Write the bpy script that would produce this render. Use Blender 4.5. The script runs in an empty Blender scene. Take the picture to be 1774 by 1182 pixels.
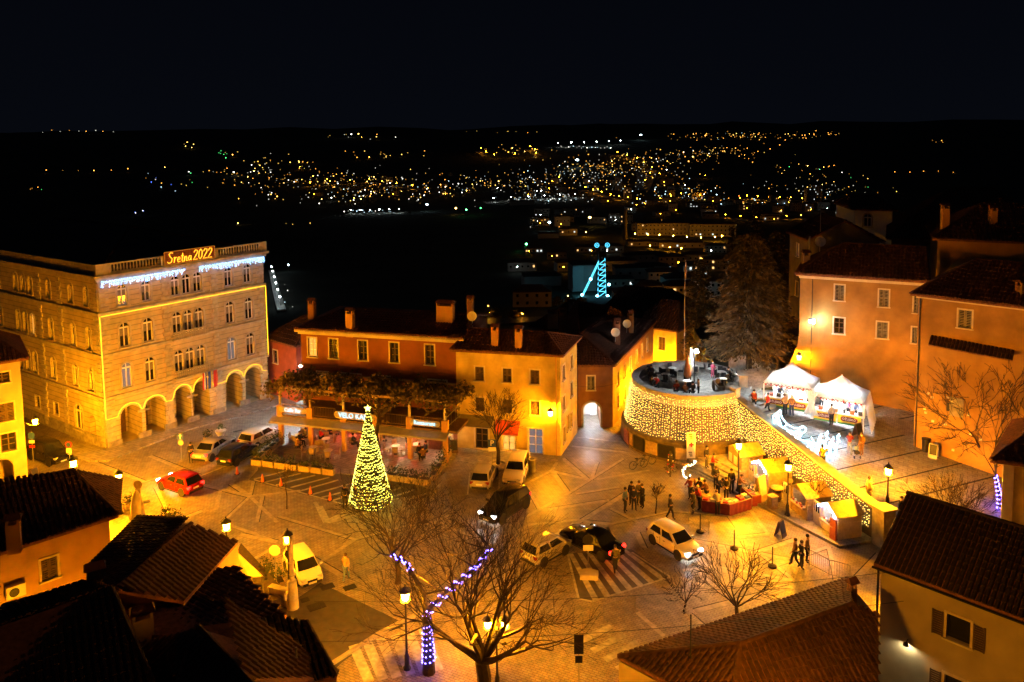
import bpy, bmesh, math, random
from mathutils import Vector, Matrix
random.seed(7)
S = bpy.context.scene
COL = S.collection
PI = math.pi
H = 26.6                                    # height of the viewpoint above the square, metres

# ---------------------------------------------------------------- camera
cam_d = bpy.data.cameras.new('camera'); cam = bpy.data.objects.new('camera', cam_d); COL.objects.link(cam)
cam_d.sensor_width = 36; cam_d.lens = 28.0; cam_d.shift_y = -239/1774
cam_d.clip_start = 0.5; cam_d.clip_end = 40000
TH, RO = math.radians(5.4), math.radians(-0.73)
CAMROT = Matrix.Rotation(PI/2-TH, 4, 'X') @ Matrix.Rotation(RO, 4, 'Z')
cam.matrix_world = Matrix.Translation((0, 0, H)) @ CAMROT
S.camera = cam
# ---------------------------------------------------------------- night sky
W = bpy.data.worlds.new('World'); S.world = W; W.use_nodes = True
_n = W.node_tree.nodes; _l = W.node_tree.links
_bg = _n['Background']; _bg.inputs['Strength'].default_value = 1.0
_tc = _n.new('ShaderNodeTexCoord'); _sx = _n.new('ShaderNodeSeparateXYZ'); _rp = _n.new('ShaderNodeValToRGB')
_l.new(_tc.outputs['Generated'], _sx.inputs[0]); _l.new(_sx.outputs['Z'], _rp.inputs[0]); _l.new(_rp.outputs[0], _bg.inputs['Color'])
_rp.color_ramp.elements[0].color = (0.0006, 0.0008, 0.0014, 1); _rp.color_ramp.elements[0].position = 0.0
_rp.color_ramp.elements[1].color = (0.0003, 0.0004, 0.0009, 1); _rp.color_ramp.elements[1].position = 0.35
moon_d = bpy.data.lights.new('moon', 'SUN'); moon_d.energy = 0.004; moon_d.angle = math.radians(0.5); moon_d.color = (.75, .85, 1)
moon = bpy.data.objects.new('moon', moon_d); COL.objects.link(moon); moon.rotation_euler = (math.radians(40), 0, math.radians(-50))
S.view_settings.view_transform = 'Standard'; S.view_settings.look = 'None'
S.view_settings.exposure = 1.65; S.view_settings.gamma = 1.0; S.view_settings.use_curve_mapping = False
S.render.engine = 'CYCLES'
S.cycles.sample_clamp_indirect = 3.0; S.cycles.max_bounces = 5; S.cycles.diffuse_bounces = 3; S.cycles.glossy_bounces = 2
S.cycles.use_denoising = True

# ---------------------------------------------------------------- survey: bearings taken from the viewpoint
_R3 = CAMROT.to_3x3(); _F = 1774*28/36
def ray(px, py): return _R3 @ Vector(((px-887)/_F, -(py-352)/_F, -1))
def P(px, py, z=0.0):                       # the place on the level z that is seen along a bearing
    d = ray(px, py); t = (z-H)/d.z
    return Vector((d.x*t, d.y*t, z))
def AT(px, py, Y):
    d = ray(px, py); t = Y/d.y
    return Vector((d.x*t, Y, H+d.z*t))

# ---------------------------------------------------------------- materials
MATS = {}
def mat(name, col, rough=.8, var=.25, scale=2.0, bump=.15, metal=0.0, stain=.25, emit=0, ecol=None, spec=.4):
    if name in MATS: return MATS[name]
    m = bpy.data.materials.new(name); m.use_nodes = True; MATS[name] = m
    nt = m.node_tree; N = nt.nodes; L = nt.links; b = N['Principled BSDF']
    b.inputs['Roughness'].default_value = rough; b.inputs['Metallic'].default_value = metal
    b.inputs['Specular IOR Level'].default_value = spec
    c = (*col, 1)
    if emit:
        b.inputs['Base Color'].default_value = c
        b.inputs['Emission Color'].default_value = (*(ecol or col), 1); b.inputs['Emission Strength'].default_value = emit
        return m
    tc = N.new('ShaderNodeTexCoord'); n1 = N.new('ShaderNodeTexNoise'); n1.inputs['Scale'].default_value = scale; n1.inputs['Detail'].default_value = 8
    L.new(tc.outputs['Object'], n1.inputs['Vector'])
    r1 = N.new('ShaderNodeMapRange'); r1.inputs['From Min'].default_value = .3; r1.inputs['From Max'].default_value = .7
    r1.inputs['To Min'].default_value = 1-var; r1.inputs['To Max'].default_value = 1+var*.6
    L.new(n1.outputs['Fac'], r1.inputs['Value'])
    n2 = N.new('ShaderNodeTexNoise'); n2.inputs['Scale'].default_value = scale*.13; n2.inputs['Detail'].default_value = 6; n2.inputs['Roughness'].default_value = .65
    L.new(tc.outputs['Object'], n2.inputs['Vector'])
    r2 = N.new('ShaderNodeMapRange'); r2.inputs['From Min'].default_value = .35; r2.inputs['From Max'].default_value = .65
    r2.inputs['To Min'].default_value = 1-stain; r2.inputs['To Max'].default_value = 1.0
    L.new(n2.outputs['Fac'], r2.inputs['Value'])
    mu = N.new('ShaderNodeMath'); mu.operation = 'MULTIPLY'; L.new(r1.outputs[0], mu.inputs[0]); L.new(r2.outputs[0], mu.inputs[1])
    vm = N.new('ShaderNodeVectorMath'); vm.operation = 'SCALE'; vm.inputs[0].default_value = col
    L.new(mu.outputs[0], vm.inputs['Scale']); L.new(vm.outputs[0], b.inputs['Base Color'])
    if bump:
        bp = N.new('ShaderNodeBump'); bp.inputs['Strength'].default_value = bump; bp.inputs['Distance'].default_value = .03
        n3 = N.new('ShaderNodeTexNoise'); n3.inputs['Scale'].default_value = scale*6; n3.inputs['Detail'].default_value = 4
        L.new(tc.outputs['Object'], n3.inputs['Vector']); L.new(n3.outputs['Fac'], bp.inputs['Height']); L.new(bp.outputs[0], b.inputs['Normal'])
    return m
def glow(name, col, strength, sample=True):
    m = mat(name, (.02+.05*min(1, col[0]), .02+.05*min(1, col[1]), .02+.05*min(1, col[2])), emit=strength, ecol=col)
    if not sample: m.cycles.emission_sampling = 'NONE'
    return m
SOD = (1.0, .325, .003)
M_plaster_hall = mat('hall_stone', (.46, .39, .25), .85, .2, 1.6, .2)
def jointed(m, pitch, w=.07, dark=.55):
    nt = m.node_tree; N = nt.nodes; L = nt.links; b = N['Principled BSDF']; src = b.inputs['Base Color'].links[0].from_socket
    tc = N.new('ShaderNodeTexCoord'); sx = N.new('ShaderNodeSeparateXYZ'); L.new(tc.outputs['Object'], sx.inputs[0])
    d = N.new('ShaderNodeMath'); d.operation = 'DIVIDE'; d.inputs[1].default_value = pitch; L.new(sx.outputs['Z'], d.inputs[0])
    f = N.new('ShaderNodeMath'); f.operation = 'FRACT'; L.new(d.outputs[0], f.inputs[0])
    c = N.new('ShaderNodeMath'); c.operation = 'LESS_THAN'; c.inputs[1].default_value = w/pitch; L.new(f.outputs[0], c.inputs[0])
    r = N.new('ShaderNodeMapRange'); r.inputs['To Min'].default_value = 1; r.inputs['To Max'].default_value = dark; L.new(c.outputs[0], r.inputs['Value'])
    v = N.new('ShaderNodeVectorMath'); v.operation = 'SCALE'; L.new(src, v.inputs[0]); L.new(r.outputs[0], v.inputs['Scale']); L.new(v.outputs[0], b.inputs['Base Color'])
jointed(M_plaster_hall, .44, .06, .55)
M_stone = mat('pale_stone', (.42, .38, .31), .85, .25, 2.5, .25)
M_stone_d = mat('grey_stone', (.27, .25, .22), .9, .35, 3, .4)
M_kerb = mat('kerb_stone', (.34, .32, .29), .8, .3, 3, .3)
M_cream = mat('cream_plaster', (.50, .42, .28), .9, .15, 1.2, .12, stain=.3)
M_velo = mat('russet_plaster', (.25, .09, .04), .9, .15, 1.5, .12)
M_yellow = mat('yellow_plaster', (.66, .52, .15), .9, .22, 1.2, .12, stain=.45)
M_ochre = mat('ochre_plaster', (.48, .27, .10), .9, .15, 1.0, .12, stain=.3)
M_orange = mat('orange_plaster', (.42, .245, .06), .9, .22, .9, .15, stain=.5)
M_brown = mat('brown_plaster', (.26, .13, .07), .9, .2, 1.5, .12)
M_red = mat('red_plaster', (.34, .09, .05), .9, .2, 1.5, .12)
M_greywall = mat('grey_plaster', (.24, .2, .16), .9, .25, 1.0, .15, stain=.4)
M_white = mat('white_paint', (.72, .70, .66), .6, .08, 4, .05, stain=.1)
M_trim = mat('cream_trim', (.62, .56, .44), .8, .12, 3, .1)
M_roof = mat('roof_clay', (.20, .085, .05), .9, .4, 6, .3)
M_tile = mat('clay_tile', (.15, .058, .034), .85, .45, 3.5, .3, stain=.4)
M_tile_d = mat('old_clay_tile', (.07, .03, .02), .9, .5, 3.5, .3, stain=.5)
M_dark = mat('dark_metal', (.03, .03, .032), .5, .2, 5, .05, metal=.6)
M_iron = mat('black_iron', (.02, .02, .022), .55, .2, 5, .05)
M_steel = mat('galvanised_steel', (.35, .35, .35), .4, .15, 6, .05, metal=.8)
M_wood = mat('pale_wood', (.36, .26, .145), .7, .25, 5, .2)
M_wood_d = mat('dark_wood', (.12, .07, .04), .75, .3, 5, .2)
M_shut = mat('brown_shutter', (.11, .075, .05), .7, .2, 5, .1)
M_shut_g = mat('grey_shutter', (.22, .21, .2), .7, .2, 5, .1)
M_glass = mat('dark_glass', (.012, .014, .016), .08, .1, 1, 0, spec=.6)
M_bark = mat('bark', (.04, .028, .02), .9, .4, 6, .4)
M_leaf = mat('evergreen_leaf', (.085, .07, .03), .8, .5, 2, 0, spec=.2)
M_leaf_y = mat('vine_leaf', (.17, .13, .035), .8, .5, 2, 0, spec=.2)
M_leaf_h = mat('hedge_leaf', (.055, .08, .03), .8, .5, 2, 0, spec=.2)
M_cloth_w = mat('white_canvas', (.70, .69, .66), .85, .1, 2, .1)
_ct = M_cloth_w.node_tree; _tr = _ct.nodes.new('ShaderNodeBsdfTranslucent'); _tr.inputs['Color'].default_value = (.7, .7, .68, 1); _mx = _ct.nodes.new('ShaderNodeMixShader'); _mx.inputs[0].default_value = .12
_ct.links.new(_ct.nodes['Principled BSDF'].outputs[0], _mx.inputs[1]); _ct.links.new(_tr.outputs[0], _mx.inputs[2]); _ct.links.new(_mx.outputs[0], _ct.nodes['Material Output'].inputs['Surface'])
M_blind = mat('grey_blind', (.20, .175, .145), .8, .2, 6, .05)
M_asph = mat('asphalt', (.055, .052, .05), .6, .3, 2, .3)
M_tyre = mat('tyre_rubber', (.015, .015, .015), .8, .2, 5, .05)
M_alloy = mat('alloy', (.5, .5, .5), .3, .1, 5, 0, metal=.9)
M_lampglass = glow('sodium_lantern', SOD, 2300)
M_lampglass_s = glow('sodium_lantern_small', SOD, 760)
M_lampglass_w = glow('sodium_lantern_weak', SOD, 330)
M_coldlamp = glow('cold_lamp', (.75, .92, 1.0), 150)
M_warmled = glow('warm_fairy_bulb', (1.0, .58, .12), 2.5)
M_rope = glow('yellow_rope_light', (1.0, .43, .015), 1.5)
M_ice = glow('ice_blue_bulb', (.20, .46, 1.0), 4.0)
M_ice_w = glow('white_tube_light', (.36, .78, 1.0), 9)
M_purple = glow('violet_bulb', (.10, .07, 1.0), 14)
M_signlight = glow('sign_letter_light', (.55, .9, 1.0), .55)
M_litwarm = glow('lit_window_warm', (1.0, .45, .08), .4)
M_litcold = glow('lit_window_cold', (.6, .75, 1.0), .05)
M_redglow = glow('red_lamp', (1.0, .05, .03), 75)
M_tail = glow('tail_lamp_red', (1.0, .006, .004), 7)
M_head = glow('head_lamp_white', (.85, .95, 1.0), 15)
M_wire = mat('green_wire', (.02, .03, .015), .7, .1, 3, 0)

# ---------------------------------------------------------------- mesh builder
class MB:
    def __init__(s): s.v = []; s.f = []; s.mi = []; s.m = 0
    def add(s, vs, fs, M=None):
        o = len(s.v)
        s.v += [tuple(M @ Vector(p)) for p in vs] if M is not None else [tuple(p) for p in vs]
        for f in fs: s.f.append(tuple(i+o for i in f)); s.mi.append(s.m)
        return s
    def quad(s, *p): return s.add(p, [tuple(range(len(p)))])
    def box(s, c, d, M=None, rz=0):
        x, y, z = c; a, b, h = d[0]/2, d[1]/2, d[2]/2
        vs = [Vector((i*a, j*b, k*h)) for k in (-1, 1) for j in (-1, 1) for i in (-1, 1)]
        if rz: vs = [Matrix.Rotation(rz, 3, 'Z') @ p for p in vs]
        vs = [p+Vector(c) for p in vs]
        return s.add(vs, [(0, 2, 3, 1), (4, 5, 7, 6), (0, 1, 5, 4), (2, 6, 7, 3), (0, 4, 6, 2), (1, 3, 7, 5)], M)
    def prism(s, poly, z0, z1):                     # poly: xy list, counter-clockwise
        n = len(poly); vs = [(p[0], p[1], z0) for p in poly]+[(p[0], p[1], z1) for p in poly]
        return s.add(vs, [tuple(range(n-1, -1, -1)), tuple(range(n, 2*n))]+[(i, (i+1) % n, n+(i+1) % n, n+i) for i in range(n)])
    def slab(s, poly, t, d=None):                   # planar 3-D polygon thickened by the vector d (down by default)
        d = Vector(d) if d is not None else Vector((0, 0, -t)); n = len(poly)
        vs = [Vector(p) for p in poly]; vs += [p+d for p in vs]
        return s.add(vs, [tuple(range(n)), tuple(range(2*n-1, n-1, -1))]+[(i, n+i, n+(i+1) % n, (i+1) % n) for i in range(n)])
    def tube(s, pts, r, n=5, cap=True):
        pts = [Vector(p) for p in pts]; k = len(pts)
        rs = r if isinstance(r, (list, tuple)) else [r]*k
        vs = []; up = None
        for i, p in enumerate(pts):
            t = (pts[min(i+1, k-1)]-pts[max(i-1, 0)])
            if t.length < 1e-9: t = Vector((0, 0, 1))
            t.normalize()
            if up is None:
                up = t.orthogonal().normalized()
            up = (up-t*up.dot(t))
            if up.length < 1e-6: up = t.orthogonal()
            up.normalize(); w = t.cross(up)
            for j in range(n):
                a = 2*PI*j/n; vs.append(p+(up*math.cos(a)+w*math.sin(a))*rs[i])
        fs = [(i*n+j, i*n+(j+1) % n, (i+1)*n+(j+1) % n, (i+1)*n+j) for i in range(k-1) for j in range(n)]
        if cap: fs += [tuple(range(n-1, -1, -1)), tuple(range((k-1)*n, k*n))]
        return s.add(vs, fs)
    def lathe(s, prof, n=10, c=(0, 0, 0), M=None, sq=(1, 1)):
        vs = []; k = len(prof)
        for r, z in prof:
            for j in range(n):
                a = 2*PI*j/n; vs.append((c[0]+r*math.cos(a)*sq[0], c[1]+r*math.sin(a)*sq[1], c[2]+z))
        fs = [(i*n+j, i*n+(j+1) % n, (i+1)*n+(j+1) % n, (i+1)*n+j) for i in range(k-1) for j in range(n)]
        fs += [tuple(range(n-1, -1, -1)), tuple(range((k-1)*n, k*n))]
        return s.add(vs, fs, M)
    def bulb(s, c, r):
        x, y, z = c
        return s.add([(x+r, y, z), (x-r, y, z), (x, y+r, z), (x, y-r, z), (x, y, z+r), (x, y, z-r)],
                     [(0, 2, 4), (2, 1, 4), (1, 3, 4), (3, 0, 4), (2, 0, 5), (1, 2, 5), (3, 1, 5), (0, 3, 5)])
    def ball(s, c, r, n=8, k=5, sq=(1, 1, 1)):
        prof = [(max(.001, math.sin(PI*i/k))*r, -math.cos(PI*i/k)*r*sq[2]) for i in range(k+1)]
        return s.lathe(prof, n, c, sq=(sq[0], sq[1]))
    def mesh(s, name, mats, off=(0, 0, 0), smooth=False):
        me = bpy.data.meshes.new(name); ox, oy, oz = off
        me.from_pydata([(x-ox, y-oy, z-oz) for x, y, z in s.v], [], s.f)
        ml = mats if isinstance(mats, (list, tuple)) else [mats]
        for m in ml: me.materials.append(m)
        if len(ml) > 1: me.polygons.foreach_set('material_index', s.mi)
        if smooth:
            me.polygons.foreach_set('use_smooth', [True]*len(s.f))
            if smooth != 'all': me.set_sharp_from_angle(angle=math.radians(38))
        me.update(); return me
    def bounds(s):
        xs, ys, zs = zip(*s.v); return min(xs), max(xs), min(ys), max(ys), min(zs), max(zs)

OFF = {}
def tag(o, label=None, cat=None, group=None, kind=None):
    if label: o['label'] = label
    if cat: o['category'] = cat
    if group: o['group'] = group
    if kind: o['kind'] = kind
    return o
def thing(name, label, cat, loc=(0, 0, 0), group=None):
    o = bpy.data.objects.new(name, None); COL.objects.link(o); o.empty_display_size = .3
    o.location = loc; OFF[o] = Vector(loc); return tag(o, label, cat, group)
def part(name, mb, mats, parent=None, smooth=False, label=None, kind=None):
    """links a builder as one mesh object; a child keeps its place in the world"""
    if parent is None:
        b = mb.bounds(); off = Vector(((b[0]+b[1])/2, (b[2]+b[3])/2, b[4]))
    else: off = OFF[parent]
    o = bpy.data.objects.new(name, mb.mesh(name, mats, off, smooth)); COL.objects.link(o)
    OFF[o] = off
    if parent is None: o.location = off
    else: o.parent = parent
    if label: o['label'] = label
    if kind: o['kind'] = kind
    return o
def solo(name, mb, mats, label, cat, group=None, smooth=False, kind=None):
    return tag(part(name, mb, mats, None, smooth), label, cat, group, kind)
def setting(name, mb, mats, smooth=False):
    o = part(name, mb, mats, None, smooth); o['kind'] = 'structure'; return o
def inst(name, me, parent, M=None, label=None):
    """an object that shares the mesh me, placed by the world matrix M under parent"""
    o = bpy.data.objects.new(name, me); COL.objects.link(o)
    if parent is not None:
        o.parent = parent; off = OFF.get(parent, Vector((0, 0, 0)))
        if M is not None: o.matrix_local = Matrix.Translation(-off) @ M
        OFF[o] = off
    elif M is not None: o.matrix_world = M
    if label: o['label'] = label
    return o
def kids(o): return KIDS.get(o) or [c for c in o.children]
KIDS = {}
def copy_tree(o, parent=None):
    c = o.copy(); COL.objects.link(c); c.parent = parent
    if parent is not None: c.matrix_parent_inverse = o.matrix_parent_inverse
    for ch in list(o.children): copy_tree(ch, c)
    return c
def place(o, loc, rz=0, sc=1.0):
    o.location = loc; o.rotation_euler = (0, 0, rz); o.scale = (sc, sc, sc); return o
def frame2(A, B):                                   # wall frame: origin A, x towards B, y inwards, z up
    A = Vector((A[0], A[1], 0)); u = Vector((B[0]-A[0], B[1]-A[1], 0)); L = u.length; u.normalize()
    n = Vector((-u.y, u.x, 0))
    M = Matrix(((u.x, n.x, 0, A.x), (u.y, n.y, 0, A.y), (0, 0, 1, 0), (0, 0, 0, 1)))
    return M, L

# ---------------------------------------------------------------- walls with openings
def facade(mb, A, B, z0, z1, holes=(), depth=.22):
    """front skin of a wall from A (left, seen from outside) to B; holes = (u0, u1, za, zb, arched)"""
    M, L = frame2(A, B)
    us = sorted({0, L, *[h[0] for h in holes], *[h[1] for h in holes]}); zs = sorted({z0, z1, *[h[2] for h in holes], *[h[3] for h in holes]})
    for i in range(len(us)-1):
        for j in range(len(zs)-1):
            cu, cz = (us[i]+us[i+1])/2, (zs[j]+zs[j+1])/2
            if cz < z0 or cz > z1 or any(h[0] < cu < h[1] and h[2] < cz < h[3] for h in holes): continue
            mb.add([(us[i], 0, zs[j]), (us[i+1], 0, zs[j]), (us[i+1], 0, zs[j+1]), (us[i], 0, zs[j+1])], [(0, 1, 2, 3)], M)
    for h in holes:
        a, b, c, d = h[:4]; arched = len(h) > 4 and h[4]; dp = h[5] if len(h) > 5 else depth
        r = (b-a)/2; zt = d-r if arched else d
        for u in (a, b): mb.add([(u, 0, c), (u, dp, c), (u, dp, zt), (u, 0, zt)], [(0, 1, 2, 3)], M)
        if c > z0: mb.add([(a, 0, c), (b, 0, c), (b, dp, c), (a, dp, c)], [(0, 1, 2, 3)], M)
        if not arched: mb.add([(a, 0, d), (b, 0, d), (b, dp, d), (a, dp, d)], [(0, 1, 2, 3)], M)
        else:
            n = 10; pts = [(a+r-r*math.cos(PI*i/n), zt+r*math.sin(PI*i/n)) for i in range(n+1)]
            for i in range(n):
                (u0, w0), (u1, w1) = pts[i], pts[i+1]
                mb.add([(u0, 0, w0), (u1, 0, w1), (u1, dp, w1), (u0, dp, w0)], [(0, 1, 2, 3)], M)
                mb.add([(u0, 0, w0), (u0, 0, d), (u1, 0, d), (u1, 0, w1)], [(0, 1, 2, 3)], M)
    return M, L

WCACHE = {}
def window_meshes(w, h, style):
    key = (round(w, 2), round(h, 2), style)
    if key in WCACHE: return WCACHE[key]
    fr = MB(); b = .17 if style.startswith('arch') else .11; out = []
    arched = style.startswith('arch')
    r = w/2
    def bar(x0, x1, za, zb, y0, y1): fr.box(((x0+x1)/2, (y0+y1)/2, (za+zb)/2), (x1-x0, y1-y0, zb-za))
    if arched:
        n = 10; zt = h-r
        for sg in (-1, 1): bar(sg*r-(b if sg < 0 else 0), sg*r+(b if sg > 0 else 0), 0, zt, -.06, .0)
        for i in range(n):
            a0, a1 = PI*i/n, PI*(i+1)/n
            q = [(-(r)*math.cos(a0), zt+r*math.sin(a0)), (-(r)*math.cos(a1), zt+r*math.sin(a1)), (-(r+b)*math.cos(a1), zt+(r+b)*math.sin(a1)), (-(r+b)*math.cos(a0), zt+(r+b)*math.sin(a0))]
            fr.slab([(x, -.06, z) for x, z in q], 0, (0, .06, 0))
        bar(-r-b-.05, r+b+.05, -.1, 0, -.14, 0)
        fr.m = 1
        for x in (-r+.04, 0, r-.04): bar(x-.045, x+.045, 0, zt, .12, .17)
        bar(-r, r, zt-.06, zt+.06, .12, .17); bar(-r, r, 0, .07, .12, .17); bar(-.03, .03, zt, h-.02, .12, .17)
        out.append(('window', fr.mesh('window', [M_stone, M_white]), None))
        g = MB(); pts = [(-r, 0), (r, 0)]+[(r*math.cos(PI*i/n), zt+r*math.sin(PI*i/n)) for i in range(n+1)]
        g.slab([(x, .18, z) for x, z in pts], 0, (0, .02, 0))
        out.append(('pane', g.mesh('pane', M_litwarm if style == 'arch_lit' else M_litcold if style == 'arch_cold' else M_glass), None))
        if style == 'arch_blind':
            g = MB(); g.box((0, .155, zt*.82), (w-.16, .02, zt*.5)); out.append(('blind', g.mesh('blind', M_blind), None))
    else:
        for sg in (-1, 1): bar(sg*r-(b if sg < 0 else 0), sg*r+(b if sg > 0 else 0), 0, h, -.05, 0)
        bar(-r-b, r+b, h, h+b, -.055, 0); bar(-r-b-.04, r+b+.04, -.09, 0, -.13, 0)
        if style in ('open', 'lit', 'cold'):
            fr.m = 1
            for x in (-r+.04, 0, r-.04): bar(x-.04, x+.04, 0, h, .12, .17)
            for z in (.04, h*.36, h*.68, h-.04): bar(-r, r, z-.025, z+.025, .125, .165)
        out.append(('window', fr.mesh('window', [M_trim, M_white if style != 'open' else M_shut]), None))
        g = MB(); g.box((0, .19, h/2), (w, .02, h))
        out.append(('pane', g.mesh('pane', M_litwarm if style == 'lit' else M_litcold if style == 'cold' else M_glass), None))
        if style in ('shut', 'shutg'):
            for sg in (-1, 1):
                g = MB(); cx = sg*w/4; ww = w/2-.02
                for x in (cx-ww/2+.035, cx+ww/2-.035): g.box((x, .06, h/2), (.07, .05, h-.02))
                for z in (.05, h/2, h-.05): g.box((cx, .06, z), (ww, .05, .08))
                k = max(5, int(h/.11))
                for i in range(k): g.box((cx, .065, h*(i+.5)/k), (ww-.1, .03, h/k*.6))
                out.append(('shutter', g.mesh('shutter', M_shut if style == 'shut' else M_shut_g), None))
        if style == 'side':                          # shutters folded back on the wall
            for sg in (-1, 1):
                g = MB(); cx = sg*(w*.75+.12); ww = w/2
                for x in (cx-ww/2+.03, cx+ww/2-.03): g.box((x, -.08, h/2), (.06, .05, h))
                k = max(6, int(h/.1))
                for i in range(k): g.box((cx, -.08, h*(i+.5)/k), (ww-.08, .03, h/k*.6))
                out.append(('shutter', g.mesh('shutter', M_shut), None))
    WCACHE[key] = out
    return out
def window(parent, M, u, z, w, h, style):
    ms = window_meshes(w, h, style); T = M @ Matrix.Translation((u, 0, z))
    o = inst('window', ms[0][1], parent, T)
    for nm, me, _ in ms[1:]:
        c = bpy.data.objects.new(nm, me); COL.objects.link(c); c.parent = o
    return o
def walls(parent, corners, z0, z1, m, sides, name='wall'):
    """corners counter-clockwise; sides {i: [(u, z, w, h, style)]}, one wall mesh per building"""
    mb = MB(); n = len(corners)
    for i in range(n):
        A, B = corners[i], corners[(i+1) % n]; ws = sides.get(i, [])
        M, L = facade(mb, A, B, z0, z1, [(u-w/2, u+w/2, z, z+h, st.startswith('arch')) for u, z, w, h, st in ws])
        for u, z, w, h, st in ws: window(parent, M, u, z, w, h, st)
    return part(name, mb, m, parent)

# ---------------------------------------------------------------- roofs of barrel tiles
def tiles_of(poly, w, l, jit=.006):
    a, b = Vector(poly[0]), Vector(poly[1]); u = (b-a).normalized()
    q = Vector(poly[2]); v = (q-a); v = (v-u*v.dot(u)).normalized(); n = u.cross(v)
    if n.z < 0: n = -n
    pts = [((Vector(p)-a).dot(u), (Vector(p)-a).dot(v)) for p in poly]
    lo, hi = min(p[0] for p in pts), max(p[0] for p in pts); out = []
    k = max(1, int((hi-lo)/w))
    for i in range(k):
        x = lo+(i+.5)*(hi-lo)/k; vs = []
        for j in range(len(pts)):
            (x0, y0), (x1, y1) = pts[j], pts[(j+1) % len(pts)]
            if (x0-x)*(x1-x) < 0 or (x0 == x and x1 != x): vs.append(y0+(y1-y0)*(x-x0)/(x1-x0))
        if len(vs) < 2: continue
        y0, y1 = min(vs), max(vs); m = max(1, int(round((y1-y0)/l)))
        for t in range(m):
            s0 = y0+(y1-y0)*t/m; s1 = y0+(y1-y0)*(t+1)/m+.04
            j1, j2 = random.uniform(-jit, jit), random.uniform(-jit, jit)
            vv = []
            for s_, up, sc, jx in ((s0, .055, 1.0, j1), (s1, .012, .85, j2)):
                for dx, dn in ((-.46, 0), (-.26, .34), (.26, .34), (.46, 0)):
                    vv.append(a+u*(x+dx*w*sc+jx)+v*s_+n*(up+dn*w*sc))
            out.append((vv, [(0, 1, 2, 3), (0, 4, 5, 1), (1, 5, 6, 2), (2, 6, 7, 3)]))
    return out
def ridge(mb, a, b, r=.13, l=.4):
    a, b = Vector(a), Vector(b); d = b-a; k = max(1, int(d.length/l)); u = d.normalized(); s = u.cross(Vector((0, 0, 1))).normalized(); up = s.cross(u)
    for i in range(k):
        p, q = a+d*i/k, a+d*(i+1.08)/k; vs = []
        for c, rr in ((p, r*1.12), (q, r)):
            for t in range(5): vs.append(c+s*rr*math.cos(PI*t/4)+up*rr*math.sin(PI*t/4))
        mb.add(vs, [(t, t+1, t+6, t+5) for t in range(4)]+[(0, 1, 2, 3, 4)])
def roof(parent, planes, ridges=(), w=.26, l=.45, m=None, near=0, thick=.14):
    m = m or M_tile
    base = MB()
    for p in planes: base.slab(p, thick)
    r = part('roof', base, M_roof, parent)
    tl = [t for p in planes for t in tiles_of(p, w, l)]
    if near and len(tl) > 0:
        tl.sort(key=lambda t: (t[0][0]-Vector((0, 0, H))).length)
        for vv, ff in tl[:near]:
            b = MB(); b.add(vv, ff); part('roof_tile', b, m, r)
        tl = tl[near:]
    if tl:
        b = MB()
        for vv, ff in tl: b.add(vv, ff)
        part('roof_tiles', b, m, r, kind='stuff')
    if ridges:
        b = MB()
        for a, c in ridges: ridge(b, a, c)
        part('ridge_tiles', b, m, r)
    return r
def outset(c, d):
    cx = sum(p[0] for p in c)/len(c); cy = sum(p[1] for p in c)/len(c); out = []
    n = len(c)
    for i in range(n):
        p, a, b = Vector(c[i][:2]), Vector(c[i-1][:2]), Vector(c[(i+1) % n][:2])
        e1 = (p-a).normalized(); e2 = (p-b).normalized(); out.append(tuple(p+(e1+e2)*d))
    return out
def hip(c, ze, h, i0, i1, over=.4):
    """hipped roof on a quadrilateral, ridge parallel to its first side"""
    c = [Vector((*p, ze)) for p in outset(c, over)]
    a, b = (c[0]+c[3])/2, (c[1]+c[2])/2; d = (b-a).normalized(); up = Vector((0, 0, h))
    R0, R1 = a+d*i0+up, b-d*i1+up
    pl = [[c[0], c[1], R1, R0], [c[2], c[3], R0, R1]]
    rd = [(R0, R1)]
    if i1 > 0: pl.append([c[1], c[2], R1]); rd += [(c[1], R1), (c[2], R1)]
    if i0 > 0: pl.append([c[3], c[0], R0]); rd += [(c[0], R0), (c[3], R0)]
    return pl, rd, R0, R1
def chimney(parent, p, h, a=.6, b=.5, m=None, rz=0):
    mb = MB(); p = Vector(p)
    mb.box(p+Vector((0, 0, h/2-.4)), (a, b, h+.8), rz=rz)
    for sx in (-1, 1):
        for sy in (-1, 1):
            q = Matrix.Rotation(rz, 3, 'Z') @ Vector((sx*(a/2-.06), sy*(b/2-.06), 0)); mb.box(p+q+Vector((0, 0, h+.13)), (.1, .1, .28), rz=rz)
    o = part('chimney', mb, m or M_ochre, parent)
    c = MB(); R = Matrix.Translation(p+Vector((0, 0, h+.27))) @ Matrix.Rotation(rz, 4, 'Z')
    x, y = a/2+.1, b/2+.1
    c.add([(-x, -y, 0), (x, -y, 0), (x, y, 0), (-x, y, 0), (-x*.8, 0, .24), (x*.8, 0, .24)], [(0, 1, 5, 4), (2, 3, 4, 5), (1, 2, 5), (3, 0, 4), (3, 2, 1, 0)], R)
    part('chimney_cap', c, M_tile, o)
    return o
def dish(parent, p, r, aim):
    mb = MB(); aim = Vector(aim).normalized(); q = aim.to_track_quat('Z', 'Y').to_matrix().to_4x4()
    M = Matrix.Translation(Vector(p)) @ q
    mb.lathe([(.01, 0), (r*.6, .05), (r, .16), (r, .18), (r*.6, .07), (.01, .02)], 14, M=M)
    mb.tube([M @ Vector((0, -r*.8, .1)), M @ Vector((0, 0, r*.7))], .02, 4); mb.box(M @ Vector((0, 0, r*.7)), (.08, .08, .1))
    mb.tube([Vector(p), Vector(p)+Vector((0, .1, -r-.5))], .035, 5)
    return part('satellite_dish', mb, M_white, parent, True)
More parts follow.
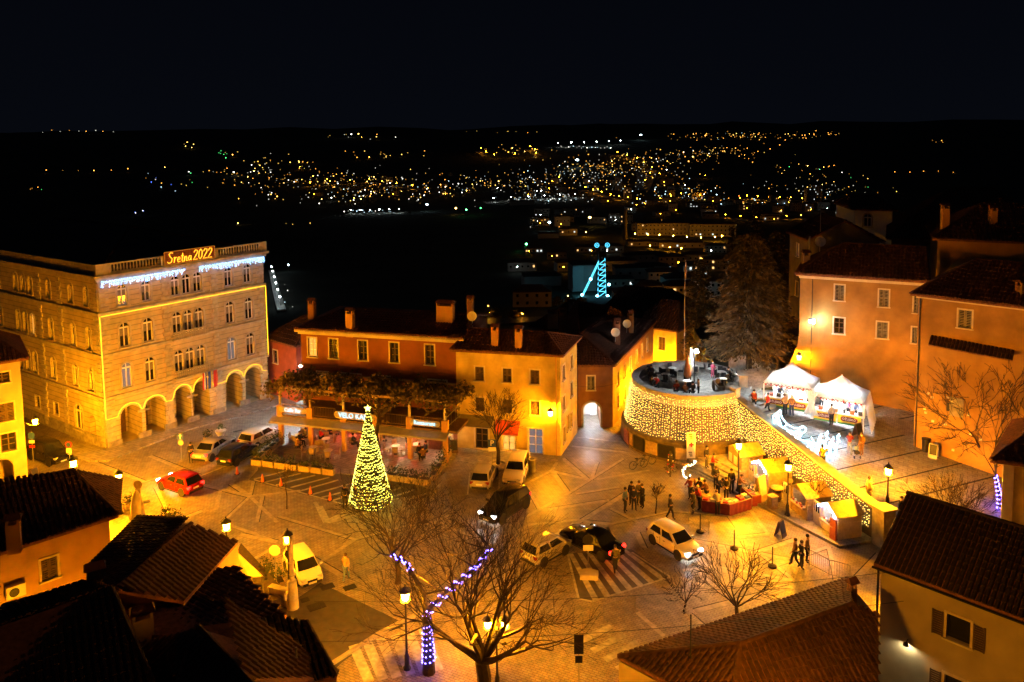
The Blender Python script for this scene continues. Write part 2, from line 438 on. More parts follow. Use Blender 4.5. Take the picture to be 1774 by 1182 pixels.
def band(mb, A, B, z0, z1, out, u0=None, u1=None, inn=.02):
    M, L = frame2(A, B); u0 = -out if u0 is None else u0; u1 = L+out if u1 is None else u1
    mb.box(((u0+u1)/2, (inn-out)/2, (z0+z1)/2), (u1-u0, out+inn, z1-z0), M)
# ================================================================ ground and hills
def tz(x, y):
    prof = [(0, -.4), (84, -.4), (100, -9), (150, -24), (250, -45), (435, -66), (700, -90), (1000, -105), (1600, -130), (2500, -150), (4000, -140), (6000, -62), (9000, 14), (14000, 30), (30000, 40)]
    r = max(y, 0)
    if y < 96 and x < -30: r = max(r, 84+(-30-x)*.35 if x < -62 else r)
    for (a, za), (b, zb) in zip(prof, prof[1:]):
        if a <= r <= b:
            z = za+(zb-za)*(r-a)/(b-a); break
    else: z = 40
    k = min(1, max(0, (r-200)/1500))
    return z+k*(7*math.sin(x*.004+1)+5*math.sin(r*.0031+x*.0016)+9*math.sin(x*.0011+.4))+(max(0, r-5000)/4000)*(14*math.sin(x*.0009)+8*math.sin(x*.0023+2))
mb = MB(); ys = [0, 30, 60, 84, 90, 100, 115, 135, 160, 200, 250, 320, 400, 500, 620, 780, 1000, 1250, 1600, 2000, 2500, 3100, 3800, 4600, 5400, 6200, 7200, 8400, 9500, 11000, 14000, 20000, 30000]
NX = 40; vs = []; fs = []
for y in ys:
    hw = 150+y*1.1
    for i in range(NX+1):
        x = -hw+2*hw*i/NX; vs.append((x, y, tz(x, y)))
for j in range(len(ys)-1):
    for i in range(NX):
        a = j*(NX+1)+i; fs.append((a, a+1, a+NX+2, a+NX+1))
mb.add(vs, fs)
M_land = mat('night_land', (.045, .05, .03), .95, .5, .02, 0, stain=.5)
setting('terrain', mb, M_land, smooth='all')

# paving of the square: one sheet with small setts
def paving(name, col, col2, sc, rough, wet=.5, mortar=.02):
    m = bpy.data.materials.new(name); m.use_nodes = True; nt = m.node_tree; N = nt.nodes; L = nt.links; b = N['Principled BSDF']
    tc = N.new('ShaderNodeTexCoord'); mp = N.new('ShaderNodeMapping'); mp.inputs['Rotation'].default_value = (0, 0, .5); L.new(tc.outputs['Object'], mp.inputs[0])
    br = N.new('ShaderNodeTexBrick'); br.inputs['Scale'].default_value = sc; br.inputs['Mortar Size'].default_value = mortar
    br.inputs['Color1'].default_value = (*col, 1); br.inputs['Color2'].default_value = (*col2, 1); br.inputs['Mortar'].default_value = (col[0]*.35, col[1]*.35, col[2]*.35, 1)
    L.new(mp.outputs[0], br.inputs['Vector'])
    n = N.new('ShaderNodeTexNoise'); n.inputs['Scale'].default_value = .22; n.inputs['Detail'].default_value = 9; n.inputs['Roughness'].default_value = .62; L.new(tc.outputs['Object'], n.inputs['Vector'])
    r = N.new('ShaderNodeMapRange'); r.inputs['From Min'].default_value = .36; r.inputs['From Max'].default_value = .64; r.inputs['To Min'].default_value = .72; r.inputs['To Max'].default_value = 1.1; L.new(n.outputs['Fac'], r.inputs['Value'])
    n4 = N.new('ShaderNodeTexNoise'); n4.inputs['Scale'].default_value = 2.6; n4.inputs['Detail'].default_value = 6; L.new(tc.outputs['Object'], n4.inputs['Vector'])
    r4 = N.new('ShaderNodeMapRange'); r4.inputs['From Min'].default_value = .35; r4.inputs['From Max'].default_value = .65; r4.inputs['To Min'].default_value = .72; r4.inputs['To Max'].default_value = 1.15; L.new(n4.outputs['Fac'], r4.inputs['Value'])
    mu = N.new('ShaderNodeMath'); mu.operation = 'MULTIPLY'; L.new(r.outputs[0], mu.inputs[0]); L.new(r4.outputs[0], mu.inputs[1])
    vm = N.new('ShaderNodeVectorMath'); vm.operation = 'SCALE'; L.new(br.outputs['Color'], vm.inputs[0]); L.new(mu.outputs[0], vm.inputs['Scale']); L.new(vm.outputs[0], b.inputs['Base Color'])
    n2 = N.new('ShaderNodeTexNoise'); n2.inputs['Scale'].default_value = .35; n2.inputs['Detail'].default_value = 7; L.new(tc.outputs['Object'], n2.inputs['Vector'])
    r2 = N.new('ShaderNodeMapRange'); r2.inputs['From Min'].default_value = .4; r2.inputs['From Max'].default_value = .62; r2.inputs['To Min'].default_value = rough-wet*.5; r2.inputs['To Max'].default_value = rough; L.new(n2.outputs['Fac'], r2.inputs['Value']); L.new(r2.outputs[0], b.inputs['Roughness'])
    bp = N.new('ShaderNodeBump'); bp.inputs['Strength'].default_value = .35; bp.inputs['Distance'].default_value = .03; L.new(br.outputs['Fac'], bp.inputs['Height']); bp.invert = True; L.new(bp.outputs[0], b.inputs['Normal'])
    b.inputs['Specular IOR Level'].default_value = .5
    MATS[name] = m; return m
M_pave = paving('sett_paving', (.285, .245, .196), (.235, .202, .163), 1.6, .6, .5, .025)
M_pave2 = paving('slab_paving', (.34, .31, .27), (.25, .23, .205), .8, .7, .4, .012)
M_ramp = paving('ramp_paving', (.30, .29, .275), (.24, .23, .22), .8, .65, .4, .012)
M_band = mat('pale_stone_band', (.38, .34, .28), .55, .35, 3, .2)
M_joint = mat('dark_joint', (.022, .018, .014), .8, .3, 3, .1)
M_paint = mat('worn_white_paint', (.52, .50, .45), .6, .35, 4, .1, stain=.5)

def sheet(poly, z=0, t=.3):
    b = MB(); b.prism([tuple(p[:2]) for p in poly], z-t, z); return b
plaza = setting('square_paving', sheet([(-62, 12), (48, 12), (48, 84.5), (-62, 84.5)]), M_pave)
# paved footway along the palace and the cafe, slightly proud
setting('palace_footway', sheet([P(150, 800), P(187, 800), P(330, 745), P(480, 705), P(465, 690), P(187, 779), P(120, 770), P(90, 775)], .12, .25), M_pave2)
pt = P(487, 803)
setting('cafe_pavement', sheet([P(452, 803), P(575, 820), P(745, 838), P(790, 790), P(792, 770), P(505, 742), P(478, 752)], .06, .2), M_pave2)
setting('house_pavement', sheet([P(792, 800), P(850, 808), P(975, 800), P(974, 788), P(793, 773)], .05, .2), M_pave2)

bands = [(956,815,985,855),(985,855,1080,795),(956,815,906,841),(956,816,1018,831),(1024,832,1035,801),(970,793,956,815),(975,794,1018,831),(912,841,934,882),(882,911,985,855),(1008,902,1100,845),(954,931,1008,903),(911,910,1004,900),(950,883,1055,867),(998,856,1073,844),(1030,831,1125,815),(1011,903,1059,908),(1059,908,1160,886),(1052,912,1065,942),(1103,922,1116,950),(1057,881,1103,904),(1000,758,1084,767),(991,773,1087,784),(1262,893,1278,915),(1301,885,1331,926),(1204,937,1375,971),(1216,954,1242,981),(1183,989,1242,981),(1257,949,1306,992),(1315,958,1375,1005),(1209,976,1372,1005),(1311,957,1377,935),(1344,980,1439,946),(1175,999,1219,1015),(1204,1059,1372,1017),(1436,948,1449,1008),(1104,1061,1150,1102),(1193,1064,1219,1087),(1104,925,1119,952),(1050,911,1063,931),(1280,931,1331,926),(1160,886,1262,893),
 (374,884,385,836),(260,790,347,825),(347,825,444,787),(429,975,483,944),(416,926,480,939),(483,895,615,935),(552,976,615,935),(513,951,595,999),(433,860,385,905),(433,860,480,905),(433,860,350,840),(433,860,445,810),(433,860,520,850),(433,860,400,838),(445,905,455,860),(385,905,480,939),(300,905,350,885),(270,845,300,905),(545,870,570,905),(570,905,660,880),(615,935,700,912),(700,912,760,905),(160,800,250,835),(250,835,300,820),(760,905,830,935),(1242,981,1290,1010),(1290,1010,1372,1005),(1439,946,1520,935),(1486,1000,1524,960)]
for n, (a, b_, c, d) in enumerate(bands):
    A, B = P(a, b_), P(c, d); u = (B-A).normalized(); s = Vector((-u.y, u.x, 0))*(.13 if n % 3 else .19)
    b = MB(); z = Vector((0, 0, .004+.0011*(n % 7)))
    b.slab([A-s+z, B-s+z, B+s+z, A+s+z], .03); part('stone_band', b, M_band, plaza)
    for sg in ((1,) if n % 3 == 0 else (-1,) if n % 3 == 1 else ()):
        b = MB(); o_ = s*(sg*1.2); e_ = s*.2; b.slab([A+o_-e_+z*.3, B+o_-e_+z*.3, B+o_+e_+z*.3, A+o_+e_+z*.3], .03); part('paving_joint', b, M_joint, plaza)
# darker asphalt panels under the two hatched bays
c4 = lambda x, y: (440+x/4.435, 640+y/4.435)
c8 = lambda x, y: (820+x/4.224, 820+y/4.224)
M_bay = mat('bay_asphalt', (.085, .078, .068), .55, .3, 2, .25)
setting('bay_asphalt', sheet([P(*c4(-40, 850)), P(*c4(740, 1056)), P(*c4(1410, 953)), P(*c4(1180, 850)), P(*c4(60, 740))], .0075, .02), M_bay)
setting('bay_asphalt', sheet([P(*c8(685, 588)), P(*c8(768, 922)), P(*c8(870, 944)), P(*c8(1446, 761)), P(*c8(1155, 556))], .0075, .02), M_bay)
# hatched bay under the christmas tree
def stripe(name, pts, wd, z, m, parent):
    for (a, b_, c, d) in pts:
        A, B = P(a, b_), P(c, d); u = (B-A).normalized(); s = Vector((-u.y, u.x, 0))*wd/2; zz = Vector((0, 0, z))
        b = MB(); b.slab([A-s+zz, B-s+zz, B+s+zz, A+s+zz], .004); part(name, b, m, parent)
c4 = lambda x, y: (440+x/4.435, 640+y/4.435)
st = [(0,845,250,780),(75,870,360,800),(170,890,470,815),(280,910,580,830),(340,940,650,850),(440,965,740,880),(520,985,760,925),(600,1010,800,950),(1060,935,1140,905),(1080,975,1240,925),(1190,1000,1370,940),(700,1038,900,985),(820,1050,1000,1000)]
stripe('painted_stripe', [(*c4(a, b_), *c4(c, d)) for a, b_, c, d in st], .22, .012, M_paint, plaza)
stripe('painted_stripe', [(*c4(0, 850), *c4(740, 1052)), (*c4(740, 1052), *c4(1400, 950))], .14, .0165, M_paint, plaza)
stripe('painted_stripe', [(553,878,566,905),(566,905,612,882)], .5, .0185, M_paint, plaza)
stripe('painted_stripe', [(814,820,810,858),(866,818,864,856)], .12, .012, M_paint, plaza)
# broad zebra-like hatching by the black saloon
c8 = lambda x, y: (820+x/4.224, 820+y/4.224)
q = [P(*c8(*p)) for p in ((690, 590), (870, 940), (1440, 760), (1150, 560))]
for k in range(7):
    t0, t1 = (k+.08)/7, (k+.58)/7
    b = MB(); zz = Vector((0, 0, .012))
    a0, a1 = q[0].lerp(q[3], t0), q[0].lerp(q[3], t1); b0, b1 = q[1].lerp(q[2], t0), q[1].lerp(q[2], t1)
    b.slab([a0+zz, b0+zz, b1+zz, a1+zz], .004); part('painted_stripe', b, M_paint, plaza)
stripe('painted_stripe', [(*c8(690, 590), *c8(770, 920)), (*c8(770, 920), *c8(870, 940)), (*c8(870, 940), *c8(1440, 760)), (*c8(1440, 760), *c8(1160, 580))], .14, .0175, M_paint, plaza)
# crossing under the big bare tree, and on the right of it
stripe('painted_stripe', [(640+i*24, 1182-i*4, 612+i*24, 1118-i*6) for i in range(6)], .5, .012, M_paint, plaza)
stripe('painted_stripe', [(1060+i*22, 1085+i*14, 1004+i*22, 1112+i*16) for i in range(5)], .42, .012, M_paint, plaza)
# carriageway at the lower left, kerbed footway beyond it
road = setting('road', sheet([P(480, 1060), P(555, 1010), P(690, 1075), P(590, 1150), P(560, 1182), P(460, 1182)], .008, .01), M_asph)
kb = MB()
for (a, b_, c, d) in ((578, 1153, 660, 1100), (660, 1100, 760, 1050)):
    A, B = P(a, b_), P(c, d); M, L = frame2(A, B); kb.box((L/2, .1, .06), (L, .22, .13), M)
setting('kerb', kb, M_kerb)
for n, (px, py, w, dd) in enumerate(((567, 1017, 1.3, .9), (548, 1051, 1.6, 1.1), (528, 1040, .8, .7), (606, 1018, 1.2, .8), (683, 1086, 1.4, .8), (252, 870, 1.0, .7), (445, 746, 1.0, .7), (412, 747, 1.3, .4), (735, 905, .9, .7))):
    b = MB(); p = P(px, py); b.box((p.x, p.y, .01 if n else .01), (w*.6, dd*.6, .03), rz=.55)
    for k in range(5): b.box((p.x+.08*(k-2)*w, p.y, .028), (.03, dd*.4, .01), rz=.55)
    part('drain_cover', b, M_dark, plaza)

# ================================================================ the palace
Cc, Dd = Vector((-34.4, 65)), Vector((-24.6, 77.5)); Ll = Cc+Vector((-.825, .565))*30
back = Dd+(Ll-Cc)
hall = thing('palace', 'four storey stone palace with corner quoins, arcade and yellow rope lights', 'building', (Cc.x, Cc.y, 0))
mb = MB(); fw = []
for u, st in ((2.0, 'arch'), (4.05, 'arch'), (6.74, 'arch'), (7.81, 'arch'), (8.88, 'arch'), (12.05, 'arch'), (14.1, 'arch')):
    fw += [(u, 4.85, .86, 2.15, 'arch_cold' if u in (2.0, 12.05) else 'arch_blind'), (u, 8.4, .86, 2.1, 'arch_blind'), (u, 12.0, .82, 1.8, 'arch_blind' if u != 7.81 else 'arch')]
M, Lf = facade(mb, Cc, Dd, 0, 14.7, [(u-.43, u+.43, z, z+h, 1) for u, z, w, h, s in fw]+[(u-r, u+r, 0, zt, 1, 2.6) for u, r, zt in ((2.15, .92, 3.25), (4.32, .92, 3.35), (6.83, .85, 3.55), (8.7, .85, 3.6), (12.1, .88, 3.5), (14.2, .88, 3.55))])
for u, z, w, h, s in fw: window(hall, M, u, z, w, h, s)
lw = []
for u in (1.9, 4.46, 8.3, 11.65, 13.0, 14.4, 18, 21, 24.5):
    lw += [(30-u, 4.75, .8, 1.95, 'arch_blind'), (30-u, 8.3, .75, 2.0, 'arch_lit' if abs(u-11.65) < .1 else 'arch_blind'), (30-u, 12.05, .72, 1.7, 'arch')]
lw += [(30-11.7, 1.4, .8, 1.1, 'open'), (30-8.3, 1.4, .8, 1.1, 'open'), (30-4.4, .8, 1.3, 2.3, 'arch'), (30-16.5, 1.4, .8, 1.1, 'open'), (30-20.5, 1.4, .8, 1.1, 'open')]
M2, L2 = facade(mb, Ll, Cc, 0, 14.7, [(u-w/2, u+w/2, z, z+h, s.startswith('arch')) for u, z, w, h, s in lw]+[(30-2.15-.5, 30-2.15+.5, 0, 2.6, 1, .5)])
for u, z, w, h, s in lw: window(hall, M2, u, z, w, h, s)
facade(mb, Dd, back, 0, 14.7); facade(mb, back, Ll, 0, 14.7)
mb.box((5.2+3, 2.7, 2), (16, .15, 4), M); mb.box((8, 1.3, .02), (15.6, 2.6, .1), M)       # arcade back wall and floor
part('wall', mb, M_plaster_hall, hall)
b = MB(); b.box((30-2.15, .52, 1.3), (1.0, .06, 2.6), M2); part('door', b, M_wood, hall)
for u in (2.3, 4.3, 8.6, 12.2):
    b = MB(); b.box((u, 2.58, 1.4), (1.1, .1, 2.6), M); part('arcade_door', b, M_wood_d if u != 8.6 else M_trim, hall)
# courses of stone, recessed joints between
for A, B, L in ((Cc, Dd, Lf), (Ll, Cc, L2)):
    for z in (4.22, 7.9, 11.45):
        b = MB(); band(b, A, B, z, z+.24, .16, inn=.0); part('string_course', b, M_stone, hall)
    b = MB(); band(b, A, B, 14.35, 14.62, .25, inn=0); band(b, A, B, 14.62, 14.86, .45, inn=0); part('cornice', b, M_stone, hall)
    b = MB(); band(b, A, B, 0, .9, .1, inn=0); part('plinth', b, M_stone_d, hall) if A is Ll else None
    b = MB(); k = 0
    for z in [1.2+.42*i for i in range(7)]+[4.9+.42*i for i in range(7)]+[8.5+.42*i for i in range(7)]:
        pass
def quoins(Mx, u, sgn=0):
    z = .2; k = 0
    while z < 14.1:
        if not any(abs(z+.18-s) < .3 for s in (4.3, 8.0, 11.55)):
            w = .78 if k % 2 else .5; b = MB(); cx = u if sgn == 0 else u+sgn*w/2
            b.box((cx, -.05, z+.17), (w, .12, .34), Mx); part('quoin', b, M_stone, hall)
        z += .4; k += 1
quoins(M, .02, 1); quoins(M, 5.75); quoins(M, 10.5); quoins(M, Lf-.02, -1); quoins(M2, L2-.02, -1); quoins(M2, L2-6.4)
quoins(M2, L2-10.0)
# piers between the arches get impost blocks
for u in (.65, 3.24, 5.6, 7.76, 10.4, 13.15, 15.4):
    b = MB(); b.box((u, -.05, 2.5), (1.05, .16, .16), M); part('impost', b, M_stone, hall)
    b = MB(); b.box((u, -.07, .3), (1.12, .2, .6), M); part('pier_base', b, M_stone_d, hall)
# balconies of the middle bays
for z in (4.5, 8.05):
    b = MB(); b.box((7.8, -.28, z), (3.4, .55, .14), M); bal = part('balcony', b, M_stone, hall)
    b = MB(); b.box((7.8, -.5, z+.72), (3.4, .1, .1), M)
    for i in range(17): b.box((6.2+i*.2, -.5, z+.37), (.07, .07, .6), M)
    o = MB(); o.v, o.f, o.mi = b.v, b.f, b.mi; ch = part('railing', o, M_stone, bal)
# parapet: solid posts, balusters between, sign board in the middle
def balustrade(u0, u1):
    b = MB(); b.box(((u0+u1)/2, -.1, 15.72), (u1-u0, .3, .14), M); b.box(((u0+u1)/2, -.1, 14.95), (u1-u0, .3, .16), M)
    o = part('balustrade', b, M_stone, hall)
    k = int((u1-u0)/.27)
    for i in range(k):
        c = MB(); p = M @ Vector((u0+(i+.5)*(u1-u0)/k, -.1, 15.03)); c.lathe([(.06, 0), (.085, .2), (.05, .42), (.06, .62)], 6, p); part('baluster', c, M_stone, o)
balustrade(1.0, 5.4); balustrade(10.9, 15.6)
for u0, u1 in ((-.2, 1.0), (5.4, 10.9), (15.6, 16.2)):
    b = MB(); b.box(((u0+u1)/2, -.1, 15.32), (u1-u0, .42, .96), M); part('parapet', b, M_stone, hall)
b = MB(); b.box((15, -.05, 15.3), (30.1, .3, .95), M2); part('parapet', b, M_stone_d, hall)
b = MB(); i_ = Vector((-.787, .616)); f0, f1, f2, f3 = Cc, Dd, back, Ll
zc = lambda p, z: Vector((p.x, p.y, z))
cen = (f0+f1+f2+f3)/4
r0, r1 = f0.lerp(f3, .30)*.5+f1.lerp(f2, .30)*.5, f0.lerp(f3, .78)*.5+f1.lerp(f2, .78)*.5
for pl in ([zc(f3, 14.9), zc(f0, 14.9), zc(r0, 17.6), zc(r1, 17.6)], [zc(f0, 14.9), zc(f1, 14.9), zc(r0, 17.6)], [zc(f1, 14.9), zc(f2, 14.9), zc(r1, 17.6), zc(r0, 17.6)], [zc(f2, 14.9), zc(f3, 14.9), zc(r1, 17.6)]): b.slab(pl, .12)
rf = part('roof', b, mat('dark_sheet_roof', (.05, .04, .035), .8, .3, 2, .1), hall)
b = MB(); ridge(b, zc(f0, 14.92), zc(r0, 17.62)); ridge(b, zc(r0, 17.62), zc(r1, 17.62)); ridge(b, zc(f1, 14.92), zc(r0, 17.62)); part('ridge_tiles', b, M_tile_d, rf)
# yellow rope light: string course, both corners, arcade arches
rope = thing('rope_light', 'glowing yellow rope light along the palace front and its arcade arches', 'rope light', (Cc.x, Cc.y, 0))
def rope_part(pts):
    b = MB(); b.tube([M @ Vector((u, -.22, z)) for u, z in pts], .032, 5); part('rope_length', b, M_rope, rope)
rope_part([(0.05, 11.42), (Lf, 11.42)]); rope_part([(-.06, 11.4), (-.06, 2.62)]); rope_part([(Lf+.05, 11.4), (Lf+.05, 4.5)])
def arcp(u0, u1, zs, zt):
    k = 12; return [(u0+(u1-u0)*i/k, zs+(zt-zs)*math.sqrt(max(0, math.sin(PI*i/k)))) for i in range(k+1)]
rope_part([(0, 2.62), (.9, 2.62)]+arcp(1.0, 3.0, 2.7, 3.52)[1:]+arcp(3.15, 5.2, 2.75, 3.6)+[(5.75, 2.68)])
rope_part([(5.75, 2.7)]+arcp(5.9, 7.75, 2.9, 3.85)+arcp(7.8, 9.85, 3.0, 4.05)+[(10.0, 2.97), (11.15, 3.0)]+arcp(11.2, 13.05, 3.0, 3.82)+arcp(13.15, 15.2, 3.05, 3.88)+[(15.6, 2.92)])
# icicle lights under the cornice
ici = thing('icicle_lights', 'icy blue white icicle lights hanging under the palace cornice', 'icicle lights', (Cc.x, Cc.y, 14))
for a, e in ((.1, 7.6), (8.9, 15.9)):
    n = int((e-a)/.11)
    for k in range(n):
        u = a+k*.11; ln = random.choice((2, 3, 5, 4, 6)); b = MB(); b.m = 1
        b.tube([M @ Vector((u-.055, -.5, 14.42)), M @ Vector((u+.06, -.5, 14.42))], .012, 3); b.tube([M @ Vector((u, -.5, 14.42)), M @ Vector((u, -.5, 14.4-ln*.1))], .008, 3); b.m = 0
        for t in range(ln): b.bulb(M @ Vector((u+random.uniform(-.03, .03), -.5+random.uniform(-.02, .02), 14.38-t*.1-random.uniform(0, .05))), .034)
        part('icicle_string', b, [M_ice, M_wire], ici)
# the lit greeting: board, border and hand-drawn letters
sgn = thing('greeting_sign', 'orange glowing greeting sign Sretna 2022 on the palace parapet', 'sign', tuple(M @ Vector((8.1, -.35, 14.9))))
b = MB(); b.box((8.1, -.36, 15.5), (4.9, .06, 1.15), M); part('board', b, mat('sign_board', (.16, .05, .012), .7, .1, 3, 0), sgn)
M_neon = glow('orange_neon', (1.0, .30, .015), 1.4)
b = MB()
for z in (14.95, 16.08): b.tube([M @ Vector((5.68, -.42, z)), M @ Vector((10.52, -.42, z))], .02, 4)
for u in (5.68, 10.52): b.tube([M @ Vector((u, -.42, 14.95)), M @ Vector((u, -.42, 16.08))], .02, 4)
part('border_tube', b, glow('dim_neon', (1.0, .3, .02), .25), sgn)
G = {'S': [[(.5, .9), (.3, 1), (.12, .85), (.25, .6), (.45, .4), (.4, .1), (.15, 0), (0, .15)]], 'r': [[(0, .5), (.08, .55), (.06, 0), (.1, .4), (.28, .52)]],
     'e': [[(.02, .28), (.3, .3), (.24, .5), (.08, .48), (.02, .25), (.1, .02), (.32, .06)]], 't': [[(.15, .85), (.12, .1), (.2, 0), (.3, .05)], [(0, .58), (.28, .6)]],
     'n': [[(0, .5), (.04, 0), (.06, .35), (.2, .5), (.26, .4), (.28, 0), (.36, .05)]], 'a': [[(.3, .45), (.12, .5), (.02, .25), (.1, .02), (.24, .1), (.3, .48), (.3, .05), (.38, .03)]],
     '2': [[(.02, .75), (.15, .98), (.38, .92), (.4, .68), (.2, .35), (0, .02), (.44, .04)]], '0': [[(.22, 1), (.05, .75), (.04, .25), (.2, 0), (.38, .25), (.4, .75), (.22, 1)]]}
x = 5.9
for ch, adv, sc in (('S', .6, .95), ('r', .36, .9), ('e', .38, .9), ('t', .34, .9), ('n', .42, .9), ('a', .55, .9), ('2', .52, .9), ('0', .52, .9), ('2', .52, .9), ('2', .5, .9)):
    b = MB()
    for stl in G[ch]: b.tube([M @ Vector((x+px_*sc+pz*.1, -.43, 15.06+pz*sc)) for px_, pz in stl], .035, 4)
    part('letter', b, M_neon, sgn); x += adv*sc*1.02
# flags over the middle arches
for k, (c1, c2, c3) in enumerate((((.5, .03, .03), (.7, .7, .7), (.03, .06, .4)), ((.04, .08, .45), (.04, .08, .45), (.5, .4, .05)), ((.45, .03, .03), (.45, .03, .03), (.5, .1, .05)))):
    f = thing('flag', ('red white and blue flag hanging over the palace entrance', 'blue flag hanging beside the red white and blue one', 'red flag rightmost of three over the palace entrance')[k], 'flag', tuple(M @ Vector((8.6+k*.55, -.5, 3.2))), 'flags over the palace entrance')
    b = MB(); b.tube([M @ Vector((8.6+k*.5, -.2, 3.9)), M @ Vector((8.65+k*.55, -1.1, 4.9))], .025, 5); part('flagpole', b, M_steel, f)
    for j, c in enumerate((c1, c2, c3)):
        b = MB(); x0 = 8.5+k*.55+j*.13
        for s in range(6): b.box((x0+.03*math.sin(s), -.85-.04*math.cos(s*1.3+j), 4.45-s*.26), (.13, .05, .27), M)
        part('cloth_stripe', b, mat('flag_%d%d' % (k, j), c, .8, .15, 4, 0), f)

# ================================================================ Velo cafe house
VA, VB = Vector((-18.9, 69.3)), Vector((-4.5, 65.5)); vi = Vector((-(VB-VA).y, (VB-VA).x)).normalized()
velo = thing('cafe_house', 'russet two storey cafe house with cream window frames and tiled roof', 'building', (VA.x, VA.y, 0))
vc = [VA, VB, VB+vi*8, VA+vi*8]
Mv, Lv = frame2(VA, VB)
ws = [(u, 6.62, .8, 1.72, 'lit' if n == 0 else 'cold' if n == 9 else 'open') for n, u in enumerate((1.1, 3.17, 5.97, 8.9, 12.15))]
ws += [(2.0, 3.3, 1.0, 2.0, 'open'), (4.6, 3.3, 2.2, 2.0, 'open'), (7.6, 3.3, 1.6, 2.0, 'open'), (10.4, 3.6, .8, 1.2, 'open'), (12.8, 3.3, 1.6, 2.0, 'open')]
ws += [(4.2, .1, 1.0, 2.3, 'open'), (10.0, .1, 2.6, 2.3, 'lit'), (13.2, .3, 1.6, 1.6, 'lit')]
walls(velo, vc, 0, 9.0, M_velo, {0: ws})
for u in (2.6, 6.6):
    b = MB(); b.box((u, -.04, 1.2), (1.1, .08, 2.3), Mv); part('shutter_door', b, mat('red_shutter', (.5, .1, .05), .6, .15, 4, .05), velo)
b = MB(); band(b, VA, VB, 8.68, 8.9, .18); band(b, VA, VB, 8.9, 9.15, .4); part('cornice', b, M_trim, velo)
b = MB(); band(b, VA, VB, 5.8, 5.92, .14); part('string_course', b, M_velo, velo)
b = MB(); b.tube([Mv @ Vector((Lv-.1, -.1, 0)), Mv @ Vector((Lv-.1, -.1, 9))], .06, 6); part('downpipe', b, M_dark, velo)
pl, rd, R0, R1 = hip([tuple(p) for p in vc], 9.15, 1.05, 3.0, 0.0)
roof(velo, pl, rd)
b = MB(); b.slab([Vector((*vc[1], 8.9)), Vector((*vc[2], 8.9)), Vector((*(vc[1]+vc[2])/2, 10.1))], 0, (-.2, .06, 0)); part('gable_wall', b, M_velo, velo)
za = math.atan2((VB-VA).y, (VB-VA).x)
chimney(velo, AT(607, 568, 68.3), 1.3, .65, .55, M_ochre, za); chimney(velo, AT(541, 548, 71.5), 1.2, .6, .5, M_brown, za); chimney(velo, AT(772, 547, 68.3), .9, 1.5, .7, M_ochre, za); chimney(velo, AT(815, 541, 69.2), 1.0, .5, .5, M_ochre, za)
dish(velo, AT(818, 548, 67.6), .42, (-.1, -1, .25))
# ---- terrace in front: posts, canopy, railing, pergola
TA, TB = Vector((-20, 65.5)), Vector((-8.6+4.2*.96, 62.2-4.2*.278)); Mt, Lt = frame2(TA, TB)
ter = thing('cafe_terrace', 'raised timber cafe terrace on stone posts with iron railing', 'terrace', (TA.x, TA.y, 0))
b = MB(); b.box((Lt/2, 2.1, 2.62), (Lt, 4.2, .22), Mt); part('deck', b, M_wood_d, ter)
for u in (.1, 2.95, 6.05, 9.0, 11.95, 15.0):
    b = MB(); b.box((u, .15, 1.3), (.34, .34, 2.6), Mt); b.box((u, .15, 2.95), (.5, .42, 1.1), Mt); part('post', b, M_ochre, ter)
    b = MB(); b.box((u, .15, 4.25), (.16, .16, 1.6), Mt); part('pergola_post', b, M_trim if u > 3 else M_wood, ter)
b = MB(); q = [Mt @ Vector(p) for p in ((-.5, .1, 2.62), (-.5, -.75, 2.3), (15.4, -.75, 2.3), (15.4, .1, 2.62))]; b.slab(q, .06); b.box((7.45, -.76, 2.24), (15.9, .06, .16), Mt); part('canopy', b, mat('canopy_sheet', (.30, .27, .24), .35, .15, 3, .05), ter)
for u0, u1 in ((.35, 2.7), (3.2, 5.3), (9.2, 11.7), (12.2, 14.75)):
    b = MB(); b.box(((u0+u1)/2, .1, 3.62), (u1-u0, .06, .06), Mt); b.box(((u0+u1)/2, .1, 2.85), (u1-u0, .05, .05), Mt)
    k = int((u1-u0)/.14)
    for i in range(k+1): b.box((u0+i*(u1-u0)/k, .1, 3.24), (.025, .025, .75), Mt)
    part('railing', b, M_wood_d, ter)
b = MB(); b.tube([Mt @ Vector((15.1, .15, 3.7)), Mt @ Vector((15.3, 3.9, 3.9))], .035, 5); b.tube([Mt @ Vector((15.1, .15, 2.9)), Mt @ Vector((15.3, 3.9, 2.95))], .035, 5)
for i in range(5): b.tube([Mt @ Vector((15.12+.04*i, .2+i*.9, 2.75)), Mt @ Vector((15.12+.04*i, .2+i*.9, 3.85))], .02, 4)
part('side_railing', b, M_steel, ter)
b = MB(); b.box((7.5, .15, 5.0), (15.3, .16, .18), Mt); b.box((7.5, 3.9, 5.2), (15.3, .12, .16), Mt); part('pergola_beam', b, M_wood, ter)
for i in range(12):
    b = MB(); b.box((.2+i*1.32, 2.0, 5.14), (.08, 4.2, .12), Mt); part('pergola_rafter', b, M_wood_d, ter)
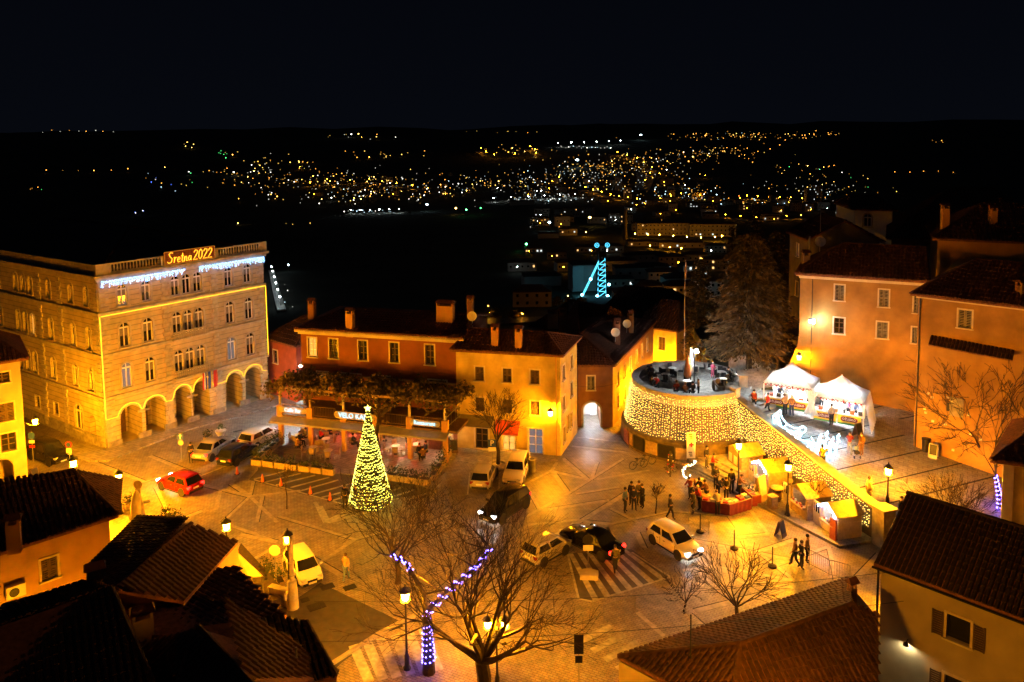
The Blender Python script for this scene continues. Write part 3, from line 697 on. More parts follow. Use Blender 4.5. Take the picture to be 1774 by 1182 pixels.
# the vine
vine = thing('vine', 'brown green vine covering the cafe pergola with a gnarled stem', 'vine', tuple(Mt @ Vector((9.6, -.3, 0))))
b = MB()
def leafquad(mb, c, s, tilt=None):
    a = Vector((random.gauss(0, 1), random.gauss(0, 1), random.gauss(0, 1)+.6)).normalized(); u = a.orthogonal().normalized(); w = a.cross(u)
    t = random.uniform(0, 6.28); u, w = u*math.cos(t)+w*math.sin(t), w*math.cos(t)-u*math.sin(t)
    c = Vector(c); mb.add([c-u*s, c+w*s*.6, c+u*s, c-w*s*.6], [(0, 1, 2, 3)])
for i in range(8600):
    u = random.uniform(-1.3, 16.6); y = random.triangular(-.7, 4.0, .3); z = 5.25+random.gauss(0, .22)+.25*math.sin(u*1.7)+.2*math.sin(u*3.1+y)
    if y < 0: z -= random.random()*.7
    if abs(u-9.6) < 1.6 and y < .7 and random.random() < .8: z -= random.random()*1.5*(1-abs(u-9.6)/1.6)
    leafquad(b, Mt @ Vector((u, y, z)), random.uniform(.08, .2))
part('foliage', b, M_leaf_y, vine)
b = MB(); b.tube([Mt @ Vector(p) for p in ((9.55, -.9, 0), (9.62, -.85, 1.2), (9.45, -.8, 2.2), (9.65, -.85, 3.2), (9.5, -.3, 4.4), (9.0, .6, 5.2))], [.2, .16, .15, .14, .1, .06], 7)
for k in range(9):
    x1 = 9.5+random.uniform(-4, 4); b.tube([Mt @ Vector((9.55, -.6, 3.4+.1*k)), Mt @ Vector(((9.5+x1)/2, -.2, 4.6)), Mt @ Vector((x1, random.uniform(0, 3), 5.25))], [.07, .05, .025], 5)
part('stem', b, M_bark, vine)
# three lettered signs on the railing
def text_mesh(body, size, depth=.03):
    cu = bpy.data.curves.new('t', 'FONT'); cu.body = body; cu.size = size; cu.extrude = depth/2; cu.align_x = 'CENTER'; cu.align_y = 'CENTER'; cu.resolution_u = 2
    o = bpy.data.objects.new('t', cu); COL.objects.link(o); dg = bpy.context.evaluated_depsgraph_get(); me = bpy.data.meshes.new_from_object(o.evaluated_get(dg))
    bpy.data.objects.remove(o); bpy.data.curves.remove(cu); return me
def text(body, size, m, parent, T, name='lettering', bold=0, sx=1.0):
    me = text_mesh(body, size); me.materials.clear(); me.materials.append(m); me.name = name
    o = inst(name, me, parent, T @ Matrix.Rotation(PI/2, 4, 'X') @ Matrix.Diagonal((sx, 1, 1, 1))); return o
def pill(mb, M, cx, z, w, h, y0=-.02, t=.08):
    r = h/2; pts = []
    for i in range(9): a = -PI/2+PI*i/8; pts.append((cx+w/2-r+r*math.cos(a), z+r*math.sin(a)))
    for i in range(9): a = PI/2+PI*i/8; pts.append((cx-w/2+r+r*math.cos(a), z+r*math.sin(a)))
    mb.slab([M @ Vector((x, y0, zz)) for x, zz in pts], 0, M.to_3x3() @ Vector((0, -t, 0)))
for txt, cx, w, h, sz, lab in (('Caffe Bar', 1.45, 2.6, .48, .46, 'lit pill shaped sign reading Caffe Bar on the terrace railing'), ('VELO KAFE', 7.15, 3.7, .62, .62, 'large lit sign reading VELO KAFE in the middle of the terrace'), ('Restaurant', 13.35, 2.6, .5, .46, 'lit sign reading Restaurant at the right end of the terrace')):
    s = thing('sign', lab, 'sign', tuple(Mt @ Vector((cx, -.2, 3.0))), 'lettered signs on the cafe terrace')
    b = MB(); pill(b, Mt, cx, 3.2, w, h); part('board', b, M_cream, s)
    b = MB(); pill(b, Mt, cx, 3.2, w-.12, h-.1, -.11, .012); part('panel', b, mat('sign_panel', (.32, .3, .26), .6, .05, 3, 0), s)
    text(txt, sz, M_signlight, s, Mt @ Matrix.Translation((cx, -.16, 3.2)), sx=.92)
    text(txt, sz, M_signlight, s, Mt @ Matrix.Translation((cx+.015, -.165, 3.212)), sx=.92)

# ================================================================ yellow house
YA, YB, YC = Vector((-4.8, 64.4)), Vector((3.7, 62.4)), Vector((5.45, 67.4)); YD = YA+(YC-YB)
yel = thing('yellow_house', 'yellow three storey house with brown shutters and a lit wall lantern', 'building', (YA.x, YA.y, 0))
ws = [(u, z, .74, 1.16, 'shut') for u in (2.0, 4.34, 6.65) for z in (5.9, 3.3)]
ws += [(2.1, .12, 1.1, 1.75, 'open'), (4.4, .12, 1.1, 1.75, 'lit')]
MY, LY = facade(MB(), YA, YB, 0, 1)
wl = walls(yel, [YA, YB, YC, YD], 0, 8.45, M_yellow, {0: ws+[(6.65, .0, 1.25, 2.15, 'cold')], 1: [(1.0, 6.1, .6, 1.2, 'shut'), (3.4, 6.3, .6, 1.1, 'shut'), (1.0, 3.5, .6, 1.2, 'shut'), (3.4, 3.9, .6, 1.2, 'shut'), (1.0, .8, .6, 1.3, 'cold'), (2.2, 1.4, .6, 1.3, 'cold'), (3.3, 1.2, .6, 1.3, 'cold')]})  # door-high cold pane glows to imitate the grey alley seen through a passage
pl, rd, R0, R1 = hip([tuple(p) for p in (YA, YB, YC, YD)], 8.45, 1.05, 0.6, 2.2, .35)
roof(yel, pl, rd)
zy = math.atan2((YB-YA).y, (YB-YA).x)
for px, py in ((858, 597), (899, 600)): chimney(yel, AT(px, py, 64.2 if px < 870 else 63.6), 1.25, .55, .5, M_ochre, zy)
b = MB(); q = [MY @ Vector(p) for p in ((.2, 0, 2.95), (.2, -1.0, 2.35), (3.2, -1.0, 2.35), (3.2, 0, 2.95))]; b.slab(q, .05); part('awning', b, mat('grey_awning', (.13, .12, .11), .8, .15, 3, 0), yel)
b = MB(); q = [MY @ Vector(p) for p in ((3.35, 0, 2.7), (3.35, -.9, 2.0), (5.4, -.9, 2.0), (5.4, 0, 2.7))]; b.slab(q, .05); q = [MY @ Vector(p) for p in ((3.35, -.9, 2.0), (3.35, -.92, 1.8), (5.4, -.92, 1.8), (5.4, -.9, 2.0))]; b.slab(q, 0, (0, .02, 0)); part('awning', b, mat('red_awning', (.45, .06, .04), .8, .15, 3, 0), yel)
b = MB(); b.tube([MY @ Vector((8.4, -.08, 0)), MY @ Vector((8.4, -.08, 8.4))], .05, 6); part('downpipe', b, M_ochre, yel)
b = MB(); band(b, YA, YB, 8.3, 8.45, .12); part('cornice', b, M_yellow, yel)

# ================================================================ house with the vaulted passage
AA, AB, AC = Vector((5.6, 68.7)), Vector((8.7, 68.6)), Vector((15.0, 83.9)); AD = Vector((5.9, 84.0))
arch = thing('passage_house', 'ochre house with a vaulted passage lit white inside', 'building', (AA.x, AA.y, 0))
mb = MB(); Ma, La = facade(mb, AA, AB, 0, 5.7, [(.5, 2.0, 0, 2.25, 1, 3.2), (.85, 1.5, 3.4, 4.65)])
facade(mb, AC, AD, 0, 5.7); facade(mb, AD, AA, 0, 5.7); part('wall', mb, M_brown, arch)
window(arch, Ma, 1.18, 3.4, .65, 1.25, 'shutg')
mb = MB(); sw = [(1.8, 3.3, .55, 1.2, 'shutg'), (4.2, 3.3, .55, 1.2, 'shutg'), (6.4, 3.3, .55, 1.3, 'shutg'), (9.0, 3.3, .55, 1.3, 'shut'), (11.2, 3.3, .55, 1.3, 'shutg'), (13.6, 3.3, .55, 1.3, 'shutg'), (1.8, 1.1, .6, 1.2, 'cold'), (4.2, 1.1, .6, 1.2, 'shut')]
M_, L_ = facade(mb, AB, AC, 0, 5.7, [(u-w/2, u+w/2, z, z+h, 0) for u, z, w, h, s in sw])
for t in sw: window(arch, M_, *t)
part('side_wall', mb, M_ochre, arch)
b = MB(); k = 12
for i in range(k):
    a0, a1 = PI*i/k, PI*(i+1)/k
    q = [(1.25-.75*math.cos(a), 1.5+.75*math.sin(a)) for a in (a0, a1)]+[(1.25-.93*math.cos(a), 1.5+.93*math.sin(a)) for a in (a1, a0)]
    b.slab([Ma @ Vector((x, -.05, z)) for x, z in q], 0, Ma.to_3x3() @ Vector((0, .05, 0)))
for x in (.41, 2.09): b.box((x, -.025, .75), (.18, .05, 1.5), Ma)
part('arch_surround', b, M_stone, arch)
b = MB(); b.box((1.25, 3.25, 1.5), (2.2, .1, 3.2), Ma); b.box((1.6, 3.0, 1.0), (.6, .12, 2.0), Ma); part('passage_end_wall', b, M_white, arch)
b = MB(); b.box((1.25, 1.2, 2.0), (.3, .3, .06), Ma); part('passage_lamp', b, glow('passage_white', (.8, .9, 1.0), 200), arch)
E0, E1, E2, E3 = [Vector((*p, 5.7)) for p in outset([tuple(q) for q in (AA, AB, AC, AD)], .35)]
RR0, RR1 = AT(1004, 579, 73.5), AT(1052, 546, 84.5)
roof(arch, [[E0, E1, RR0], [E1, E2, RR1, RR0], [E3, E0, RR0, RR1]], [(E1, RR0), (RR0, RR1)])
chimney(arch, AT(1068, 589, 74.2), 1.6, .55, .5, M_brown, .3); chimney(arch, AT(1092, 573, 78.5), 1.6, .5, .5, M_brown, .3)
dish(arch, AT(1066, 576, 73.6), .42, (-.1, -1, .25)); dish(arch, AT(1086, 561, 77.9), .42, (-.1, -1, .25))
# ================================================================ lanterns
def lantern_parts(root, top, sc=1.0, glass=None):
    """glazed lantern whose foot stands at the world point top"""
    x, y, z = top
    b = MB(); b.lathe([(.25*sc, -.03*sc), (.27*sc, 0), (.1*sc, .012*sc)], 8, (x, y, z)); part('light_skirt', b, M_iron, root)  # skirt disc added to cut steep downward light and even out the ground
    b = MB(); b.lathe([(.15*sc, .03*sc), (.16*sc, .05*sc), (.21*sc, .42*sc), (.2*sc, .45*sc)], 6, (x, y, z)); part('lantern_glass', b, glass or M_lampglass, root)
    b = MB(); b.lathe([(.31*sc, .44*sc), (.31*sc, .48*sc), (.1*sc, .66*sc), (.03*sc, .7*sc), (.04*sc, .78*sc), (.005, .84*sc)], 8, (x, y, z)); part('lantern_cap', b, M_iron, root)
def lamp_post(px, py, h, label, base=None, two=False, pw=2300):
    gl = glow('sodium_lantern_%d' % pw, SOD, pw)
    q = P(*base) if base else P(px, py, h+.2); q = Vector((q.x, q.y, base[2] if base and len(base) > 2 else 0))
    t = thing('street_lamp', label, 'street lamp', tuple(q), 'iron lanterns on posts')
    b = MB(); b.lathe([(.2, 0), (.2, .1), (.13, .2), (.12, .7), (.08, .8), (.055, 1.0), (.045, h-.25), (.07, h-.2), (.04, h-.05), (.07, h)], 8, q); part('post', b, M_iron, t)
    if two:
        b = MB(); b.tube([q+Vector((-.4, 0, h)), q+Vector((0, 0, h-.15)), q+Vector((.4, 0, h))], .03, 5); part('arm', b, M_iron, t)
        for s in (-.4, .4): lantern_parts(t, q+Vector((s, 0, h)), .85, gl)
    else: lantern_parts(t, q+Vector((0, 0, h)), 1.0, gl)
    return t
def wall_lamp(pos, out, label, glass=None, sc=.8):
    pos = Vector(pos); out = Vector(out).normalized()
    t = thing('wall_lantern', label, 'wall lamp', tuple(pos), 'lanterns on wall brackets')
    b = MB(); b.tube([pos-out*.65+Vector((0, 0, .25)), pos-out*.3+Vector((0, 0, -.05)), pos], .025, 5); part('bracket', b, M_iron, t)
    lantern_parts(t, pos, sc, glass); return t
lamp_post(127, 803, 3.2, 'lit lantern on a post behind the low tiled roof near the parked black car', pw=2400)
lamp_post(207, 836, 2.45, 'lit lantern on a post next to the folded parasol', (209, 890), pw=2200)
lamp_post(392, 912, 3.0, 'lit lantern just beyond the dark gabled roof tip', pw=950)
lamp_post(503, 945, 3.75, 'lit lantern beside the thick concrete mast and white compact car', (503, 1050), pw=800)
lamp_post(702, 1033, 3.6, 'lit lantern left of the tree trunk wound in violet lights', pw=1300)
lamp_post(860, 1080, 3.2, 'twin headed lit lantern behind the big bare tree', None, True, pw=1150)
lamp_post(1280, 770, 3.2, 'lit lantern in front of the uppermost market hut', (1279, 851, .15), pw=1300)
lamp_post(1364, 812, 3.2, 'lit lantern between the barrel tables and the third market hut', (1364, 893, .15), pw=1050)
lamp_post(1537, 820, 2.3, 'lit lantern at the foot of the ramp with long glare', (1537, 880, 1.35), pw=1900)
# concrete mast beside the fourth lantern
q = P(508, 1053); t = thing('concrete_mast', 'thick tapered concrete mast beside the white compact car', 'mast', tuple(q))
b = MB(); b.lathe([(.34, 0), (.33, .25), (.26, 1.5), (.25, 1.6), (.14, 1.65), (.12, 4.1), (.1, 4.2)], 10, q); part('shaft', b, M_stone, t, True)
b = MB(); b.box(q+Vector((-.32, -.15, .8)), (.1, .3, .4)); part('meter_box', b, M_white, t)
for z in (1.9, 2.6): b = MB(); b.lathe([(.16, z), (.16, z+.08)], 10, q); part('clamp_ring', b, M_steel, t)
wall_lamp(MY @ Vector((8.0, -.55, 3.55)), MY.to_3x3() @ Vector((0, -1, 0)), 'bright wall lantern near the corner of the yellow house', M_lampglass_s, .95)

# ================================================================ right-hand houses
OA, OB = Vector((24.5, 67)), Vector((33, 63)); oi = Vector((-(OB-OA).y, (OB-OA).x)).normalized()
ora = thing('orange_house', 'tall orange house with grey shutters behind the market tents', 'building', (OA.x, OA.y, 0))
Mo, Lo = frame2(OA, OB); OC, OD = OB+oi*7, OA+oi*7
mb = MB(); ow = [(3.13, 11.85, .72, 1.3, 'shutg'), (6.5, 11.6, .72, 1.4, 'shutg'), (3.16, 9.0, .8, 1.35, 'open'), (6.46, 8.95, .8, 1.35, 'shutg'), (8.95, 11.3, .5, 1.4, 'shutg'), (8.9, 8.8, .5, 1.3, 'shutg')]
facade(mb, OA, OB, 8.6, 13.9, [(u-w/2, u+w/2, z, min(z+h, 13.9), 0) for u, z, w, h, s in ow if z > 8.6]); facade(mb, OB, OC, 0, 13.9); facade(mb, OC, OD, 0, 13.9); facade(mb, OD, OA, 0, 13.9)
for w_ in ow: window(ora, Mo, *w_)
# below: the flared foot of the wall at the left corner
prof = [(8.6, 0), (7.6, -.15), (6.6, -.45), (5.6, -.95), (4.6, -1.5), (3.6, -2.0), (0, -2.3)]
for (za_, a), (zb_, b2) in zip(prof, prof[1:]):
    mb.add([(b2, -.0-.1*(b2 < -.1), zb_), (Lo, 0, zb_), (Lo, 0, za_), (a, 0, za_)], [(0, 1, 2, 3)], Mo); mb.add([(b2, 0, zb_), (a, 0, za_), (a, 6, za_), (b2, 6, zb_)], [(0, 1, 2, 3)], Mo)
part('wall', mb, M_orange, ora)
b = MB(); band(b, OA, OB, 13.55, 13.75, .1); band(b, OA, OB, 13.75, 13.95, .3); part('cornice', b, M_trim, ora)
pl, rd, R0, R1 = hip([tuple(p) for p in (OA, OB, OC, OD)], 13.95, 2.2, 3.5, 0.2, .35); roof(ora, pl, rd)
chimney(ora, AT(1396, 452, 70), .5, .6, .5, M_ochre); b = MB(); p = AT(1402, 448, 70); b.tube([p, p+Vector((0, 0, 2.0))], .09, 6); part('flue_pipe', b, M_steel, ora)
b = MB(); b.tube([Mo @ Vector((1.0, -.05, 3)), Mo @ Vector((1.0, -.05, 13.5))], .03, 5); part('downpipe', b, M_dark, ora)
p = AT(1489, 614, 65.2); b = MB(); b.lathe([(.02, -.55), (.16, -.45), (.26, -.1), (.22, .1), (.27, .3), (.2, .4), (.02, .45)], 8, p, sq=(1, .45)); part('stone_mask', b, M_stone, ora)
wall_lamp(Mo @ Vector((.1, -.6, 6.55)), Mo.to_3x3() @ Vector((0, -1, 0)), 'lit lantern low on the curved corner of the orange house', M_lampglass_w, 1.0)
fl = thing('floodlight', 'cold white floodlight high on the orange wall', 'floodlight', tuple(Mo @ Vector((1.0, -.5, 10.0))))
b = MB(); b.tube([Mo @ Vector((1.0, 0, 10.2)), Mo @ Vector((1.0, -.5, 10.1))], .03, 5); b.box(Mo @ Vector((1.0, -.52, 10.06)), (.34, .3, .3)); part('housing', b, M_dark, fl)
b = MB(); q = [Mo @ Vector(v) for v in ((1.19, -.75, 9.85), (1.24, -.4, 9.85), (1.24, -.4, 10.15), (1.19, -.75, 10.15))]; b.slab(q, 0, Mo.to_3x3() @ Vector((.03, -.01, -.02))); b.slab([Mo @ Vector(v) for v in ((.85, -.7, 9.9), (1.15, -.7, 9.9), (1.15, -.7, 10.15), (.85, -.7, 10.15))], 0, (0, -.02, 0)); part('lens', b, M_coldlamp, fl)

FA, FB = Vector((30, 58)), Vector((34.7, 53.9)); fi = Vector((-(FB-FA).y, (FB-FA).x)).normalized(); FB = FA+(FB-FA)*1.9
fro = thing('front_house', 'orange house with a tiled lean-to strip, house nearest the ramp lantern', 'building', (FA.x, FA.y, 0))
Mf, Lf2 = frame2(FA, FB)
walls(fro, [FA, FB, FB+fi*8, FA+fi*8], -.5, 14.0, M_orange, {0: [(3.1, 11.9, .85, 1.3, 'shutg'), (7.4, 11.9, .85, 1.3, 'shutg')]})
b = MB(); b.box((2.3, -.01, 5.9), (.32, .08, .62), Mf); part('niche', b, M_dark, fro)
b = MB(); band(b, FA, FB, 13.7, 13.9, .12); part('cornice', b, M_trim, fro)
q = [Mf @ Vector(v) for v in ((.9, -.55, 10.4), (6.2, -.55, 10.2), (6.2, 0, 10.75), (.9, 0, 11.0))]
lt = MB(); lt.slab(q, .06); lean = part('lean_to_roof', lt, M_roof, fro); b = MB(); [b.add(*t_) for t_ in tiles_of(q, .24, .5)]; part('roof_tiles', b, M_tile_d, lean, kind='stuff')
pl, rd, R0, R1 = hip([tuple(p) for p in (FA, FB, FB+fi*8, FA+fi*8)], 14.0, 2.3, 3.4, 0.2, .45); roof(fro, pl, rd)
chimney(fro, Mf @ Vector((6.3, 1.0, 14.3)), .9, .55, .55, M_ochre, .3)
b = MB(); b.box((2.6, -.05, 2.6), (.9, .1, 1.4), Mf @ Matrix.Translation((.2, 0, 3.4))); part('painted_plaque', b, M_stone_d, fro)
b = MB(); b.tube([Mf @ Vector((.15, -.06, 2)), Mf @ Vector((.15, -.06, 13.8))], .05, 6); part('downpipe', b, M_dark, fro)
for px, py in ((1614, 688), (1641, 688), (1647, 695), (1601, 707), (1603, 714), (1677, 718), (1637, 734), (1615, 729), (1680, 752), (1698, 761), (1621, 767), (1650, 779), (1607, 681)):
    d = ray(px, py); n2 = Mf.col[1].to_3d(); t_ = (FA.to_3d()-Vector((0, 0, 0))).dot(n2)/d.dot(n2); p = Vector((0, 0, H))+d*t_
    b = MB(); b.box(p+Vector((0, -.08, 0)), (.16, .16, .14), rz=-.7); part('bird_box', b, M_white, fro)
q = P(1604, 780, 1.9)
# big house behind at the far right
BA, BB = AT(1624, 415, 66).to_2d(), AT(1800, 428, 63).to_2d(); bi = Vector((-(BB-BA).y, (BB-BA).x)).normalized()
big = thing('tall_house', 'tall dark roofed house with two thin chimneys at the far right', 'building', (BA.x, BA.y, 0))
zt_ = AT(1624, 413, 66).z
walls(big, [BA, BB, BB+bi*9, BA+bi*9], 6, zt_, M_ochre, {0: [(6.7, zt_-4.7, 1.0, 2.6, 'arch')]})
pl, rd, R0, R1 = hip([tuple(p) for p in (BA, BB, BB+bi*9, BA+bi*9)], zt_, 2.6, 4, 1, .4); roof(big, pl, rd, w=.3, l=.6, m=M_tile_d)
chimney(big, AT(1636, 402, 67), 2.0, .55, .5, M_ochre); chimney(big, AT(1718, 413, 66), 2.3, .55, .5, M_ochre); chimney(big, AT(1741, 385, 72), 1.8, .9, .6, M_brown)
# far roof with sloping parapet behind it
b0, b1 = AT(1532, 400, 96), AT(1700, 330, 90)
far = thing('dark_house', 'large unlit dark house with a sloped roof behind the orange house', 'building', (b0.x, b0.y, 0))
c_ = [tuple(AT(1545, 400, 88).to_2d()), tuple(AT(1780, 400, 84).to_2d()), tuple(AT(1780, 380, 100).to_2d()), tuple(AT(1545, 380, 104).to_2d())]
zz_ = AT(1560, 412, 88).z; walls(far, c_, 0, zz_, M_greywall, {}); pl, rd, R0, R1 = hip(c_, zz_, 5.0, 7, 4, .5); roof(far, pl, rd, w=.35, l=.7, m=M_tile_d)
# gabled stone house
g0, g1 = AT(1402, 470, 76), AT(1522, 470, 74)
gab = thing('gabled_house', 'dim stone house with a broad gable and one shuttered attic window', 'building', (g0.x, g0.y, 0))
GA, GB = g0.to_2d(), g1.to_2d(); gi = Vector((-(GB-GA).y, (GB-GA).x)).normalized(); Mg, Lg = frame2(GA, GB); zg = AT(1400, 415, 76).z; za2 = AT(1462, 385, 75).z
GD = AT(1368, 420, 82).to_2d(); GC = GB+(GD-GA)
walls(gab, [GA, GB, GC, GD], 0, zg, M_greywall, {3: [(2.6, zg-2.2, .7, 1.3, 'cold'), (2.6, zg-6.2, .7, 1.4, 'shutg')], 0: [(3.3, zg-1.55, .75, 1.25, 'shutg')]})
b = MB(); b.slab([Mg @ Vector((0, 0, zg)), Mg @ Vector((Lg, 0, zg)), Mg @ Vector((Lg/2, 0, za2))], 0, Mg.to_3x3() @ Vector((0, .25, 0))); part('gable_wall', b, M_greywall, gab)
dv = (GD-GA).to_3d(); e = Mg.to_3x3() @ Vector((.35, 0, 0)); o_ = -dv.normalized()*.3
RA_, RB_ = Mg @ Vector((Lg/2, 0, za2+.15))+o_, Mg @ Vector((Lg/2, 0, za2+.15))+dv
L0, L1 = Mg @ Vector((-.4, 0, zg-.05))+o_, Mg @ Vector((-.4, 0, zg-.05))+dv; R0_, R1_ = Mg @ Vector((Lg+.4, 0, zg-.05))+o_, Mg @ Vector((Lg+.4, 0, zg-.05))+dv
roof(gab, [[L1, L0, RA_, RB_], [R0_, R1_, RB_, RA_]], [(RA_, RB_)], w=.3, l=.6, m=M_tile_d)
dish(gab, AT(1421, 419, 75.4), .5, (-.3, -1, .3))
p = AT(1421, 402, 75); b = MB(); b.tube([p, p+Vector((0, 0, 4.2))], .03, 4); part('antenna_mast', b, M_steel, gab)
# pale house with a bay, behind
h0, h1 = AT(1478, 420, 100), AT(1545, 410, 98)
pb = thing('pale_house', 'small pale walled house behind the stone gable', 'building', (h0.x, h0.y, 0))
ph = [tuple(h0.to_2d()), tuple(h1.to_2d()), tuple((h1+Vector((1, 8, 0))).to_2d()), tuple((h0+Vector((1, 8, 0))).to_2d())]
zp = AT(1480, 362, 100).z; walls(pb, ph, 0, zp, M_white, {0: [(1.6, zp-2.2, .9, 1.6, 'arch')]}); pl, rd, R0, R1 = hip(ph, zp, 1.5, 1, 1, .4); roof(pb, pl, rd, w=.35, l=.7, m=M_tile_d)
# yellow corner house at the right edge
c0 = P(1738, 795, 7.0); k0 = Vector((c0.x, c0.y))
YE = [k0, k0+Vector((6, -2.5)), k0+Vector((9.5, 3)), k0+Vector((4.4, 5.2))]
cor = thing('corner_house', 'yellow house with a pilaster and hipped roof at the right edge', 'building', (k0.x, k0.y, 0))
walls(cor, YE, -.5, 7.0, M_yellow, {})
b = MB(); Mc, Lc = frame2(YE[0], YE[1]); b.box((.28, -.06, 3.3), (.55, .12, 6.9), Mc); b.tube([Mc @ Vector((1.3, -.08, 0)), Mc @ Vector((1.3, -.08, 7))], .06, 6); part('pilaster', b, M_trim, cor)
b = MB(); band(b, YE[0], YE[1], 6.7, 6.95, .2); part('cornice', b, M_trim, cor)
pl, rd, R0, R1 = hip([tuple(p) for p in YE], 7.0, 1.9, 2.6, 2.6, .55); roof(cor, pl, rd)
# near house, lower right
NA, NB = P(1527, 978, 6.0).to_2d(), P(1774, 1070, 6.0).to_2d(); NB = NA+(NB-NA)*1.35
na_, nb_ = P(1632, 876, 8.1), P(1774, 908, 8.1); 
nei = thing('near_house', 'cream plastered house with a black roof and louvred shutters, nearest at lower right', 'building', (NA.x, NA.y, 0))
Mn, Ln = frame2(NA, NB); ni = Mn.col[1].to_2d(); ND = NA+ni*7.4; NC = NB+ni*7.4
MNW = mat('near_plaster', (.42, .36, .25), .9, .12, 1.0, .12)
uw = 3.35
walls(nei, [NA, NB, NC, ND], -1, 6.0, MNW, {0: [(uw, 3.75, .95, 1.15, 'side'), (uw, .9, .95, 1.15, 'side')]})
pl, rd, R0, R1 = hip([tuple(p) for p in (NA, NB, NC, ND)], 6.05, 2.1, 0, 0, .25); roof(nei, pl, rd, w=.22, l=.42, m=mat('black_slate_tile', (.035, .022, .018), .9, .4, 4, .2))
b = MB(); b.slab([Vector((*ND, 5.9)), Vector((*NA, 5.9)), Vector((*((NA+ND)/2), 8.0))], 0, Mn.to_3x3() @ Vector((.2, 0, 0))); part('gable_wall', b, MNW, nei)
b = MB(); b.tube([Mn @ Vector((-.1, -.08, -1)), Mn @ Vector((-.1, -.08, 5.8))], .05, 6); part('downpipe', b, M_dark, nei)
b = MB(); b.tube([Mn @ Vector((-.3, -.32, 5.9)), Mn @ Vector((Ln, -.32, 5.9))], .06, 6); part('gutter', b, M_dark, nei)
wl_ = thing('wall_spot', 'small white downlight on the near cream wall', 'wall lamp', tuple(Mn @ Vector((1.28, -.25, 2.7))))
b = MB(); b.tube([Mn @ Vector((1.28, 0, 2.9)), Mn @ Vector((1.28, -.2, 2.85))], .02, 4); b.v += []; Sh = Mn @ Vector((1.28, -.22, 2.70)); n_ = 10; vs_ = [(Sh.x+r_*math.cos(2*PI*j/n_), Sh.y+r_*math.sin(2*PI*j/n_), Sh.z+z_) for r_, z_ in ((.14, 0), (.11, .1), (.03, .16)) for j in range(n_)]; b.add(vs_, [(i*n_+j, i*n_+(j+1) % n_, (i+1)*n_+(j+1) % n_, (i+1)*n_+j) for i in (0, 1) for j in range(n_)]+[tuple(range(20, 30))]); part('shade', b, M_iron, wl_)
b = MB(); b.ball(Mn @ Vector((1.28, -.22, 2.755)), .05, 8, 5); part('bulb', b, glow('white_bulb', (1, .8, .42), 260), wl_)
# tiled roofs at the bottom right
low = thing('low_house', 'low house seen as a brown barrel tiled roof at the bottom right', 'building', tuple(P(1300, 1150, 0)))
p0, p1, p2_, p3_ = P(1072, 1138, 4.0), P(1470, 1003, 4.0), P(1477, 1046, 5.5), P(1283, 1116, 5.5)
ru_ = (p2_-p3_).normalized(); rn_ = Vector((ru_.y, -ru_.x, 0)).normalized(); pn_ = ru_.cross(rn_*5.6+Vector((0, 0, -2.2))).normalized()
def on_slope(px, py): d = ray(px, py); return Vector((0, 0, H))+d*((p2_-Vector((0, 0, H))).dot(pn_)/d.dot(pn_))
p4, p5, p6 = on_slope(1522, 1064), on_slope(1521, 1230), on_slope(1266, 1240)
roof(low, [[p1, p0, p3_, p2_], [p6, p5, p4, p2_, p3_], [p0, p6, p3_]], [(p2_, p3_), (p3_, p6), (p3_, p0)], w=.25, l=.42, near=290, m=mat('brown_clay_tile', (.10, .045, .028), .85, .45, 3.5, .3, stain=.4))
b = MB(); dn = Vector((0, 0, -4.2))
for a_, c_2 in ((p0, p1), (p0, p6), (p1, p4)): b.quad(a_+Vector((0, 0, -.2)), c_2+Vector((0, 0, -.2)), c_2+dn, a_+dn)
part('wall', b, M_cream, low)
chimney(low, P(1476, 1022, 4.9), .12, .35, .3, M_ochre, .4)
an = thing('tv_antenna', 'tall dark television antenna on the bottom right tiled roof', 'antenna', tuple(P(1195, 1150, 4.4)))
b = MB(); a0 = P(1196, 1165, 4.3); b.tube([a0, a0+Vector((0, 0, 2.5))], .03, 5); part('mast', b, M_iron, an)
b = MB(); a1 = a0+Vector((0, 0, 2.3)); a2 = a1+Vector((-.7, .9, .9)); b.tube([a1, a2], .025, 4)
for i in range(14): c = a1.lerp(a2, i/13); b.tube([c-Vector((.25-.01*i, .18, 0)), c+Vector((.25-.01*i, .18, 0))], .012, 3)
for i in range(5): c = a1+Vector((0, 0, -.1*i)); b.tube([c-Vector((.3, .1, .1)), c+Vector((.3, .1, .1))], .012, 3)
part('aerial', b, M_steel, an)
b = MB(); b.tube([P(1135, 1185, 4.6), P(1250, 1175, 5.0), P(1330, 1190, 5.0)], .05, 5)

# ================================================================ left-hand houses
LB0, LB1 = Vector((-42.2, 56.1)), Vector((-37.7, 59.4)); li = Vector((-(LB1-LB0).y, (LB1-LB0).x)).normalized()
lef = thing('left_house', 'cream house with brown louvred shutters and an arched doorway at the left edge', 'building', (LB1.x, LB1.y, 0))
Ml, Ll2 = frame2(LB0, LB1)
lws = [(Ll2-1.2, 7.9, .95, .8, 'open'), (Ll2-1.1, 4.9, 1.0, 1.4, 'shut'), (Ll2-1.1, 2.55, 1.0, 1.4, 'open'), (Ll2-3.4, 4.9, 1.0, 1.4, 'shut')]
mb = MB(); facade(mb, LB0, LB1, 0, 9.6, [(u-w/2, u+w/2, z, z+h, 0) for u, z, w, h, s in lws]+[(Ll2-2.3, Ll2-.9, 0, 2.0, 1, 1.6)])
for t_ in lws: window(lef, Ml, *t_)
facade(mb, LB1, LB1+li*7, 0, 9.6); facade(mb, LB1+li*7, LB0+li*7, 0, 9.6); mb.box((Ll2-1.6, 1.65, 1.2), (2, .1, 2.4), Ml); part('wall', mb, M_cream, lef)
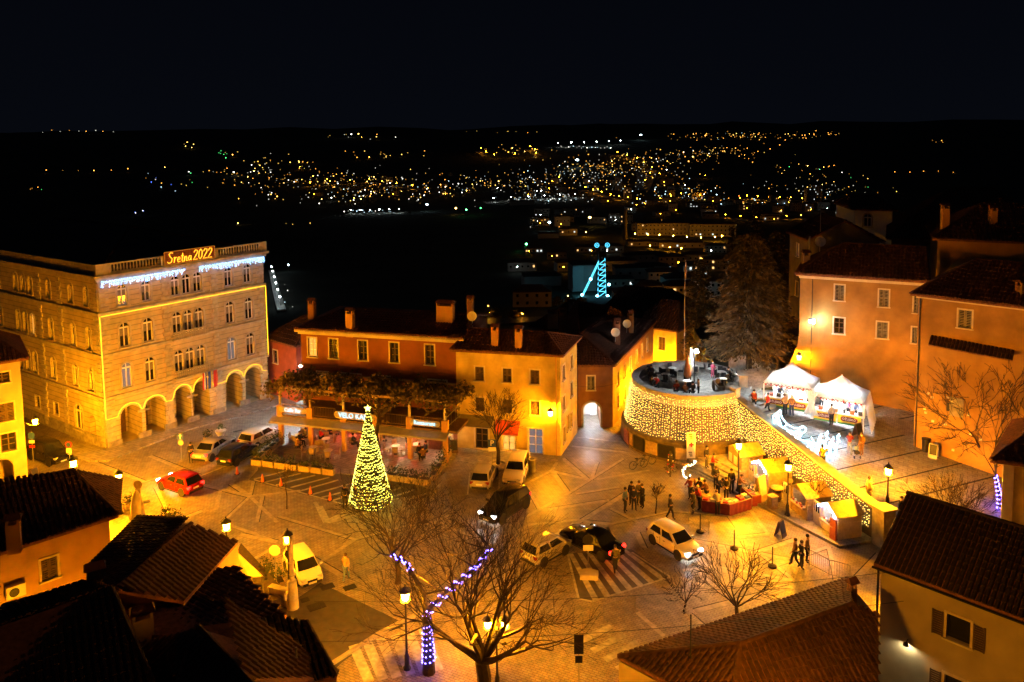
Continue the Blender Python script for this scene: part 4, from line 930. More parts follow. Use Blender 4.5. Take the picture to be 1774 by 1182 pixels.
pl, rd, R0, R1 = hip([tuple(p) for p in (LB0, LB1, LB1+li*7, LB0+li*7)], 9.6, 2.2, 0, 3, .55); roof(lef, pl, rd)
wall_lamp(Vector((*(LB1+li*.6), 4.05))+Vector((.62, .45, 0)), (.8, .58, 0), 'lit wall lantern on the cream house above the black car', glow('sodium_lantern_1100', SOD, 1100), .95)
# house with the air conditioner
ce0, ce1 = P(-60, 978, 6.0), P(205, 893, 6.0); cr0, cr1 = P(127, 815, 8.0), P(-60, 860, 8.0)
HA, HB = ce0.to_2d(), ce1.to_2d(); Mh, Lh = frame2(HA, HB); hi_ = Mh.col[1].to_2d()
HA2, HB2 = (Mh @ Vector((0, .45, 0))).to_2d(), (Mh @ Vector((Lh-.35, .45, 0))).to_2d()
aco = thing('tiled_house', 'orange plastered house with an air conditioner under dark tiled eaves', 'building', (HB2.x, HB2.y, 0))
hz_ = lambda px, py: None
def onw(Mx, px, py):
    d = ray(px, py); n2 = Mx.col[1].to_3d(); o = Mx.translation; t_ = (o-Vector((0, 0, H))).dot(n2)/d.dot(n2); p = Vector((0, 0, H))+d*t_; q_ = Mx.inverted() @ p; return q_.x, q_.z
Mh2, Lh2 = frame2(HA2, HB2); uu, zz1 = onw(Mh2, 87, 1003); _, zz2 = onw(Mh2, 87, 966)
walls(aco, [HA2, HB2, HB2+hi_*6, HA2+hi_*6], 0, 5.95, mat('apricot_plaster', (.50, .31, .14), .9, .18, 1.2, .12), {0: [(uu, zz1, .75, zz2-zz1, 'shut')]})
c2_ = P(127, 815, 8.0); back_e = P(40, 800, 6.0)
roof(aco, [[ce0, ce1, c2_, P(-60, 852, 8.0)], [ce1, ce1+(c2_-ce1)*1.0+Vector((1.0, 3.2, -2)), c2_]], [(ce1, c2_), (c2_, P(-60, 852, 8.0))], m=M_tile_d)
chimney(aco, P(24, 930, 6.9), .7, .6, .45, M_ochre, .4)
ua, zA = onw(Mh2, 25, 1020); ac = MB(); ac.box((ua, -.2, zA), (.85, .38, .62), Mh2); aco_o = part('air_conditioner', ac, M_white, aco)
b = MB(); b.lathe([(.23, 0), (.23, .03), (.1, .03), (.1, .05), (.01, .05)], 14, M=Mh2 @ Matrix.Translation((ua-.08, -.39, zA)) @ Matrix.Rotation(PI/2, 4, 'X')); part('fan_grille', b, M_dark, aco_o)
# dark roofs in the foreground
gr = thing('gabled_roof_house', 'dark house with a steep ridge of pale tiles, between the lantern and the near roofs', 'building', tuple(P(330, 1000, 0)))
r0, r1 = P(200, 1022, 6.9), P(331, 908, 6.9); e0, e1 = P(318, 1042, 5.5), P(412, 939, 5.5); w0, w1 = P(150, 985, 5.5), P(240, 895, 5.5)
roof(gr, [[e0, e1, r1, r0], [w1, w0, r0, r1]], [(r0, r1)], m=M_tile_d)
b = MB(); 
for a_, c_2 in ((e0, e1), (e1, w1), (w1, w0)): b.quad(a_+Vector((0, 0, -.12)), c_2+Vector((0, 0, -.12)), c_2+Vector((0, 0, -5.6)), a_+Vector((0, 0, -5.6)))
b.quad(e1+Vector((0, 0, -.1)), w1+Vector((0, 0, -.1)), r1+Vector((0, 0, -.1))); part('wall', b, M_ochre, gr)
chimney(gr, P(166, 1010, 6.3), .5, .7, .6, M_greywall, .5)
mid = thing('broad_roof_house', 'house under a broad reddish dark roof with a squat chimney', 'building', tuple(P(350, 1060, 0)))
m0, m1, m2, m3 = P(200, 1100, 5.5), P(180, 1010, 5.9), P(410, 982, 5.2), P(496, 1066, 4.6); m4 = P(455, 1100, 4.6)
roof(mid, [[m4, m3, m2, m1, m0]], [], m=M_tile_d)
b = MB(); 
for a_, c_2 in ((m3, m2), (m4, m3)): b.quad(a_+Vector((0, 0, -.12)), c_2+Vector((0, 0, -.12)), c_2+Vector((0, 0, -4)), a_+Vector((0, 0, -4)))
part('wall', b, M_ochre, mid)
chimney(mid, P(248, 1085, 5.6), .45, .8, .6, M_greywall, .5)
nl = thing('near_dark_house', 'black unlit roof filling the lower left corner', 'building', tuple(P(100, 1182, 0)))
n0, n1, n2_, n3 = P(-40, 1100, 7.6), P(192, 1018, 7.6), P(265, 1185, 6.2), P(-40, 1300, 6.0)
roof(nl, [[n3, n2_, n1, n0]], [(n1, n2_)], m=mat('black_tile', (.03, .018, .014), .95, .4, 4, .2))
n4, n5 = P(5, 1045, 6.3), P(150, 1005, 6.3); b = MB()
roof(nl, [[n0, n1, n5, n4]], [], m=M_tile_d)
b = MB(); b.quad(n1+Vector((0, 0, -.15)), n2_+Vector((0, 0, -.15)), n2_+Vector((0, 0, -8)), n1+Vector((0, 0, -8))); part('wall', b, M_greywall, nl)
ng = thing('black_roof_house', 'black roofed house with a thin flue beside the lower road', 'building', tuple(P(450, 1150, 0)))
q0, q1, q2, q3 = P(330, 1088, 6.4), P(478, 1068, 5.6), P(530, 1078, 5.4), P(583, 1172, 4.6); q4 = P(430, 1215, 4.8); q5 = P(300, 1200, 5.4)
roof(ng, [[q4, q3, q2, q1, q0, q5]], [(q2, q3)], m=MATS['black_tile'])
b = MB(); b.quad(q2+Vector((0, 0, -.15)), q3+Vector((0, 0, -.15)), q3+Vector((0, 0, -5)), q2+Vector((0, 0, -5))); b.quad(q3+Vector((0, 0, -.15)), q4+Vector((0, 0, -.15)), q4+Vector((0, 0, -5)), q3+Vector((0, 0, -5))); part('wall', b, M_greywall, ng)
b = MB(); a_ = P(514, 1150, 5.1); b.tube([a_, a_+Vector((0, 0, .7))], .05, 6); part('flue_pipe', b, M_steel, ng)
nr = thing('ridge_roof_house', 'dark roof with a tiled ridge running off the bottom edge', 'building', tuple(P(330, 1182, 0)))
s0, s1, s2, s3, s4 = P(345, 1088, 6.4), P(450, 1200, 6.4), P(300, 1260, 5.0), P(215, 1120, 5.0), P(640, 1178, 4.2)
roof(nr, [[s3, s2, s1, s0]], [(s0, s1)], m=M_tile_d)
b = MB(); s5 = P(470, 1130, 4.6); s6 = P(560, 1230, 4.2); roof(nr, [[s6, P(585, 1165, 4.0), P(575, 1155, 4.2), s0, s1]], [], m=M_tile_d)
b = MB(); b.quad(s3+Vector((0, 0, -.15)), s2+Vector((0, 0, -.15)), s2+Vector((0, 0, -5)), s3+Vector((0, 0, -5))); part('wall', b, M_greywall, nr)
# yellow lit awning wedge beside the gabled roof
aw = thing('awning', 'cream shade awning glowing in the lantern light', 'awning', tuple(P(420, 990, 0)))
b = MB(); b.slab([P(396, 955, 2.6), P(404, 950, 2.6), P(456, 998, 2.2), P(432, 1000, 2.2), P(394, 978, 2.2)], .05); part('canvas', b, M_cream, aw)
for px, py in ((454, 998), (400, 956)): b = MB(); a_ = P(px, py, 2.15); b.tube([a_, Vector((a_.x, a_.y, 0))], .03, 5); part('pole', b, M_steel, aw)
# houses behind the square
def back_house(name, label, pxs, z, h, m, win, rh, base=0, depth=9, i0=2, i1=2, tile=None):
    (ax, ay, aY), (bx, by, bY) = pxs; A, B = AT(ax, ay, aY).to_2d(), AT(bx, by, bY).to_2d(); n = Vector((-(B-A).y, (B-A).x)).normalized()
    t = thing(name, label, 'building', (A.x, A.y, base)); z = AT(ax, ay, aY).z if z is None else z
    ws = [(f[0], z-f[1], f[2], f[3], f[4]) for f in win]
    walls(t, [A, B, B+n*depth, A+n*depth], base, z, m, {0: ws}); pl, rd, R0, R1 = hip([tuple(A), tuple(B), tuple(B+n*depth), tuple(A+n*depth)], z, rh, i0, i1, .4); roof(t, pl, rd, w=.32, l=.6, m=tile or M_tile_d); return t
t = back_house('shop_house', 'yellow house with brown ground floor behind the passage house', ((1098, 562, 90), (1172, 546, 87)), None, 0, M_yellow, [(1.8, 2.5, .8, 1.5, 'shut'), (3.5, 2.5, .8, 1.5, 'shut')], 2.2, 0)
back_house('grey_gable_house', 'grey house with one glowing orange window', ((1166, 560, 98), (1218, 575, 94)), None, 0, M_greywall, [(1.9, 2.1, .8, 1.5, 'lit'), (1.9, 6.0, .8, 1.5, 'open')], 3, -8)
t = back_house('red_house', 'dark red house between the palace and the cafe', ((463, 585, 79), (512, 583, 76)), None, 0, M_red, [(1.3, 2.4, .7, 1.3, 'open')], 1.8, 0, 7)
t = back_house('dark_roof_house', 'unlit house with tall chimneys behind the yellow house', ((925, 566, 92), (1030, 575, 86)), None, 0, M_greywall, [], 2.5, 0, 10)
chimney(t, AT(975, 560, 84), 1.2, .8, .6, M_brown); chimney(t, AT(990, 545, 92), 1.3, .6, .6, M_greywall); chimney(t, AT(958, 556, 84), .8, 1.1, .6, M_greywall)
back_house('black_roof_terrace_house', 'long unlit roof behind the passage house', ((1040, 545, 100), (1165, 540, 96)), None, 0, M_greywall, [], 2.8, -6, 11)

# two unseen lamps, inferred from the lit near walls and added to light them
wall_lamp(Mh2 @ Vector((Lh2-4.6, -3.6, 2.6)), Mh2.to_3x3() @ Vector((0, -1, 0)), 'unseen lantern added in the lane to light the house with the air conditioner', M_lampglass_w)
q = Vector((8.6, 23.6, 0)); t = thing('street_lamp', 'unseen taller street lamp added to light the tiled roof and near wall', 'street lamp', tuple(q))
b = MB(); b.lathe([(.2, 0), (.12, .3), (.09, 1.0), (.06, 7.2), (.07, 7.4)], 8, q); part('post', b, M_iron, t); lantern_parts(t, q+Vector((0, 0, 7.4)), 1.0, M_lampglass_s)
q = Vector((12.1, 72.6, -.3)); t = thing('street_lamp', 'unseen lantern added between the bastion and the passage house to light its wall', 'street lamp', tuple(q), 'iron lanterns on posts')  # unseen lamp, added to light the side wall of the passage house
b = MB(); b.lathe([(.2, 0), (.12, .3), (.09, 1.0), (.06, 2.3), (.07, 2.5)], 8, q); part('post', b, M_iron, t); lantern_parts(t, q+Vector((0, 0, 2.5)), .9, glow('sodium_lantern_1500', SOD, 1500))
q = AT(1128, 600, 82.5); 
wl2 = wall_lamp(AT(1150, 646, 84.5), (-.1, -1, 0), 'unseen lantern added behind the bastion to light the yellow house', M_lampglass, .8)  # kept out of view, added so the yellow house front is lit
# ================================================================ ramp, round terrace, retaining wall
J, E_ = Vector((17.9, 62.6)), Vector((22.9, 48.4)); WD = (E_-J).normalized(); WN = Vector((-WD.y, WD.x))   # WN points to the ramp side
def rz_(x, y): s = (Vector((x, y))-J).dot(WD); return max(-.05, 3.7-.16*s)
def PR(px, py):                                    # place on the ramp along a bearing
    z = 2.5
    for _ in range(30): p = P(px, py, z); z = .5*z+.5*rz_(p.x, p.y)
    return Vector((p.x, p.y, rz_(p.x, p.y)))
mb = MB(); N1, N2 = 14, 16; vs = []
for i in range(N1+1):
    s = -6+31*i/N1
    for j in range(N2+1):
        t = .2+19*j/N2; p = J+WD*s+WN*t; vs.append((p.x, p.y, rz_(p.x, p.y)))
mb.add(vs, [(i*(N2+1)+j, (i+1)*(N2+1)+j, (i+1)*(N2+1)+j+1, i*(N2+1)+j+1) for i in range(N1) for j in range(N2)])
ramp = setting('ramp', mb, M_ramp)
for s in (1.2, 3.2, 5.3, 7.3, 9.4, 11.6, 13.6):     # drain channels across the ramp
    b = MB(); A = J+WD*s+WN*.5; B = J+WD*(s-.6)+WN*15
    b.slab([Vector((*A, rz_(*A)+.006)), Vector((*B, rz_(*B)+.006)), Vector((*(B+WD*.12), rz_(*(B+WD*.12))+.006)), Vector((*(A+WD*.12), rz_(*(A+WD*.12))+.006))], .004); part('drain_channel', b, M_dark, ramp)
q = [PR(1512, 738), PR(1580, 758), PR(1588, 732), PR(1530, 722)]; b = MB(); b.slab([p+Vector((0, 0, .02)) for p in q], .03); part('cobbled_strip', b, M_pave, ramp)
ub = MB(); ub.prism([(17, 66.5), (23, 66), (24.4, 67.2), (24.4, 90), (20.3, 90), (18.9, 72)], 3.0, 4.1); setting('upper_ground', ub, M_land)
TC = Vector((14.9, 66.2))
ter2 = thing('round_terrace', 'round stone bastion terrace with a low parapet and pale paved floor', 'terrace', (*TC, 0))
b = MB(); b.lathe([(5.75, 0), (5.72, 1.55), (5.6, 1.62), (5.35, 1.7), (5.05, 3.0), (4.85, 4.2), (4.78, 4.45)], 56, (*TC, 0)); part('bastion_wall', b, mat('bastion_stone', (.11, .085, .055), .9, .4, 2.5, .4), ter2, True)
b = MB(); b.lathe([(4.7, 4.40), (4.7, 4.5)], 48, (*TC, 0)); part('floor', b, M_pave2, ter2)
b = MB(); a0, a1 = math.radians(-3), math.radians(310); n = 60
for i in range(n):
    q = [a0+(a1-a0)*(i+k)/n for k in (0, 1)]; vs = []
    for a in q:
        for r, z in ((4.82, 4.3), (4.74, 5.1), (4.85, 5.12), (4.85, 5.24), (4.2, 5.24), (4.2, 5.12), (4.3, 5.1), (4.3, 4.3)): vs.append((TC.x+r*math.cos(a), TC.y+r*math.sin(a), z))
    b.add(vs, [(k, (k+1) % 8, 8+(k+1) % 8, 8+k) for k in range(8)])
part('parapet', b, mat('parapet_stone', (.34, .31, .28), .8, .25, 3, .3), ter2)
for a in (-3, 310):
    p = TC+Vector((4.5*math.cos(math.radians(a)), 4.5*math.sin(math.radians(a)))); b = MB(); b.box((*p, 4.6), (.75, .6, 1.6), rz=math.radians(a)); b.box((*p, 5.43), (.85, .7, .1), rz=math.radians(a)); part('end_pillar', b, M_stone, ter2)
# wave shaped steps down to the ramp
for k in range(5):
    b = MB(); r0_, r1_ = 4.75+.55*k, 5.3+.55*k; pts = []
    for i in range(15): a = math.radians(-48+45*i/14); rr = r1_+.28*math.sin(i*.9+k); pts.append((TC.x+rr*math.cos(a), TC.y+rr*math.sin(a)))
    for i in range(15): a = math.radians(-3-45*i/14); pts.append((TC.x+(r0_-.4)*math.cos(a), TC.y+(r0_-.4)*math.sin(a)))
    b.prism(pts, 3.2, 4.46-.17*k); part('curved_step', b, M_stone if k % 2 else M_kerb, ter2)
# base kiosk: boards and windows in the foot of the bastion
for k, (a, z, w, h, m) in enumerate(((196, .75, .95, 1.1, 'shop_red'), (204, .8, .5, 1.0, 'p'), (214, .8, 1.2, 1.1, 'w'), (227, .8, 1.1, 1.0, 'p'), (240, .8, 1.3, 1.1, 'w'), (252, .8, .9, .9, 'p'))):
    a = math.radians(a); p = TC+Vector((5.78*math.cos(a), 5.78*math.sin(a))); b = MB(); b.box((*p, z), (.08, w, h), rz=a); b.box((*(p+(p-TC)*.006), z), (.05, w*.86, h*.86), rz=a)
    part('notice_board', b, {'shop_red': mat('poster_red', (.25, .07, .03), .7, .4, 5, 0), 'p': M_wood, 'w': M_dark}[m], ter2)
# warm light curtain on the bastion
LC = thing('light_curtain', 'curtain of warm white fairy light strings hanging round the bastion', 'fairy lights', (*TC, 1.6), 'fairy light curtains')
def bulb_string(par, top, bot, step=.185, r=.033, sway=.02):
    top, bot = Vector(top), Vector(bot); L = (bot-top).length; n = int(L/step); b = MB(); b.m = 1
    b.tube([top, top.lerp(bot, .5)+Vector((random.uniform(-sway, sway), 0, 0)), bot], .006, 3, False); b.m = 0
    for i in range(n):
        p = top.lerp(bot, (i+random.uniform(.2, .9))/n); b.bulb(p+Vector((random.gauss(0, sway), random.gauss(0, sway*.6), 0)), r*random.choice((.7, .9, 1.0, 1.0, 1.25)))
    return part('light_string', b, [M_warmled, M_wire], par)
ns = 68
for i in range(ns):
    a = math.radians(168+(309-168)*i/ns+random.uniform(-.4, .4)); c = Vector((math.cos(a), math.sin(a), 0)); z1 = random.uniform(1.5, 1.85)
    rb = 5.44+(1.7-z1)*.2; bulb_string(LC, Vector((*TC, 4.95))+c*4.88, Vector((*TC, z1))+c*max(rb, 5.44))
# retaining wall along the ramp with its own curtain
rw = thing('retaining_wall', 'stone retaining wall with a sloping coping beside the ramp', 'wall', (*J, 0))
LW = (E_-J).length
def wtop(s): return 4.62-(4.62-2.15)*s/LW
b = MB(); A, B = J, E_; o2 = WN*.5
vs = [(*A, 0), (*B, 0), (*(B+o2), 0), (*(A+o2), 0), (*A, wtop(0)), (*B, wtop(LW)), (*(B+o2), wtop(LW)), (*(A+o2), wtop(0))]
b.add(vs, [(0, 1, 5, 4), (1, 2, 6, 5), (2, 3, 7, 6), (3, 0, 4, 7), (4, 5, 6, 7), (0, 3, 2, 1)]); part('masonry', b, MATS['bastion_stone'], rw)
n = 12
for i in range(n):
    s0, s1 = LW*i/n+.012, LW*(i+1)/n-.012; c = []
    for s in (s0, s1):
        for o_ in (-.1, .6): c.append(Vector((*(J+WD*s+WN*o_), wtop(s)+.1)))
    b = MB(); b.slab([c[0], c[2], c[3], c[1]], .12); part('coping_stone', b, M_stone, rw)
b = MB(); p = E_+WN*.2+WD*.35; b.box((*p, 1.2), (.95, .95, 2.4), rz=.35); b.box((*p, 2.46), (1.15, 1.15, .14), rz=.35); part('end_pillar', b, M_stone_d, rw)
LC2 = thing('light_curtain', 'sloping curtain of warm fairy light strings on the retaining wall behind the huts', 'fairy lights', (*J, 0), 'fairy light curtains')
ns = 78
for i in range(ns):
    s = .15+(LW-.5)*i/ns+random.uniform(-.02, .02); p = J+WD*s-WN*.09; ln = (2.9-1.4*s/LW)*random.uniform(.88, 1.0)
    bulb_string(LC2, (*p, wtop(s)-.1), (*(p-WN*.05), max(.45, wtop(s)-.1-ln)))
# raised market platform and broad steps
ka, kb_ = P(1262, 850), P(1450, 948); kd = (kb_-ka).normalized(); kn = Vector((-kd.y, kd.x, 0))
plat = sheet([ka-kd*7.5, kb_+kd*.2, Vector((*E_, 0))+Vector((-.02, .1, 0)), Vector((*J, 0)), P(1200, 800)+Vector((0, 3, 0))], .15, .3); setting('market_platform', plat, M_pave2)
for k in range(4):
    b = MB(); a_ = ka-kd*7.5+kn*(.15+.55*k); e_ = ka-kd*.6+kn*(.15+.55*k); b.prism([tuple(v[:2]) for v in (a_, e_, e_+kn*(3.6-.55*k), a_+kn*(3.0-.55*k))], .02, .3+.15*k)
    o = part('broad_step', b, M_kerb if k % 2 else M_stone_d, None); o['kind'] = 'structure'
kb2 = MB(); Mk, Lk = frame2(ka-kd*.5, kb_); kb2.box((Lk/2, .1, .08), (Lk, .25, .2), Mk); setting('kerb', kb2, M_kerb)

# ================================================================ christmas tree
xb = P(642, 871); XH = 7.05
xt = thing('christmas_tree', 'tall cone christmas tree wrapped in rows of yellow green lights', 'christmas tree', tuple(xb))
b = MB(); b.lathe([(1.42, .05), (1.45, .3), (.1, 6.7)], 24, xb); part('cone_frame', b, mat('tree_garland', (.03, .05, .015), .9, .5, 6, .3), xt)
b = MB(); [leafquad(b, xb+Vector(((1.45*(1-h/6.8)+.03)*math.cos(a), (1.45*(1-h/6.8)+.03)*math.sin(a), h+.2)), .09) for h, a in [(6.5*(1-math.sqrt(random.random())), random.uniform(0, 6.28)) for _ in range(1500)]]; part('needles', b, M_leaf, xt)
M_tree_l = glow('tree_bulb', (.95, .85, .10), 3.2)
nr_ = 34
for k in range(nr_):
    h = .22+6.35*k/(nr_-1); r = 1.47*(1-(h-.2)/6.75)+.05; n = max(6, int(2*PI*r/.1)); b = MB(); a0 = random.random()
    for i in range(n):
        if random.random() < (.12 if math.sin(a0+i*.31+k*.7) < .8 else .5): continue
        a = a0+2*PI*i/n; b.bulb(xb+Vector((r*math.cos(a), r*math.sin(a), h+random.uniform(-.055, .055)+.045*math.sin(2*a+k*1.7))), .033)
    b.m = 1; b.tube([xb+Vector(((r-.02)*math.cos(2*PI*i/12), (r-.02)*math.sin(2*PI*i/12), h)) for i in range(13)], .008, 3, False)
    part('light_ring', b, [M_tree_l, M_wire], xt)
b = MB(); c = xb+Vector((0, 0, 6.95)); pts = [(c.x+(.26 if i % 2 == 0 else .11)*math.sin(PI*i/5), c.y-.02, c.z+(.26 if i % 2 == 0 else .11)*math.cos(PI*i/5)) for i in range(10)]; b.slab(pts, 0, (0, .06, 0)); part('star', b, M_tree_l, xt)

# ================================================================ market huts
HS = Vector((.97, .24)).normalized(); HF = Vector((HS.y, -HS.x))           # depth direction, front left->right
def hut(rfront, label, w, d, eave, rise, lit, door, z=.15, posters=0, side=None):
    R = P(*rfront, z); A = R.to_2d()-HF*w; B = R.to_2d(); Mx, L = frame2(A, B); T = lambda x, y, zz: Mx @ Vector((x, y, z+zz))
    t = thing('market_hut', label, 'market hut', (A.x, A.y, z), 'wooden huts of the market')
    m = side or M_wood
    b = MB()
    op = (.25, w-.2) if lit else None
    def pn(q): b.slab(q, 0, (Mx.to_3x3() @ Vector((0, .05, 0))))
    if lit:
        for x0, x1 in ((0, op[0]), (op[1], w)): pn([T(x0, 0, 0), T(x1, 0, 0), T(x1, 0, eave), T(x0, 0, eave)])
        pn([T(op[0], 0, 0), T(op[1], 0, 0), T(op[1], 0, .75), T(op[0], 0, .75)])
        pn([T(0, 0, eave), T(w, 0, eave), T(w/2, 0, eave+rise)])
    else: pn([T(0, 0, 0), T(w, 0, 0), T(w, 0, eave), T(w/2, 0, eave+rise), T(0, 0, eave)])
    part('front_wall', b, m, t)
    b = MB(); k = 7
    part('back_wall', MB().slab([T(0, d, 0), T(w, d, 0), T(w, d, eave), T(w/2, d, eave+rise), T(0, d, eave)], 0, Mx.to_3x3() @ Vector((0, -.05, 0))), m, t)
    for x in (0, w):
        for i in range(6):                          # boards
            z0_, z1_ = eave*i/6, eave*(i+1)/6-.012; b = MB(); b.box((x, d/2, z+(z0_+z1_)/2), (.04+.01*(i % 2), d, z1_-z0_), Mx); part('board', b, m, t)
    for sg in (0, 1):
        for i in range(6):
            y0, y1 = -.2+(d+.35)*i/6, -.2+(d+.35)*(i+1)/6-.012; x0 = -.18 if sg == 0 else w+.18; b = MB()
            e = eave-.18*rise/(w/2); b.slab([T(x0, y0, e+.04), T(x0, y1, e+.04), T(w/2, y1, eave+rise+.04), T(w/2, y0, eave+rise+.04)], .035); part('roof_board', b, m, t)
    b = MB(); b.box((w/2, d/2, z+.03), (w, d, .06), Mx); part('floor', b, M_wood_d, t)
    if lit:
        b = MB(); b.box((w/2, -.12, z+.78), (w-.4, .4, .05), Mx); part('counter', b, M_wood, t)
        for i in range(7):
            b = MB(); b.box((.4+(w-.8)*i/6, -.08+random.uniform(-.08, .08), z+.86), (.1, .1, random.uniform(.08, .2)), Mx); part('ware', b, random.choice((M_white, M_red, M_wood_d, M_trim)), t)
        b = MB(); b.box((w/2, d*.5, z+eave-.05), (w*.6, .06, .05), Mx); part('tube_lamp', b, lit, t)
        b = MB(); b.box((w/2, d-.12, z+eave*.55), (w-.2, .1, .04), Mx); b.box((w/2, d-.12, z+eave*.8), (w-.2, .1, .04), Mx); part('shelf', b, M_wood_d, t)
    if door:
        b = MB(); b.box((-.42, -.03, z+.8), (.8, .05, 1.55), Mx); dr = part('door', b, mat('lilac_door', (.5, .46, .5), .7, .1, 4, 0), t)
        b = MB(); b.box((-.42, -.065, z+1.15), (.5, .03, .55), Mx); part('pane', b, M_glass, dr)
        for i in (-1, 1): b = MB(); b.box((-.42+i*.12, -.085, z+1.15), (.03, .02, .55), Mx); part('glazing_bar', b, M_white, dr)
    for i in range(posters):
        b = MB(); b.box((.35+.75*i, -.05, z+eave*.62), (.45, .02, .65), Mx); part('poster', b, M_white, t)
    if lit is M_hutblue:
        b = MB()
        for i in range(26):
            f = i/25; x = -.05+(w+.1)*f; zz = z+eave+rise*(1-abs(2*f-1))-.02
            for j in range(random.choice((1, 2, 3))): b.bulb(Mx @ Vector((x, -.24, zz-.08*j)), .03)
        part('icicle_lights', b, M_ice2, t)
    return t, Mx
M_hutblue = glow('hut_cold_tube', (.8, .85, 1.0), 40); M_hutwarm = glow('hut_warm_tube', (1.0, .75, .5), 22); M_ice2 = glow('blue_fairy_bulb', (.35, .5, 1.0), 26)
hut((1284, 829), 'closed timber hut with two white posters, farthest back by the bastion', 1.9, 1.8, 1.75, .5, None, False, .15, 2)
hut((1331, 857), 'hut with blue icicle lights behind the tilted menu board', 1.8, 1.9, 1.7, .5, M_hutblue, True)
hut((1398, 903), 'hut with a red lit interior behind the sapling', 1.9, 1.8, 1.65, .5, M_hutwarm, True)
hut((1451, 936), 'pale hut with blue icicle lights at its gable, nearest the end pillar', 1.7, 1.75, 1.6, .5, M_hutblue, True, side=mat('pale_boards', (.66, .56, .42), .7, .15, 5, .1))
b = MB(); p = P(1443, 938); solo('folded_banner', b.box((p.x, p.y, .75), (.12, .5, 1.5), rz=.4), mat('poster_orange', (.5, .13, .05), .7, .1, 4, 0), 'red orange board leaning on the nearest hut', 'board')

